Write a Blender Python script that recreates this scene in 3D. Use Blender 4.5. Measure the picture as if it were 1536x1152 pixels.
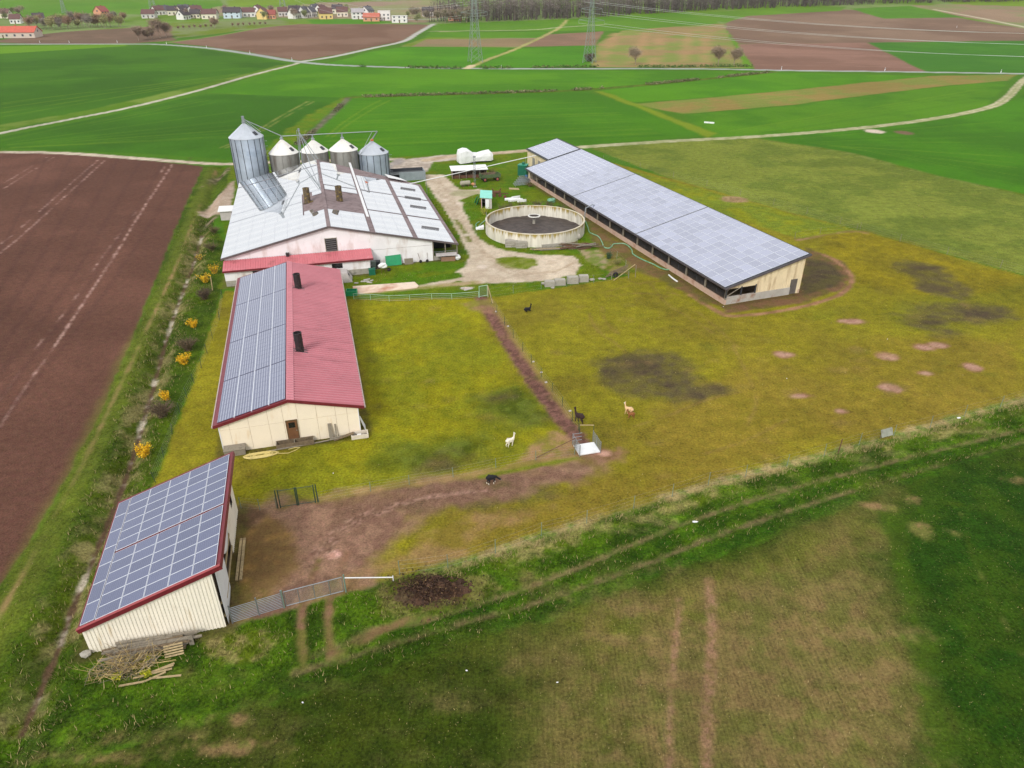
import bpy, bmesh, math, random
import numpy as np
from mathutils import Vector, Matrix
random.seed(7)
for o in list(bpy.data.objects): bpy.data.objects.remove(o)
SC = bpy.context.scene
COL = SC.collection

# ------------------------------------------------------------------ camera
F = 1065.0; YH = -30.0; CH = 40.0            # focal length and horizon row in a 1536 px wide frame, camera height (m)
TH = math.atan((576 - YH) / F)
CT, ST = math.cos(TH), math.sin(TH)
cam = bpy.data.cameras.new('camera'); camo = bpy.data.objects.new('camera', cam); COL.objects.link(camo)
camo.location = (0, 0, CH); camo.rotation_euler = (math.pi / 2 - TH, 0, 0)
cam.sensor_width = 36.0; cam.lens = 36.0 * F / 1536; cam.clip_start = 0.5; cam.clip_end = 9000
SC.camera = camo

# ------------------------------------------------------------------ sky and sun (overcast)
SUN_AZ = math.radians(202); SUN_EL = math.radians(38)       # azimuth clockwise from +y
w = bpy.data.worlds.new('World'); SC.world = w; w.use_nodes = True
nt = w.node_tree; bg = nt.nodes['Background']
sky = nt.nodes.new('ShaderNodeTexSky'); sky.sky_type = 'NISHITA'; sky.sun_disc = False
sky.sun_elevation = SUN_EL; sky.sun_rotation = SUN_AZ; sky.dust_density = 4.0; sky.air_density = 1.2
hs = nt.nodes.new('ShaderNodeHueSaturation'); hs.inputs['Saturation'].default_value = 0.12
mx = nt.nodes.new('ShaderNodeMixRGB'); mx.inputs[0].default_value = 0.72
mx.inputs[2].default_value = (7.4, 7.5, 7.7, 1)             # even cloud layer over the clear sky
nt.links.new(sky.outputs[0], hs.inputs['Color']); nt.links.new(hs.outputs[0], mx.inputs[1])
nt.links.new(mx.outputs[0], bg.inputs['Color']); bg.inputs['Strength'].default_value = 0.12
sl = bpy.data.lights.new('sun', 'SUN'); sl.energy = 1.5; sl.angle = math.radians(14); sl.color = (1.0, 0.965, 0.91)
so = bpy.data.objects.new('sun', sl); COL.objects.link(so)
sd = Vector((math.sin(SUN_AZ) * math.cos(SUN_EL), math.cos(SUN_AZ) * math.cos(SUN_EL), math.sin(SUN_EL)))
so.rotation_euler = sd.to_track_quat('Z', 'Y').to_euler(); so.location = sd * 300
SC.view_settings.view_transform = 'Standard'; SC.view_settings.look = 'None'
SC.view_settings.exposure = 0.36; SC.view_settings.gamma = 1.0
SC.view_settings.use_curve_mapping = False
LUM = 1.14                                                   # light on level ground relative to a white card

# ------------------------------------------------------------------ pixels to places
def ray(u, v):
    a = (u - 768) / F; b = (576 - v) / F
    return (a, CT + b * ST, -ST + b * CT)
def P(u, v, z=0.0):
    d = ray(u, v); t = (CH - z) / -d[2]
    return Vector((d[0] * t, d[1] * t, z))
def hill(x, y):
    """valley floor is level, the far slope rises beyond the main road"""
    t = np.maximum(np.asarray(y, dtype=float) - 400, 0)
    z = np.where(t < 600, 6e-5 * t * t, 21.6 + 0.072 * (t - 600))
    return np.minimum(z, 160.0)
def PT(u, v):
    """where the line of sight through a pixel meets the far terrain"""
    d = ray(u, v); t = 0.0; step = 8.0
    lo = 0
    for i in range(1, 600):
        t = i * step
        if CH + d[2] * t < float(hill(d[0] * t, d[1] * t)):
            lo, hi = t - step, t; break
    else:
        lo, hi = 1500, 1500
    for _ in range(30):
        m = (lo + hi) / 2
        if CH + d[2] * m < float(hill(d[0] * m, d[1] * m)): hi = m
        else: lo = m
    x, y = d[0] * lo, d[1] * lo
    return Vector((x, y, float(hill(x, y))))
def lin(c, k=None):
    k = LUM if k is None else k
    out = []
    for q in c[:3]:
        q = q / 255.0
        q = q / 12.92 if q <= 0.04045 else ((q + 0.055) / 1.055) ** 2.4
        out.append(min(q / k, 0.9))
    return tuple(out)

# ------------------------------------------------------------------ helpers
def tag(o, label=None, cat=None, group=None, kind=None):
    if label: o['label'] = label
    if cat: o['category'] = cat
    if group: o['group'] = group
    if kind: o['kind'] = kind
    return o
def thing(name, label, cat, loc=(0, 0, 0), rz=0.0, group=None):
    o = bpy.data.objects.new(name, None); COL.objects.link(o)
    o.location = loc; o.rotation_euler = (0, 0, rz); o.empty_display_size = 0.3
    return tag(o, label, cat, group)
class MB:
    """collects shapes, then links them as one mesh object"""
    def __init__(s): s.v = []; s.f = []; s.m = []
    def quad(s, a, b, c, d, m=0):
        n = len(s.v); s.v += [tuple(a), tuple(b), tuple(c), tuple(d)]; s.f.append((n, n+1, n+2, n+3)); s.m.append(m)
    def tri(s, a, b, c, m=0):
        n = len(s.v); s.v += [tuple(a), tuple(b), tuple(c)]; s.f.append((n, n+1, n+2)); s.m.append(m)
    def hexa(s, b4, t4, m=0):
        """closed solid between four bottom and four top points (both counter-clockwise from above)"""
        n = len(s.v); s.v += [tuple(p) for p in b4] + [tuple(p) for p in t4]
        for q in ((3,2,1,0), (4,5,6,7), (0,1,5,4), (1,2,6,5), (2,3,7,6), (3,0,4,7)):
            s.f.append(tuple(n + k for k in q)); s.m.append(m)
        return s
    def box(s, x0, x1, y0, y1, z0, z1, m=0):
        return s.hexa([(x0,y0,z0),(x1,y0,z0),(x1,y1,z0),(x0,y1,z0)], [(x0,y0,z1),(x1,y0,z1),(x1,y1,z1),(x0,y1,z1)], m)
    def prism(s, pts, d, m=0):
        """polygon pts extruded by vector d"""
        n = len(s.v); k = len(pts); d = Vector(d)
        s.v += [tuple(p) for p in pts] + [tuple(Vector(p) + d) for p in pts]
        s.f.append(tuple(range(n + k - 1, n - 1, -1))); s.m.append(m)
        s.f.append(tuple(range(n + k, n + 2 * k))); s.m.append(m)
        for i in range(k):
            j = (i + 1) % k; s.f.append((n + i, n + j, n + k + j, n + k + i)); s.m.append(m)
        return s
    def tube(s, pts, r, n=6, m=0, cap=True):
        pts = [Vector(p) for p in pts]; rs = r if isinstance(r, (list, tuple)) else [r] * len(pts)
        rings = []
        for i, p in enumerate(pts):
            t = (pts[min(i+1, len(pts)-1)] - pts[max(i-1, 0)]).normalized()
            a = t.cross(Vector((0, 0, 1)))
            if a.length < 1e-3: a = Vector((1, 0, 0))
            a.normalize(); b = t.cross(a)
            base = len(s.v)
            for k in range(n):
                q = 2 * math.pi * k / n
                s.v.append(tuple(p + (a * math.cos(q) + b * math.sin(q)) * rs[i]))
            rings.append(base)
        for i in range(len(rings) - 1):
            for k in range(n):
                j = (k + 1) % n
                s.f.append((rings[i] + k, rings[i+1] + k, rings[i+1] + j, rings[i] + j)); s.m.append(m)
        if cap:
            s.f.append(tuple(rings[0] + k for k in range(n))); s.m.append(m)
            s.f.append(tuple(rings[-1] + k for k in range(n-1, -1, -1))); s.m.append(m)
        return s
    def lathe(s, prof, n=32, c=(0, 0), m=0, capb=False, capt=False):
        """profile of (radius, z) turned about a vertical axis"""
        base = len(s.v)
        for r, z in prof:
            for k in range(n):
                q = 2 * math.pi * k / n
                s.v.append((c[0] + r * math.cos(q), c[1] + r * math.sin(q), z))
        for i in range(len(prof) - 1):
            for k in range(n):
                j = (k + 1) % n
                s.f.append((base+i*n+k, base+i*n+j, base+(i+1)*n+j, base+(i+1)*n+k)); s.m.append(m)
        if capb: s.f.append(tuple(base + k for k in range(n-1, -1, -1))); s.m.append(m)
        if capt: s.f.append(tuple(base + (len(prof)-1)*n + k for k in range(n))); s.m.append(m)
        return s
    def build(s, name, mats, parent=None, smooth=False, loc=None, rz=None):
        me = bpy.data.meshes.new(name); me.from_pydata(s.v, [], s.f)
        if not isinstance(mats, (list, tuple)): mats = [mats]
        for q in mats: me.materials.append(q)
        if len(mats) > 1: me.polygons.foreach_set('material_index', s.m)
        if smooth: me.polygons.foreach_set('use_smooth', [True] * len(s.f))
        me.update()
        return link(name, me, parent, loc, rz)
def link(name, me, parent=None, loc=None, rz=None):
    o = bpy.data.objects.new(name, me); COL.objects.link(o)
    if parent: o.parent = parent
    if loc is not None: o.location = loc
    if rz is not None: o.rotation_euler = (0, 0, rz)
    return o
def copy_tree(o, parent=None):
    c = o.copy(); COL.objects.link(c); c.parent = parent
    for ch in list(o.children): copy_tree(ch, c)
    return c

# ------------------------------------------------------------------ materials
MATS = {}
def mat(name, rgb, rough=0.7, var=0.12, scale=2.0, metal=0.0, bump=0.0, bscale=20.0, rgb2=None, stain=None, spec=0.5, streak=None):
    """plain surface with uneven colour; rgb as seen in daylight (0-255); stain = (rgb, amount, scale); streak stretches the stain vertically"""
    if name in MATS: return MATS[name]
    m = bpy.data.materials.new(name); m.use_nodes = True; n = m.node_tree; N = n.nodes; Lk = n.links
    b = N['Principled BSDF']; b.inputs['Roughness'].default_value = rough; b.inputs['Metallic'].default_value = metal
    b.inputs['Specular IOR Level'].default_value = spec
    tc = N.new('ShaderNodeTexCoord')
    a = lin(rgb); a2 = lin(rgb2) if rgb2 else tuple(q * (1 - 2 * var) for q in a)
    a1 = a if rgb2 else tuple(min(q * (1 + var), 0.92) for q in a)
    t = N.new('ShaderNodeTexNoise'); t.inputs['Scale'].default_value = scale; t.inputs['Detail'].default_value = 6; t.inputs['Roughness'].default_value = 0.65
    r = N.new('ShaderNodeValToRGB'); r.color_ramp.elements[0].position = 0.3; r.color_ramp.elements[1].position = 0.7
    r.color_ramp.elements[0].color = (*a2, 1); r.color_ramp.elements[1].color = (*a1, 1)
    Lk.new(tc.outputs['Object'], t.inputs['Vector']); Lk.new(t.outputs['Fac'], r.inputs['Fac'])
    out = r.outputs['Color']
    if stain:
        t2 = N.new('ShaderNodeTexNoise'); t2.inputs['Scale'].default_value = stain[2]; t2.inputs['Detail'].default_value = 7; t2.inputs['Roughness'].default_value = 0.6
        if streak:
            mp = N.new('ShaderNodeMapping'); mp.inputs['Scale'].default_value = streak
            Lk.new(tc.outputs['Object'], mp.inputs['Vector']); Lk.new(mp.outputs[0], t2.inputs['Vector'])
        else: Lk.new(tc.outputs['Object'], t2.inputs['Vector'])
        r2 = N.new('ShaderNodeValToRGB'); r2.color_ramp.elements[0].position = 0.62 - 0.3 * stain[1]; r2.color_ramp.elements[1].position = 0.8 - 0.2 * stain[1]
        mx = N.new('ShaderNodeMixRGB'); mx.inputs[2].default_value = (*lin(stain[0]), 1)
        Lk.new(t2.outputs['Fac'], r2.inputs['Fac']); Lk.new(r2.outputs['Color'], mx.inputs[0]); Lk.new(out, mx.inputs[1]); out = mx.outputs[0]
    Lk.new(out, b.inputs['Base Color'])
    if bump:
        t3 = N.new('ShaderNodeTexNoise'); t3.inputs['Scale'].default_value = bscale; t3.inputs['Detail'].default_value = 4
        bp = N.new('ShaderNodeBump'); bp.inputs['Strength'].default_value = bump; bp.inputs['Distance'].default_value = 0.05
        Lk.new(tc.outputs['Object'], t3.inputs['Vector']); Lk.new(t3.outputs['Fac'], bp.inputs['Height']); Lk.new(bp.outputs[0], b.inputs['Normal'])
    MATS[name] = m
    return m
def vmat(name, rough=0.9, bump=0.0, attr='Col', spec=0.15, trans=0.0):
    """surface coloured by the mesh's own colour attribute (plants, heaps)"""
    m = bpy.data.materials.new(name); m.use_nodes = True; N = m.node_tree.nodes; Lk = m.node_tree.links
    b = N['Principled BSDF']; b.inputs['Roughness'].default_value = rough; b.inputs['Specular IOR Level'].default_value = spec
    a = N.new('ShaderNodeAttribute'); a.attribute_name = attr
    Lk.new(a.outputs['Color'], b.inputs['Base Color'])
    MATS[name] = m
    return m
def np_mesh(name, V, Fc, col=None, mats=(), smooth=False):
    """mesh from numpy arrays: V (n,3), Fc (m,3 or 4), col (n,3)"""
    me = bpy.data.meshes.new(name); V = np.asarray(V, dtype=np.float32); Fc = np.asarray(Fc, dtype=np.int32)
    k = Fc.shape[1]
    me.vertices.add(len(V)); me.vertices.foreach_set('co', V.ravel())
    me.loops.add(Fc.size); me.loops.foreach_set('vertex_index', Fc.ravel())
    me.polygons.add(len(Fc)); me.polygons.foreach_set('loop_start', np.arange(0, Fc.size, k, dtype=np.int32))
    try: me.polygons.foreach_set('loop_total', np.full(len(Fc), k, dtype=np.int32))
    except Exception: pass
    if smooth: me.polygons.foreach_set('use_smooth', np.ones(len(Fc), dtype=bool))
    for q in mats: me.materials.append(q)
    me.update(calc_edges=True)
    if col is not None:
        at = me.color_attributes.new('Col', 'FLOAT_COLOR', 'POINT')
        c4 = np.ones((len(V), 4), dtype=np.float32); c4[:, :3] = col
        at.data.foreach_set('color', c4.ravel())
    return me
# ------------------------------------------------------------------ noise for the land
def _h(ix, iy, s):
    n = (ix.astype(np.int64) * 374761393 + iy.astype(np.int64) * 668265263 + s * 974634777) & 0x7fffffff
    n = ((n ^ (n >> 13)) * 1274126177) & 0x7fffffff
    return ((n ^ (n >> 16)) & 0xffff) / 65535.0
def vnoise(x, y, scale, seed=0):
    x = x / scale; y = y / scale
    ix = np.floor(x); iy = np.floor(y); fx = x - ix; fy = y - iy
    fx = fx * fx * (3 - 2 * fx); fy = fy * fy * (3 - 2 * fy)
    ix = ix.astype(np.int64); iy = iy.astype(np.int64)
    a = _h(ix, iy, seed); b = _h(ix + 1, iy, seed); c = _h(ix, iy + 1, seed); d = _h(ix + 1, iy + 1, seed)
    return (a + (b - a) * fx) * (1 - fy) + (c + (d - c) * fx) * fy
def fbm(x, y, scale, seed=0, octv=4, gain=0.55):
    s = 0; amp = 1; tot = 0
    for i in range(octv):
        c, q = math.cos(0.6 * i), math.sin(0.6 * i)
        s = s + amp * vnoise(x * c - y * q, x * q + y * c, scale / 2 ** i, seed + 31 * i); tot += amp; amp *= gain
    return s / tot
def sstep(a, b, x):
    t = np.clip((x - a) / (b - a), 0, 1); return t * t * (3 - 2 * t)
def seg_dist(X, Y, pts):
    """distance to a polyline, and the arc length at the nearest point"""
    d = np.full(X.shape, 1e9); arc = np.zeros(X.shape); s0 = 0
    for (x0, y0), (x1, y1) in zip(pts[:-1], pts[1:]):
        dx, dy = x1 - x0, y1 - y0; L2 = dx * dx + dy * dy + 1e-9
        t = np.clip(((X - x0) * dx + (Y - y0) * dy) / L2, 0, 1)
        q = np.hypot(X - x0 - t * dx, Y - y0 - t * dy)
        k = q < d; d = np.where(k, q, d); arc = np.where(k, s0 + t * math.sqrt(L2), arc); s0 += math.sqrt(L2)
    return d, arc
def poly_sdf(X, Y, pts):
    """signed distance to a polygon, positive inside"""
    d, _ = seg_dist(X, Y, list(pts) + [pts[0]])
    ins = np.zeros(X.shape, bool); n = len(pts)
    for i in range(n):
        x0, y0 = pts[i]; x1, y1 = pts[(i + 1) % n]
        if y0 == y1: continue
        c = ((y0 > Y) != (y1 > Y)) & (X < (x1 - x0) * (Y - y0) / (y1 - y0) + x0)
        ins ^= c
    return np.where(ins, d, -d)
def smooth_line(pts, n=6):
    """Catmull-Rom through the points"""
    p = [np.array(q[:2], float) for q in pts]; p = [2 * p[0] - p[1]] + p + [2 * p[-1] - p[-2]]; out = []
    for i in range(1, len(p) - 2):
        for k in range(n):
            t = k / n
            out.append(tuple(0.5 * (2 * p[i] + (p[i+1] - p[i-1]) * t + (2*p[i-1] - 5*p[i] + 4*p[i+1] - p[i+2]) * t*t + (-p[i-1] + 3*p[i] - 3*p[i+1] + p[i+2]) * t**3)))
    out.append(tuple(p[-2])); return out
def G(px, smooth=0):
    """pixel list to ground points on the terrain"""
    out = []
    for u, v in px:
        p = PT(u, v) if v < 130 else P(u, v)
        out.append((p.x, p.y))
    return smooth_line(out, smooth) if smooth else out

# ------------------------------------------------------------------ relief of the farm ground
DITCH = G([(330,252),(318,290),(306,335),(297,365),(284,405),(268,445),(249,500),(232,560),(214,620),(196,680),(166,760),(140,822),(114,880),(84,960),(48,1045),(5,1140),(-60,1290)], 5)
TRACK_A = G([(470,985),(560,945),(640,930),(720,905),(850,858),(1000,795),(1150,743),(1300,702),(1420,672),(1540,643),(1700,607)], 6)
TRACK_B = G([(440,1010),(560,975),(690,935),(800,905),(950,852),(1100,794),(1250,745),(1400,700),(1540,661),(1700,622)], 6)
MUD_RUT = G([(470,845),(500,810),(540,780),(590,757),(660,742),(740,735)], 6)
GATE_RUT1 = G([(455,1000),(452,940),(455,900),(478,840)], 5)
GATE_RUT2 = G([(497,985),(493,930),(500,880),(520,830)], 5)
def relief(X, Y):
    X = np.asarray(X, float); Y = np.asarray(Y, float)
    z = hill(X, Y)
    near = (Y < 330)
    def add(line, width, depth, raise_=0.0):
        nonlocal z
        a = np.array(line); m = near & (X > a[:,0].min() - 6) & (X < a[:,0].max() + 6) & (Y > a[:,1].min() - 6) & (Y < a[:,1].max() + 6)
        if not m.any(): return
        d, _ = seg_dist(X[m], Y[m], line)
        q = -depth * np.exp(-(d / width) ** 2)
        if raise_: q = q + raise_ * np.exp(-((d - 1.7 * width) / width) ** 2)
        z = z.copy() if z.ndim else z
        z[m] += q
    if X.ndim:
        add(DITCH, 1.15, 0.75, 0.12)
        add(TRACK_A, 0.35, 0.10, 0.05); add(TRACK_B, 0.35, 0.10, 0.05)
        add(MUD_RUT, 0.5, 0.08); add(GATE_RUT1, 0.35, 0.08); add(GATE_RUT2, 0.35, 0.08)
        n = (fbm(X, Y, 9.0, 3, 3) - 0.5) * 0.10 + (fbm(X, Y, 0.9, 5, 3) - 0.5) * 0.05
        z = z + np.where(Y < 400, n, 0)
    return z
def gz(x, y):
    return float(relief(np.array([x]), np.array([y]))[0])
def on(u, v):
    """a pixel on the ground, with the ground's own height"""
    p = P(u, v) if v >= 130 else PT(u, v)
    return Vector((p.x, p.y, gz(p.x, p.y)))

# ------------------------------------------------------------------ one ground sheet
ny0, ny1, ky = 16.0, 4200.0, 0.0048
rows = [ny0]
while rows[-1] < ny1: rows.append(rows[-1] + max(0.13, rows[-1] * (ky if rows[-1] < 900 else 0.012)))
rows = np.array([-2500.0, -400.0, -60.0] + rows)
NC = 640
sv = np.linspace(-1, 1, NC); sv = np.concatenate([[-12, -4, -1.8], sv, [1.8, 4, 12]])
YY, SS = np.meshgrid(rows, sv, indexing='ij')
XX = SS * (26 + 0.88 * np.clip(YY, 0, 2000))
gx = XX.ravel(); gy = YY.ravel()
gzz = relief(gx, gy)
COLR = np.zeros((len(gx), 3)); DET = np.zeros((len(gx), 3))        # DET: grass tufts, soil crumbs, drill rows
def land(c):
    r, g, b = c
    if g > 1.18 * r: r, g, b = r * 0.94, g * 0.875, b * 0.45
    return np.array(lin((r, g, b)))
def fill(c, det):
    COLR[:] = land(c); DET[:] = det
def mixin(m, sel, c, c2, det, nscale, seed, cedge=0.5, gain=0.6):
    a = land(c)
    if c2 is not None:
        n = fbm(gx[sel], gy[sel], nscale, seed, 5, gain); n = sstep(cedge - 0.12, cedge + 0.12, n)[:, None]
        a = a * n + land(c2) * (1 - n)
    COLR[sel] = COLR[sel] * (1 - m[:, None]) + a * m[:, None]
    if det is not None: DET[sel] = DET[sel] * (1 - m[:, None]) + np.array(det) * m[:, None]
SEED = [100]
def area(px, c, c2=None, soft=0.5, namp=0.6, nsc=2.0, det=(0.5, 0, 0), vs=6.0, k=1.0, world=False, cedge=0.5):
    pts = px if world else G(px); a = np.array(pts); SEED[0] += 7; pad = soft + namp + 1
    sel = np.where((gx > a[:,0].min() - pad) & (gx < a[:,0].max() + pad) & (gy > a[:,1].min() - pad) & (gy < a[:,1].max() + pad))[0]
    if not len(sel): return
    s = poly_sdf(gx[sel], gy[sel], pts) + (fbm(gx[sel], gy[sel], nsc, SEED[0], 4) - 0.5) * 2 * namp
    m = sstep(-soft * 0.6, soft * 0.6, s) * k; q = m > 0.002
    mixin(m[q], sel[q], c, c2, det, vs, SEED[0] + 3, cedge)
def strip(px, width, c, c2=None, soft=0.3, namp=0.2, nsc=1.0, det=(0.1, 0.5, 0), vs=2.0, k=1.0, smooth=5, broken=0.0, world=False, cedge=0.5, bsc=4.0):
    pts = px if world else G(px, smooth); a = np.array(pts); SEED[0] += 7; pad = width + soft + namp + 1
    sel = np.where((gx > a[:,0].min() - pad) & (gx < a[:,0].max() + pad) & (gy > a[:,1].min() - pad) & (gy < a[:,1].max() + pad))[0]
    if not len(sel): return
    d, arc = seg_dist(gx[sel], gy[sel], pts)
    s = width / 2 - d + (fbm(gx[sel], gy[sel], nsc, SEED[0], 4) - 0.5) * 2 * namp
    m = sstep(-soft, soft, s) * k
    if broken: m = m * sstep(broken - 0.15, broken + 0.15, fbm(gx[sel], gy[sel], bsc, SEED[0] + 5, 4))
    q = m > 0.002
    mixin(m[q], sel[q], c, c2, det, vs, SEED[0] + 3, cedge)
def blob(u, v, ru, rv, c, c2=None, soft=0.5, namp=0.8, nsc=1.6, det=(0.4, 0.2, 0), vs=1.5, k=1.0):
    """worn or bare patch, ellipse given by its pixel half sizes"""
    ctr = P(u, v); ex = abs(P(u + ru, v).x - ctr.x); ey = abs(P(u, v - rv).y - P(u, v + rv).y) / 2; SEED[0] += 7
    sel = np.where((abs(gx - ctr.x) < ex * 1.6 + 2) & (abs(gy - ctr.y) < ey * 1.6 + 2))[0]
    if not len(sel): return
    r = np.hypot((gx[sel] - ctr.x) / ex, (gy[sel] - ctr.y) / ey)
    s = (1 - r) * min(ex, ey) + (fbm(gx[sel], gy[sel], nsc, SEED[0], 4) - 0.5) * 2 * namp
    m = sstep(-soft, soft, s) * k; q = m > 0.002
    mixin(m[q], sel[q], c, c2, det, vs, SEED[0] + 3)
GR = (0.55, 0, 0); SO = (0.0, 0.6, 0); LN = (0.25, 0.1, 0)
fill((78,132,44), LN)
# --- the far slope: fields beyond the main road
area([(-300,-40),(1900,-40),(1900,60),(640,38),(-300,60)], (106,150,70), (122,140,82), 4, 8, 40, LN, 90)
area([(-60,0),(330,0),(345,12),(230,22),(120,20),(-60,34)], (92,150,66), (100,152,80), 3, 4, 30, LN, 60)
area([(325,9),(400,12),(480,4),(640,0),(700,14),(640,34),(520,30),(300,22)], (150,128,108), (140,140,96), 3, 6, 30, LN, 40)
area([(337,0),(490,-4),(470,6),(345,9)], (120,160,84), None, 2, 3, 20, LN)
area([(-20,63),(45,53),(120,46),(190,42),(260,38),(262,61),(200,65),(60,66)], (124,100,82), (112,92,74), 2, 3, 20, SO, 30)
area([(252,63),(300,58),(345,50),(395,41),(447,36),(560,36),(645,37),(625,48),(605,61),(555,71),(500,83),(450,91),(375,79),(310,70)], (130,102,84), (118,90,72), 2, 3, 20, SO, 40)
area([(256,34),(420,30),(447,35),(395,40),(330,50),(260,58)], (112,142,70), (122,132,84), 2, 4, 20, LN, 30)
area([(460,30),(520,28),(600,33),(560,36),(470,36)], (84,148,60), None, 2, 2, 20, LN)
area([(488,96),(560,77),(612,69),(765,72),(705,102)], (90,160,42), (78,148,38), 2, 2, 20, LN, 60)
area([(600,70),(640,56),(660,47),(820,52),(775,71)], (116,150,70), (134,142,84), 2, 2, 20, LN, 30)
area([(615,70),(640,59),(808,57),(786,70)], (140,120,88), (130,128,84), 2, 3, 20, SO, 30)
area([(636,56),(645,48),(820,48),(812,57)], (84,146,48), (92,150,56), 2, 2, 20, LN, 30)
area([(645,46),(655,36),(860,28),(1030,18),(1060,28),(1085,36),(930,46),(840,46)], (98,152,66), (90,146,60), 2, 3, 20, LN, 40)
area([(712,101),(778,73),(902,67),(888,100)], (76,146,40), (84,154,46), 2, 2, 20, LN, 40)
area([(784,70),(820,52),(905,47),(893,68)], (142,112,90), (132,106,84), 2, 2, 20, SO, 30)
area([(884,101),(897,66),(932,46),(1024,39),(1088,35),(1104,74),(1130,102)], (150,128,84), (126,138,66), 2, 3, 20, (0.2,0.4,0), 26)
for u0, u1 in ((915,900), (960,948), (985,978), (1025,1026), (1050,1058)):
    strip([(u0+8,50),(u1,96)], 7, (178,138,100), None, 4, 5, 18, SO, k=0.6, broken=0.42, bsc=30, smooth=0)
area([(1085,35),(1098,34),(1118,70),(1130,102),(1118,102),(1104,72)], (104,160,56), None, 1.5, 1.5, 20, LN)
area([(1085,36),(1120,22),(1262,14),(1400,20),(1560,46),(1560,61),(1300,64),(1106,66)], (136,112,92), (122,98,80), 2, 3, 30, SO, 60)
area([(1106,66),(1302,64),(1392,108),(1132,104)], (142,108,92), (130,98,82), 1.5, 1.5, 20, SO, 40)
area([(1302,64),(1600,60),(1600,110),(1392,108)], (66,130,60), (74,138,66), 1.5, 1.5, 20, LN, 40)
area([(1040,20),(1160,12),(1270,10),(1260,16),(1120,24),(1090,34),(1060,30)], (104,156,72), (98,148,70), 2, 2, 20, LN, 40)
area([(1275,13),(1365,9),(1452,26),(1326,28)], (90,150,62), (84,142,58), 2, 2, 20, LN, 30)
area([(1365,8),(1600,2),(1600,44),(1530,42),(1450,26)], (148,124,100), (128,134,84), 2, 3, 30, SO, 60)
area([(1420,2),(1600,-4),(1600,12),(1430,6)], (120,160,84), None, 2, 2, 20, LN)
# --- valley fields on the near side of the road
area([(-120,72),(190,66),(192,70),(-120,92)], (104,160,54), None, 2, 2, 20, LN)
area([(-200,92),(192,69),(250,69),(310,75),(375,84),(432,96),(300,133),(150,168),(0,197),(-300,262)], (70,126,40), (60,112,34), 1.5, 1.5, 14, LN, 60)
strip([(432,98),(300,131),(150,165),(0,192),(-150,228)], 9, (120,140,56), (96,140,48), 1.5, 2, 8, LN, k=0.75, vs=10)
area([(448,97),(512,99),(700,105),(1000,106),(1165,108),(1020,121),(870,134),(700,139),(530,143),(500,148),(312,139),(380,115)], (90,154,42), (76,140,36), 1.5, 1, 14, LN, 40)
area([(306,141),(400,143),(512,146),(470,175),(425,210),(395,245),(345,240),(250,232),(0,222),(-300,232),(-300,268),(0,206),(150,176)], (68,126,40), (60,114,36), 1.2, 1, 12, LN, 40)
area([(512,147),(530,146),(500,165),(470,190),(440,215),(420,245),(385,240),(420,205),(465,172)], (112,140,48), (92,140,44), 1.5, 2, 5, GR, 5)
for du in (0, 9):
    strip([(462+du,152),(420+du,175),(370+du,205),(330+du,222)], 0.6, (150,150,80), None, 0.5, 0.4, 3, LN, k=0.7, broken=0.4)
area([(528,147),(700,142),(880,138),(960,160),(1060,203),(960,211),(880,217),(790,224),(690,230),(600,233),(470,234),(448,212),(478,188),(505,163)], (78,142,34), (70,132,32), 1.2, 1, 12, LN, 40)
for du in (0, 14):
    strip([(572+du,150),(548+du,162),(512+du*0.8,186),(490+du*0.7,205)], 0.5, (124,160,72), None, 0.4, 0.2, 3, LN, k=0.75)
area([(890,137),(1024,124),(1165,109),(1395,114),(1200,134),(1024,149),(950,153)], (88,154,36), (76,142,34), 1.2, 1, 12, LN, 30)
area([(950,156),(1024,150),(1200,134),(1395,114),(1525,112),(1510,121),(1385,132),(1200,156),(1024,171)], (142,124,66), (122,132,58), 1.5, 1.5, 8, (0.2,0.5,0), 10)
area([(1024,173),(1200,157),(1385,133),(1512,121),(1500,140),(1478,160),(1400,176),(1300,189),(1160,201),(1070,207)], (88,148,44), (74,134,38), 1.2, 1, 12, LN, 24)
area([(890,137),(905,137),(1075,200),(1062,207),(960,163)], (126,156,62), None, 1.5, 1.5, 8, LN)
area([(1150,207),(1300,194),(1405,181),(1490,166),(1536,142),(1700,120),(1700,335),(1536,291),(1400,262),(1262,226)], (74,140,34), (66,126,34), 0.9, 0.7, 8, LN, 24)
strip([(1120,208),(1262,228),(1400,264),(1536,294),(1700,340)], 2.4, (122,132,62), (100,124,50), 0.8, 0.6, 4, GR)
# drilling and spraying lines in the valley crops
def lines(p0, p1, q0, q1, n, cols, width=1.0, k=0.3, br=0.35, seed=1):
    r = random.Random(seed)
    for i in range(n):
        f = (i + r.uniform(0.1, 0.9)) / n
        a = (p0[0] + (q0[0] - p0[0]) * f, p0[1] + (q0[1] - p0[1]) * f); b = (p1[0] + (q1[0] - p1[0]) * f, p1[1] + (q1[1] - p1[1]) * f)
        strip([a, b], width * r.uniform(0.6, 1.6), r.choice(cols), None, 0.5, 0.3, 5, None, k=k * r.uniform(0.5, 1.3), broken=br, smooth=0, bsc=25)
LG = [(106,156,58), (58,108,32), (120,164,70)]
lines((5,100),(400,93),(5,188),(330,122),16,LG,1.4,0.32,0.4,1); lines((0,210),(300,144),(20,222),(430,205),14,LG,1.0,0.34,0.4,2)
lines((540,150),(870,141),(480,226),(1000,206),20,LG,1.0,0.30,0.38,3); lines((430,104),(1000,108),(540,141),(870,133),12,LG,1.2,0.28,0.38,4)
lines((1090,196),(1480,130),(1150,202),(1480,156),7,LG,0.8,0.3,0.35,5); lines((1170,208),(1500,175),(1300,226),(1530,280),16,LG,0.6,0.34,0.38,6)
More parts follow.
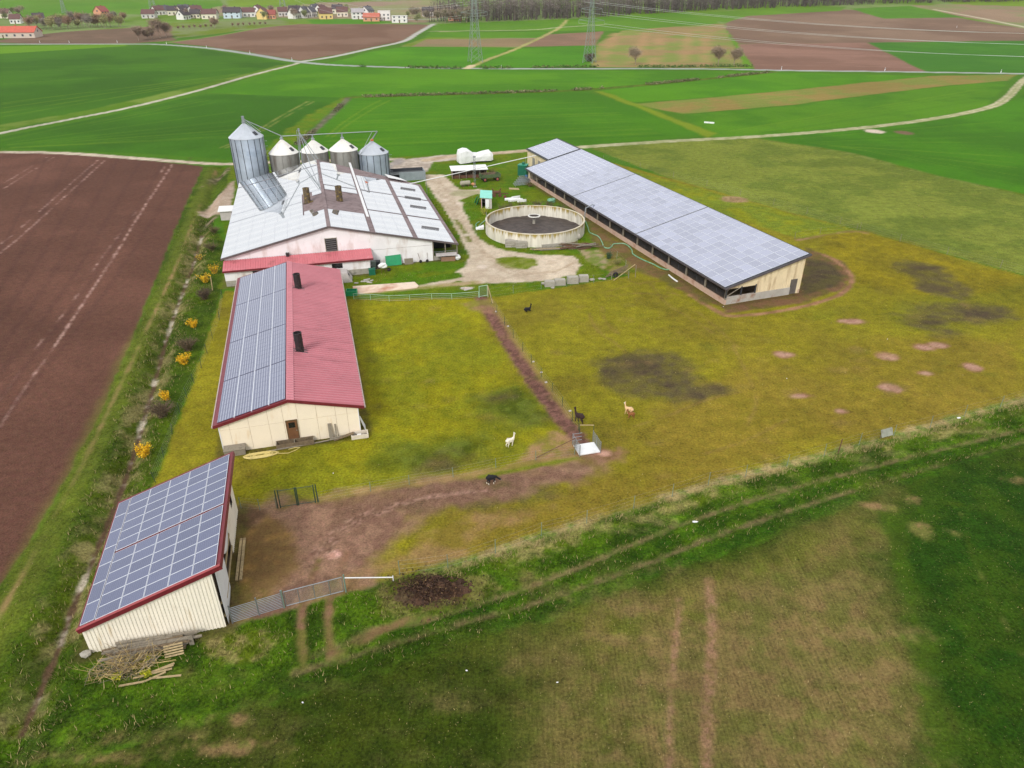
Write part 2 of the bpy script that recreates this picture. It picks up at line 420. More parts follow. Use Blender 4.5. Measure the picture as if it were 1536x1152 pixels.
lines((960,158),(1380,117),(1030,170),(1490,121),7,[(160,134,84),(112,126,58)],0.8,0.35,0.4,7)
lines((735,98),(890,92),(790,72),(898,70),7,LG,2.0,0.4,0.4,8); lines((1120,72),(1330,74),(1136,100),(1370,104),6,[(160,126,108),(118,88,74)],2.0,0.35,0.4,9); lines((1110,52),(1530,56),(1140,30),(1480,36),6,[(160,130,108),(118,92,76)],3.0,0.35,0.4,10)
# hedge bank and stream lines
strip([(525,146),(700,141),(870,135),(1024,122),(1160,108)], 4, (104,128,60), (80,112,48), 1, 1, 4, GR)
strip([(448,216),(478,190),(505,165),(522,147)], 2.4, (92,96,66), (118,112,92), 0.8, 0.8, 2, SO)
# brown ploughed field on the left
area([(-900,236),(-300,226),(0,229),(100,231),(200,239),(285,247),(306,250),(282,300),(255,365),(226,440),(190,530),(150,620),(110,700),(60,790),(0,880),(-200,1200),(-900,1500)], (110,76,63), (100,69,57), 0.35, 0.35, 2, (0,0.8,0.0), 14)
RUT = (176,142,130)
for ln, wd, br in (([(147,240),(109,273),(25,347),(0,367),(-60,420)], 0.35, 0.38), ([(158,240),(43,344),(0,380),(-50,425)], 0.4, 0.36), ([(70,236),(0,278)], 0.35, 0.4), ([(80,236),(5,283)], 0.35, 0.4),
    ([(251,245),(240,260)], 0.5, 0.4), ([(205,317),(150,390),(110,450),(60,515),(0,600)], 0.35, 0.5), ([(259,246),(211,319),(175,378),(125,454),(85,515),(53,560),(25,600),(0,640)], 0.42, 0.3)):
    strip(ln, wd * 0.75, RUT, (130,98,88), 0.15, 0.18, 0.8, SO, broken=br + 0.05, vs=0.8, bsc=3)
for k in range(7):
    u0 = 40 + 36 * k
    strip([(u0 + 30, 236), (u0 * 0.9 - 60, 420), (u0 * 0.8 - 260, 700)], 0.5, (84,57,52), None, 0.6, 0.3, 3, None, k=0.45)
# grass headland between the field and the ditch, with its own worn line
area([(306,250),(352,250),(350,272),(330,300),(318,340),(345,372),(338,420),(322,470),(300,545),(274,612),(232,730),(200,800),(160,860),(120,985),(60,1100),(-100,1400),(-900,1500),(-200,1200),(0,880),(60,790),(110,700),(150,620),(190,530),(226,440),(255,365),(282,300)], (84,114,40), (64,94,32), 0.5, 0.5, 2, (0.85,0.1,0), 3)
strip([(322,253),(300,300),(275,365),(245,440),(210,515),(172,600),(130,690),(85,780),(30,880),(-40,1010)], 3.0, (108,114,42), None, 0.9, 0.5, 3, GR, k=0.5)
strip([(324,253),(289,335),(262,405),(215,507),(170,600),(132,680),(85,770),(30,868),(-40,990)], 0.42, (150,122,84), (128,118,66), 0.25, 0.25, 1.5, SO, broken=0.43, bsc=9)
DW = DITCH[12:]
strip(DW, 3.2, (140,130,84), (80,102,42), 0.8, 0.9, 2, (0.9,0.2,0), vs=1.4, world=True, k=0.85, broken=0.36)
strip(DW, 0.5, (92,72,54), (196,184,164), 0.15, 0.2, 0.8, (0.3,0.7,0), vs=2.0, world=True, cedge=0.42)
for u, v, ru, rv in ((331,262,5,14),(316,330,6,8)): blob(u, v, ru, rv, (84,70,54), (150,132,110), 0.5, 0.6, 1, SO, 1, 0.8)
# --- the farm yard
area([(345,250),(400,235),(600,235),(690,232),(800,224),(860,235),(880,330),(900,370),(945,412),(860,428),(735,445),(520,448),(500,420),(330,432),(345,372),(330,330),(340,290)], (88,132,34), (108,134,42), 0.6, 0.8, 3, (0.7,0.1,0), 4)
# meadow behind the long barn and the moss paddocks
area([(886,222),(1000,213),(1130,206),(1262,229),(1400,264),(1536,294),(1700,342),(1700,470),(1536,413),(1290,345),(1100,300),(990,262)], (124,134,52), (106,120,44), 0.5, 0.6, 3, (0.75,0.1,0), 7)
PADD = [(338,436),(322,472),(300,545),(274,612),(231,730),(345,938),(427,914),(519,890),(600,864),(700,842),(800,812),(900,780),(1000,748),(1100,720),(1200,694),(1300,668),(1400,640),(1536,600),(1750,545),(1750,482),(1536,414),(1290,346),(1190,320),(1060,283),(915,243),(880,300),(900,380),(945,414),(860,428),(735,446),(520,449)]
area(PADD, (136,129,30), (127,117,34), 0.35, 0.35, 1.5, (0.7,0.15,0), 5, cedge=0.45)
# greener, more worn and browner zones of the paddocks
area([(525,450),(715,450),(745,520),(800,600),(850,655),(700,720),(480,745),(360,740),(420,690),(548,650),(540,560)], (144,140,22), (130,133,26), 1.5, 2.5, 6, (0.7,0.1,0), 4, k=0.85)
area([(1230,350),(1290,348),(1536,416),(1536,470),(1250,420)], (142,128,26), (128,116,28), 3, 3, 6, (0.8,0.1,0), 5, k=0.9)
area([(905,245),(1060,285),(1190,322),(1290,346),(1200,358),(1010,300)], (134,138,28), (116,130,36), 0.8, 1, 4, (0.8,0.1,0), 3)
area([(1150,540),(1536,500),(1536,600),(1300,664),(1100,715),(900,772),(700,836),(640,850),(760,760),(900,690),(1000,600)], (134,115,42), (125,110,36), 4, 6, 9, (0.7,0.2,0), 6, k=0.8)
area([(1000,470),(1200,480),(1400,520),(1300,610),(1050,560)], (132,120,32), (122,108,36), 4, 5, 8, (0.7,0.2,0), 5, k=0.55)
area([(1180,470),(1536,430),(1536,500),(1250,500)], (124,118,28), (112,116,30), 4, 4, 7, (0.8,0.15,0), 5, k=0.6)
for u, v, ru, rv in ((640,690,60,20),(765,600,45,22),(690,672,70,16),(800,625,36,10)):
    blob(u, v, ru, rv, (80,100,40), (100,112,38), 2.0, 2.4, 2.5, GR, 1.4, 0.95)
for u, v, ru, rv in ((960,560,66,34),(1010,580,50,22),(990,545,50,16),(925,548,30,18),(1040,592,16,8),(1074,583,17,9),(1385,408,36,16),(1415,430,38,16),(1430,470,66,15),(1380,482,34,9),(1480,468,40,12),(1420,498,28,7),
                     (770,740,40,12),(700,745,60,16),(812,722,22,8),(650,700,16,6),(680,688,26,7),(752,596,20,5),(810,628,20,5)):
    blob(u, v, ru, rv, (92,82,56), (106,98,46), 1.1, 1.6, 1.8, (0.6,0.4,0), 1.0, 0.85)
for u, v, ru, rv in ((965,552,26,13),(915,560,16,8),(1012,578,18,7),(1040,593,13,6),(1074,584,14,7),(1400,432,24,6),(1470,470,34,7),(1395,484,16,5),(1386,402,26,4)):
    blob(u, v, ru, rv, (80,66,54), (88,78,52), 0.7, 0.7, 1.0, (0.4,0.6,0), 0.7, 0.8)
for u, v, ru, rv in ((1176,532,13,4),(1278,482,17,3.5),(1335,582,16,6.5),(1331,535,15,5.5),(1388,521,15,4.5),(1408,518,14,4.5),(1459,551,13,5.5),(1261,617,7,3),(1200,594,11,2.5),(1389,560,9,2.5)):
    blob(u, v, ru * 1.15, rv * 1.2, (136,94,74), (128,104,60), 0.4, 0.4, 0.9, SO, 0.9, 0.9)
    blob(u, v, ru * 0.95, rv * 0.92, (184,146,126), (160,122,104), 0.3, 0.3, 0.8, SO, 0.7, 0.9)
blob(1101,299,20,5,(168,140,104),(140,116,80),0.5,0.6,1,SO,0.7)
# tyre curves in the big paddock
TY = (146,122,66)
for ln in ([(884,470),(890,486),(905,503),(920,512),(938,528)], [(903,460),(905,475),(915,490),(928,500)], [(900,440),(960,425),(1010,420)], [(910,445),(960,440),(1010,445)], [(975,425),(1000,455),(1040,480),(1070,500)],
           [(1000,430),(1050,470),(1095,510),(1130,545),(1146,575)], [(940,420),(1000,438),(1060,450)], [(950,640),(1010,620),(1060,600),(1110,588)], [(1060,680),(1120,660),(1180,630)], [(1100,520),(1120,560),(1135,600),(1120,640)]):
    strip(ln, 0.3, TY, (126,104,54), 0.25, 0.2, 1.5, (0.5,0.4,0), k=0.62, broken=0.36)
# mud round the long barn
area([(895,365),(950,392),(1010,425),(1075,458),(1090,470),(1200,455),(1262,434),(1277,415),(1262,392),(1210,372),(1195,440),(1085,458)], (122,92,66), (108,96,48), 0.6, 0.7, 2, (0.2,0.6,0), 2)
area([(1207,385),(1238,392),(1262,410),(1255,428),(1200,446)], (92,84,50), (84,72,54), 0.8, 0.8, 2, (0.5,0.5,0), 2)
strip([(1035,442),(1075,466),(1100,474),(1180,465),(1250,446),(1275,428),(1276,412),(1258,394),(1235,382)], 0.75, (170,128,98), (140,104,76), 0.3, 0.25, 1.2, SO)
strip([(1197,360),(1240,352),(1280,347),(1300,350)], 0.8, (156,122,94), (130,112,60), 0.4, 0.4, 1.5, SO, k=0.85)
area([(880,330),(905,345),(960,385),(1075,452),(1060,455),(990,420),(940,400),(900,378),(885,350)], (124,98,66), (110,102,50), 0.8, 1.0, 2, (0.3,0.6,0), 2)
# bark path between the paddocks
strip([(722,448),(741,478),(762,512),(790,556),(820,598),(845,630),(870,662),(880,676)], 1.9, (136,98,86), (108,76,66), 0.35, 0.4, 0.6, (0,0.95,0), vs=0.35)
strip([(735,450),(768,505),(800,550),(830,590),(855,625)], 0.7, (158,134,80), None, 0.4, 0.3, 1.5, SO, k=0.6)
area([(780,690),(800,665),(835,648),(862,660),(872,680),(800,694),(760,702)], (170,132,100), (140,128,60), 0.8, 0.9, 2, SO, 1.6, k=0.85)
area([(690,455),(730,448),(745,455),(735,470),(705,465)], (160,122,96), (136,128,60), 0.8, 0.8, 2, SO, 2, k=0.7)
blob(905,683,30,13,(150,110,90),(128,100,66),0.8,0.8,1.2,SO,1)
blob(905,680,9,4,(206,160,140),None,0.3,0.2,0.8,SO,1)
# muddy yard by the shed
area([(352,760),(420,756),(478,748),(560,733),(690,718),(800,698),(880,690),(905,705),(820,725),(740,750),(660,770),(600,800),(575,840),(560,876),(519,887),(430,911),(345,934),(345,850)], (154,120,98), (132,100,82), 2.0, 2.4, 3, (0.0,0.9,0), 1.2)
area([(470,750),(690,720),(860,695),(740,745),(600,772),(500,790)], (128,98,80), (116,88,70), 1.6, 2.0, 2, (0,0.95,0), 1.0, k=0.7)
area([(360,790),(400,775),(440,800),(450,850),(420,880),(352,900),(350,830)], (156,122,68), (126,100,60), 1.2, 1.2, 2, SO, 1.5, k=0.9)
area([(345,880),(400,870),(410,895),(350,928)], (124,112,50), (142,114,72), 0.8, 0.8, 1.5, GR, 1.2, k=0.8)
area([(352,762),(380,758),(400,770),(370,800),(352,800)], (98,76,56), None, 0.8, 0.8, 1.2, SO, 1.2, k=0.85)
area([(520,868),(560,840),(640,800),(760,770),(830,760),(700,830),(600,860)], (154,122,82), (134,116,48), 1.5, 2, 3, (0.4,0.5,0), 2.5, k=0.8)
for du in (-9, 0, 12):
    strip([(462+du,850),(492+du,812),(530+du,783),(590+du,758),(660+du,742),(720+du,735)], 0.26, (176,140,122), (104,76,62), 0.2, 0.2, 0.6, SO, broken=0.42, vs=0.3, k=0.8, bsc=1.5)
blob(502,831,11,6,(216,172,156),(186,140,122),0.25,0.25,0.7,SO,0.6)
strip([(480,748),(560,733),(640,722),(700,713),(790,698),(860,688)], 0.9, (166,136,92), (138,124,60), 0.4, 0.4, 1.2, SO, k=0.85)
strip([(720,716),(790,702),(865,687)], 0.55, (116,122,36), None, 0.25, 0.2, 1, GR)
# verge and grass track between the paddock and the front field
VERGE = [(60,1100),(120,985),(150,990),(340,943),(427,916),(519,892),(600,866),(700,842),(800,812),(900,780),(1000,748),(1100,720),(1200,694),(1300,668),(1400,640),(1536,600),(1750,545),(1750,610),(1536,668),(1360,725),(1150,810),(960,872),(830,925),(700,965),(600,998),(500,1030),(350,1070),(150,1130),(-100,1220),(-100,1100)]
area(VERGE, (84,124,40), (58,92,30), 0.35, 0.4, 1.0, (1.0,0,0), 1.8)
# dry grass along the fence and round the pallets
strip([(640,858),(700,842),(800,810),(900,778),(1000,746),(1100,718),(1200,692),(1300,666),(1400,638),(1536,598),(1700,556)], 1.1, (164,146,98), (112,128,58), 0.4, 0.5, 1.2, (0.8,0.2,0), vs=1.0, broken=0.32)
strip([(700,862),(850,812),(1000,765),(1200,705),(1400,655),(1536,615)], 1.2, (150,142,84), (96,124,48), 0.5, 0.6, 1.5, (0.9,0.1,0), vs=1.0, broken=0.5)
area([(300,960),(350,945),(420,950),(400,985),(330,1000)], (150,136,86), (96,118,46), 0.7, 0.8, 1.2, (0.9,0.2,0), 0.9, k=0.8)
area([(560,885),(600,865),(720,862),(740,885),(640,925),(570,920)], (146,138,78), (92,118,44), 0.8, 1.0, 1.3, (0.9,0.2,0), 0.9, k=0.7)
blob(645,887,60,20,(84,66,48),(104,96,48),0.8,0.8,1,SO,0.8)
rg_ = random.Random(23)
for k in range(46):
    f = rg_.random(); u = 560 + 980 * f; v = 905 - 268 * f + rg_.uniform(-26, 22) * (1.1 - 0.5 * f)
    blob(u, v, rg_.uniform(8, 30), rg_.uniform(2, 6), rg_.choice([(158,144,96), (54,96,26), (52,90,26), (120,130,56), (98,150,44)]), None, 0.4, 0.8, 0.6, (1.0,0.1,0), 0.7, rg_.uniform(0.2, 0.5))
strip([(x + 0.35, y - 1.15) for x, y in TRACK_B], 1.3, (46,90,26), (60,102,32), 0.35, 0.4, 0.9, (1,0,0), vs=0.8, world=True, k=0.85)
strip([((a[0] + b[0]) / 2, (a[1] + b[1]) / 2) for a, b in zip(TRACK_A[8:], TRACK_B[8:])], 0.7, (48,92,24), (62,104,30), 0.3, 0.3, 0.9, (1,0,0), vs=0.8, world=True, k=0.7)
strip(TRACK_A, 0.46, (122,110,72), (96,104,50), 0.25, 0.25, 0.8, (0.5,0.5,0), vs=0.6, world=True, broken=0.27)
strip(TRACK_B, 0.46, (118,106,70), (92,102,48), 0.25, 0.25, 0.8, (0.5,0.5,0), vs=0.6, world=True, broken=0.30)
strip(GATE_RUT1, 0.55, (136,104,80), (110,104,52), 0.25, 0.2, 1, SO, world=True, broken=0.3)
strip(GATE_RUT2, 0.6, (146,110,86), (116,100,60), 0.25, 0.2, 1, SO, world=True, broken=0.22)
strip([(500,985),(560,950),(600,935),(640,928)], 0.8, (128,104,70), (98,112,46), 0.3, 0.3, 1, SO, broken=0.35)
# front field: winter crop, thin on the brown crest
area([(-200,1240),(150,1130),(350,1070),(500,1030),(600,998),(700,965),(830,925),(960,872),(1150,810),(1360,725),(1536,668),(1750,610),(2200,900),(1900,1500),(-300,1500)], (68,92,32), (58,84,28), 0.4, 0.5, 1.2, (0.9,0,0.5), 5)
area([(700,972),(830,930),(960,878),(1150,815),(1330,745),(1345,800),(1350,880),(1370,960),(1385,1060),(1400,1200),(800,1300),(810,1150),(840,1050),(700,1010)], (116,104,58), (98,98,44), 5.0, 4.0, 7, (0.6,0.5,0.9), 1.6, k=0.9)
area([(860,930),(1150,830),(1330,760),(1330,800),(1100,900),(900,975)], (110,112,42), (124,108,60), 3.0, 3.0, 5, (0.7,0.3,0.8), 1.6, k=0.6)
area([(900,1010),(1080,900),(1300,850),(1360,1000),(1380,1160),(1000,1200)], (138,112,76), (110,104,56), 4.0, 4.0, 5, (0.5,0.6,0.9), 1.4, k=0.5)
area([(560,1000),(700,975),(820,1010),(800,1100),(780,1300),(300,1300),(350,1090)], (54,74,26), (66,84,32), 5.0, 4.0, 7, (0.9,0.1,0.6), 2, k=0.8)
area([(1340,752),(1440,700),(1560,665),(1900,600),(2200,900),(1900,1500),(1440,1300),(1400,1080),(1360,900)], (42,80,22), (56,90,28), 6.0, 3.5, 6, (0.9,0,0.2), 2.5)
area([(1325,770),(1345,770),(1385,900),(1420,1080),(1460,1300),(1400,1300),(1380,1080),(1350,900)], (72,108,34), (62,94,32), 1.0, 1.4, 2, GR, 2, k=0.7)
for ln, wd in (([(1065,870),(1068,960),(1062,1050),(1060,1160),(1058,1280)], 0.9), ([(1020,900),(1012,980),(1006,1060),(1003,1160),(1000,1280)], 0.55)):
    strip(ln, wd * 0.8, (158,122,96), (132,108,72), 0.25, 0.2, 0.4, (0.2,0.9,0.2), vs=0.4, broken=0.24, k=0.85, bsc=1.5)
for ln in ([(1440,770),(1462,840),(1490,900),(1530,980)], [(1400,752),(1440,756),(1475,760)], [(1520,880),(1545,930)]):
    strip(ln, 0.28, (120,122,62), (84,104,44), 0.25, 0.25, 0.6, GR, k=0.6, broken=0.46, bsc=2)
for u, v, ru, rv in ((1325,760,22,7),(1360,748,10,5),(1525,722,10,4),(1430,800,5,3),(1380,795,14,12),(350,1120,40,6),(230,1105,50,5),(345,1077,8,3),(130,1136,50,5)):
    blob(u, v, ru, rv, (156,124,88), (120,118,60), 0.5, 0.7, 1, (0.4,0.5,0), 0.8, 0.8)
# trampled marks, dung and bare scuffs scattered over the paddocks
rg_ = random.Random(17)
for k in range(150):
    u, v = rg_.uniform(540, 1530), rg_.uniform(455, 780)
    if poly_sdf(np.array([P(u, v).x]), np.array([P(u, v).y]), G(PADD))[0] < 1: continue
    q = rg_.random(); r_ = rg_.uniform(0.4, 1.0)
    cc = (150,122,74) if q < 0.4 else ((94,100,34) if q < 0.7 else (100,84,54))
    blob(u, v, 14 * r_, 4.5 * r_, cc, None, 0.5, 0.8, 0.8, (0.6,0.4,0), 0.8, rg_.uniform(0.12, 0.35))
for k in range(60):
    u, v = rg_.uniform(720, 1380), rg_.uniform(850, 1150)
    blob(u, v, rg_.uniform(6, 26), rg_.uniform(3, 9), rg_.choice([(150,120,86), (84,106,38), (94,108,40), (136,112,76)]), None, 0.8, 1.2, 0.7, (0.5,0.4,1.0), 0.8, rg_.uniform(0.15, 0.45))
for k in range(40):
    u, v = rg_.uniform(60, 800), rg_.uniform(1000, 1150)
    blob(u, v, rg_.uniform(8, 30), rg_.uniform(3, 9), rg_.choice([(92,92,44), (54,80,28), (112,100,60)]), None, 0.6, 1.0, 0.9, (0.9,0.2,0.6), 0.8, rg_.uniform(0.2, 0.5))
# contact shade along the wall feet, painted into the ground as dark soil colour
def wallfoot_shade(O, deg, pts, width=1.0, c=(92,80,48), c2=(112,104,48), k=0.8):
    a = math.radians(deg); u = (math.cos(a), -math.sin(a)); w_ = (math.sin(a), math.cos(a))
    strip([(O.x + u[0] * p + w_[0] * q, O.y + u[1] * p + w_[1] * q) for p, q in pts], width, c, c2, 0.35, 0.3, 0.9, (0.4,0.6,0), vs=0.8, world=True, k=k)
wallfoot_shade(P(336.7, 679.5), -15.334, [(-0.2, 39.5), (-0.2, -0.3), (13.3, -0.3), (13.6, 0.5), (13.5, 39.5)], 1.3, (84,76,42), (104,100,40))
wallfoot_shade(P(136.6, 980), -15.334, [(-0.3, 13.5), (-0.3, -0.3), (9.0, -0.3), (9.1, 13.5)], 1.1, (84,72,44), (96,92,46))
wallfoot_shade(P(340.4, 430.4), -15.334, [(-0.3, 50), (-0.3, -0.3), (21.6, -0.3), (21.8, 3.0), (36, 3.0), (36.3, 42)], 0.9, (96,84,56), (100,104,46))
wallfoot_shade(P(1086.4, 457.5), -20.2, [(-0.3, 76), (-0.3, -0.3), (13.1, -0.3), (13.1, 90)], 1.0, (104,80,56), (96,84,48))
# --- tracks and yards
GRAVEL = (196,178,158)
strip([(-200,228),(0,228),(100,230),(200,237),(290,244),(345,246),(420,243),(520,240),(600,239)], 2.6, (206,190,168), (178,162,142), 0.3, 0.3, 1.5, (0,0.5,0))
area([(598,240),(660,233),(690,231),(700,238),(650,243),(640,258),(620,262),(590,262),(560,255)], (200,186,170), (168,154,140), 0.5, 0.5, 1.5, (0,0.5,0), 1.5)
for u, v, ru, rv in ((597,243,9,5),(604,254,6,3),(585,250,5,4)): blob(u, v, ru, rv, (164,156,150), (150,140,134), 0.4, 0.4, 1, (0,0.3,0), 1, 0.9)
strip([(640,240),(690,233),(740,230),(790,226)], 3.2, (196,176,150), (170,150,124), 0.4, 0.3, 1.2, (0,0.5,0))
strip([(850,224),(880,220),(1000,212),(1160,203),(1300,191),(1400,178),(1480,162),(1510,147),(1530,125),(1545,113)], 3.2, (192,184,150), (162,160,118), 0.4, 0.4, 2, (0.1,0.5,0))
strip([(880,220),(1000,212),(1160,203),(1300,191),(1400,178),(1480,162),(1510,147),(1530,125)], 0.7, (140,150,90), None, 0.3, 0.3, 2, LN, k=0.7)
blob(1312,197,13,3,(214,196,178),None,0.6,0.5,1,SO,1); blob(1356,199,12,3,(122,100,76),None,0.6,0.6,1,SO,1)
strip([(-60,66),(100,66),(200,66),(245,67),(310,72),(375,81),(435,91),(470,95),(512,98),(640,102),(800,103),(1024,103),(1200,106),(1300,107),(1500,110),(1700,114)], 5.5, (166,170,164), (156,160,154), 0.4, 0.1, 4, (0,0.1,0))
strip([(448,93),(500,85),(555,73),(605,62),(626,50),(650,36)], 4.5, (184,182,172), None, 0.4, 0.1, 4, (0,0.1,0))
strip([(446,95),(432,99),(380,112),(300,135),(200,160),(100,180),(0,200),(-150,236)], 2.6, (196,190,172), (176,168,150), 0.3, 0.2, 2, (0,0.4,0))
strip([(703,102),(735,88),(770,75),(820,52),(840,41),(850,30)], 3.2, (156,160,84), (176,160,110), 1, 1, 6, LN)
strip([(700,103),(708,98)], 4, (206,186,150), None, 0.6, 0.4, 4, LN)
strip([(645,47),(790,45),(840,41),(905,37)], 3.0, (186,180,150), None, 0.8, 0.4, 6, LN, k=0.8)
strip([(1400,14),(1470,27),(1545,42)], 4.0, (196,188,160), None, 0.8, 0.4, 6, LN)
strip([(250,64),(330,53),(395,41),(447,36)], 3, (120,140,70), None, 1, 0.6, 6, LN)
area([(634,262),(665,262),(690,285),(718,284),(742,290),(712,292),(690,300),(705,335),(715,352),(726,365),(760,376),(810,382),(860,384),(872,398),(862,412),(820,420),(770,424),(730,425),(690,422),(640,430),(600,434),(640,425),(680,410),(698,400),(704,385),(690,355),(668,315),(645,285)], (208,192,170), (192,174,152), 0.4, 0.5, 1.2, (0.05,0.6,0), 1.6)
area([(742,388),(775,384),(805,389),(806,397),(790,404),(762,403),(745,395)], (112,138,44), (126,134,60), 0.4, 0.5, 1.2, GR, 1.4)
strip([(684,330),(697,348),(705,362)], 0.9, (110,134,44), None, 0.3, 0.4, 1.2, GR, broken=0.3)
for k in range(4):
    strip([(648 + 4*k, 272), (676 + 5*k, 318), (704 + 5*k, 362), (735 + 4*k, 392), (772 + 8*k, 412 - k), (830 + 3*k, 408 - 2*k), (858 + 2*k, 396 - k)], 0.3, (160,138,112), (182,160,134), 0.25, 0.2, 1.2, (0,0.7,0), k=0.55, broken=0.4)
area([(318,300),(350,275),(352,285),(346,310),(340,322),(300,322),(310,310)], (186,166,148), (170,150,130), 0.5, 0.5, 1.5, (0,0.6,0), 1.5)
strip([(350,272),(334,292),(312,312),(300,318)], 0.8, (176,152,132), None, 0.4, 0.3, 1.5, SO)
strip([(530,440),(600,434),(660,428),(715,424)], 1.4, (186,160,128), (150,146,80), 0.4, 0.4, 1.2, SO, k=0.8)
area([(560,425),(615,418),(690,408),(696,416),(640,426),(585,431)], (96,142,36), (84,128,32), 0.4, 0.5, 1.5, (0.8,0,0), 1.8)
blob(700,432,8,2,(214,196,184),None,0.2,0.2,0.8,SO,1)
for u, v, ru, rv in ((690,305,6,2),(700,352,5,2),(668,300,4,2),(724,400,8,3)): blob(u, v, ru, rv, (222,206,190), None, 0.3, 0.2, 0.8, SO, 1, 0.8)
area([(925,380),(945,395),(952,408),(920,412),(905,402)], (136,124,70), (104,128,50), 0.6, 0.6, 1.2, GR, 1.2)
area([(865,372),(900,376),(915,392),(905,402),(880,390)], (170,150,118), (120,134,60), 0.6, 0.7, 1.2, SO, 1.2, k=0.9)
blob(700,290,24,5,(104,140,40),None,0.5,0.5,1,GR,1,0.4)

# ------------------------------------------------------------------ ground material and mesh
def ground_mat():
    m = bpy.data.materials.new('land'); m.use_nodes = True; n = m.node_tree; N = n.nodes; Lk = n.links
    b = N['Principled BSDF']; b.inputs['Roughness'].default_value = 0.95; b.inputs['Specular IOR Level'].default_value = 0.08
    tc = N.new('ShaderNodeTexCoord'); ca = N.new('ShaderNodeAttribute'); ca.attribute_name = 'Col'
    da = N.new('ShaderNodeAttribute'); da.attribute_name = 'Det'
    sp = N.new('ShaderNodeSeparateColor'); Lk.new(da.outputs['Color'], sp.inputs[0])
    def noise(scale, detail=5, rough=0.65, vec=None, dist=0.0):
        t = N.new('ShaderNodeTexNoise'); t.inputs['Scale'].default_value = scale; t.inputs['Detail'].default_value = detail
        t.inputs['Roughness'].default_value = rough; t.inputs['Distortion'].default_value = dist
        Lk.new(vec or tc.outputs['Object'], t.inputs['Vector']); return t.outputs['Fac']
    def math_(op, a, b_, c=None):
        q = N.new('ShaderNodeMath'); q.operation = op
        for i, v in enumerate((a, b_, c)):
            if v is None: continue
            if isinstance(v, (int, float)): q.inputs[i].default_value = v
            else: Lk.new(v, q.inputs[i])
        return q.outputs[0]
    # grass: clumps and blades; soil: crumbs; rows: drilled lines of the crop
    g1 = noise(4.5, 6, 0.72); g2 = noise(0.8, 4, 0.6)
    s1 = noise(6.0, 6, 0.75); s2 = noise(1.3, 4, 0.6)
    mp = N.new('ShaderNodeMapping'); mp.inputs['Rotation'].default_value = (0, 0, math.radians(-3.0)); mp.inputs['Scale'].default_value = (1, 0.07, 1)
    Lk.new(tc.outputs['Object'], mp.inputs['Vector'])
    wv = N.new('ShaderNodeTexWave'); wv.inputs['Scale'].default_value = 1.1; wv.inputs['Distortion'].default_value = 1.4; wv.inputs['Detail'].default_value = 3; wv.inputs['Detail Scale'].default_value = 2.0
    Lk.new(mp.outputs[0], wv.inputs['Vector'])
    r1 = noise(5.0, 4, 0.7, mp.outputs[0])
    gg = math_('ADD', math_('MULTIPLY', math_('SUBTRACT', g1, 0.5), 3.6), math_('MULTIPLY', math_('SUBTRACT', g2, 0.5), 1.5))
    ss = math_('ADD', math_('MULTIPLY', math_('SUBTRACT', s1, 0.5), 2.6), math_('MULTIPLY', math_('SUBTRACT', s2, 0.5), 1.0))
    rr = math_('ADD', math_('MULTIPLY', math_('SUBTRACT', wv.outputs['Fac'], 0.5), 0.12), math_('MULTIPLY', math_('SUBTRACT', r1, 0.5), 1.2))
    tot = math_('ADD', math_('MULTIPLY', gg, sp.outputs[0]), math_('MULTIPLY', ss, sp.outputs[1]))
    tot = math_('ADD', tot, math_('MULTIPLY', rr, sp.outputs[2]))
    val = math_('MAXIMUM', math_('ADD', tot, 1.0), 0.18)
    vm = N.new('ShaderNodeVectorMath'); vm.operation = 'SCALE'; Lk.new(ca.outputs['Color'], vm.inputs[0]); Lk.new(val, vm.inputs['Scale'])
    # a little hue play: dry straw bits in the grass
    hs_ = N.new('ShaderNodeHueSaturation'); Lk.new(vm.outputs[0], hs_.inputs['Color'])
    hn = noise(1.4, 6, 0.75); Lk.new(math_('ADD', math_('MULTIPLY', hn, 0.06), 0.47), hs_.inputs['Hue'])
    # dead stalks and crumbs: small pale flecks
    fl = N.new('ShaderNodeValToRGB'); fl.color_ramp.elements[0].position = 0.655; fl.color_ramp.elements[1].position = 0.72; Lk.new(noise(6.5, 3, 0.6, None, 0.6), fl.inputs[0])
    fk = math_('MULTIPLY', math_('MULTIPLY', fl.outputs[0], math_('MINIMUM', math_('ADD', sp.outputs[0], sp.outputs[2]), 1.0)), 0.55)
    fm_ = N.new('ShaderNodeMixRGB'); Lk.new(fk, fm_.inputs[0]); Lk.new(hs_.outputs[0], fm_.inputs[1]); fm_.inputs[2].default_value = (*lin((176,160,104)), 1)
    Lk.new(fm_.outputs[0], b.inputs['Base Color'])
    bp = N.new('ShaderNodeBump'); bp.inputs['Distance'].default_value = 0.12; bp.inputs['Strength'].default_value = 0.55
    Lk.new(tot, bp.inputs['Height']); Lk.new(bp.outputs[0], b.inputs['Normal'])
    return m
M_LAND = ground_mat()
nr, nc = YY.shape
idx = np.arange(nr * nc).reshape(nr, nc)
FF = np.stack([idx[:-1, :-1], idx[:-1, 1:], idx[1:, 1:], idx[1:, :-1]], -1).reshape(-1, 4)
# slow change of tone over the land
nearw = np.clip(1.6 - gy / 170, 0.25, 1.0)
tone = 1 + (fbm(gx, gy, 38, 900, 3) - 0.5) * 0.25 + (fbm(gx, gy, 7, 940, 4) - 0.5) * 0.34 * nearw + (fbm(gx, gy, 1.5, 960, 3) - 0.5) * 0.42 * nearw * DET[:, 0]
COLR *= tone[:, None]
me = np_mesh('ground', np.stack([gx, gy, gzz], -1), FF, COLR, [M_LAND], smooth=True)
at = me.color_attributes.new('Det', 'FLOAT_COLOR', 'POINT'); d4 = np.ones((len(gx), 4), np.float32); d4[:, :3] = DET; at.data.foreach_set('color', d4.ravel())
tag(link('ground', me), kind='structure')
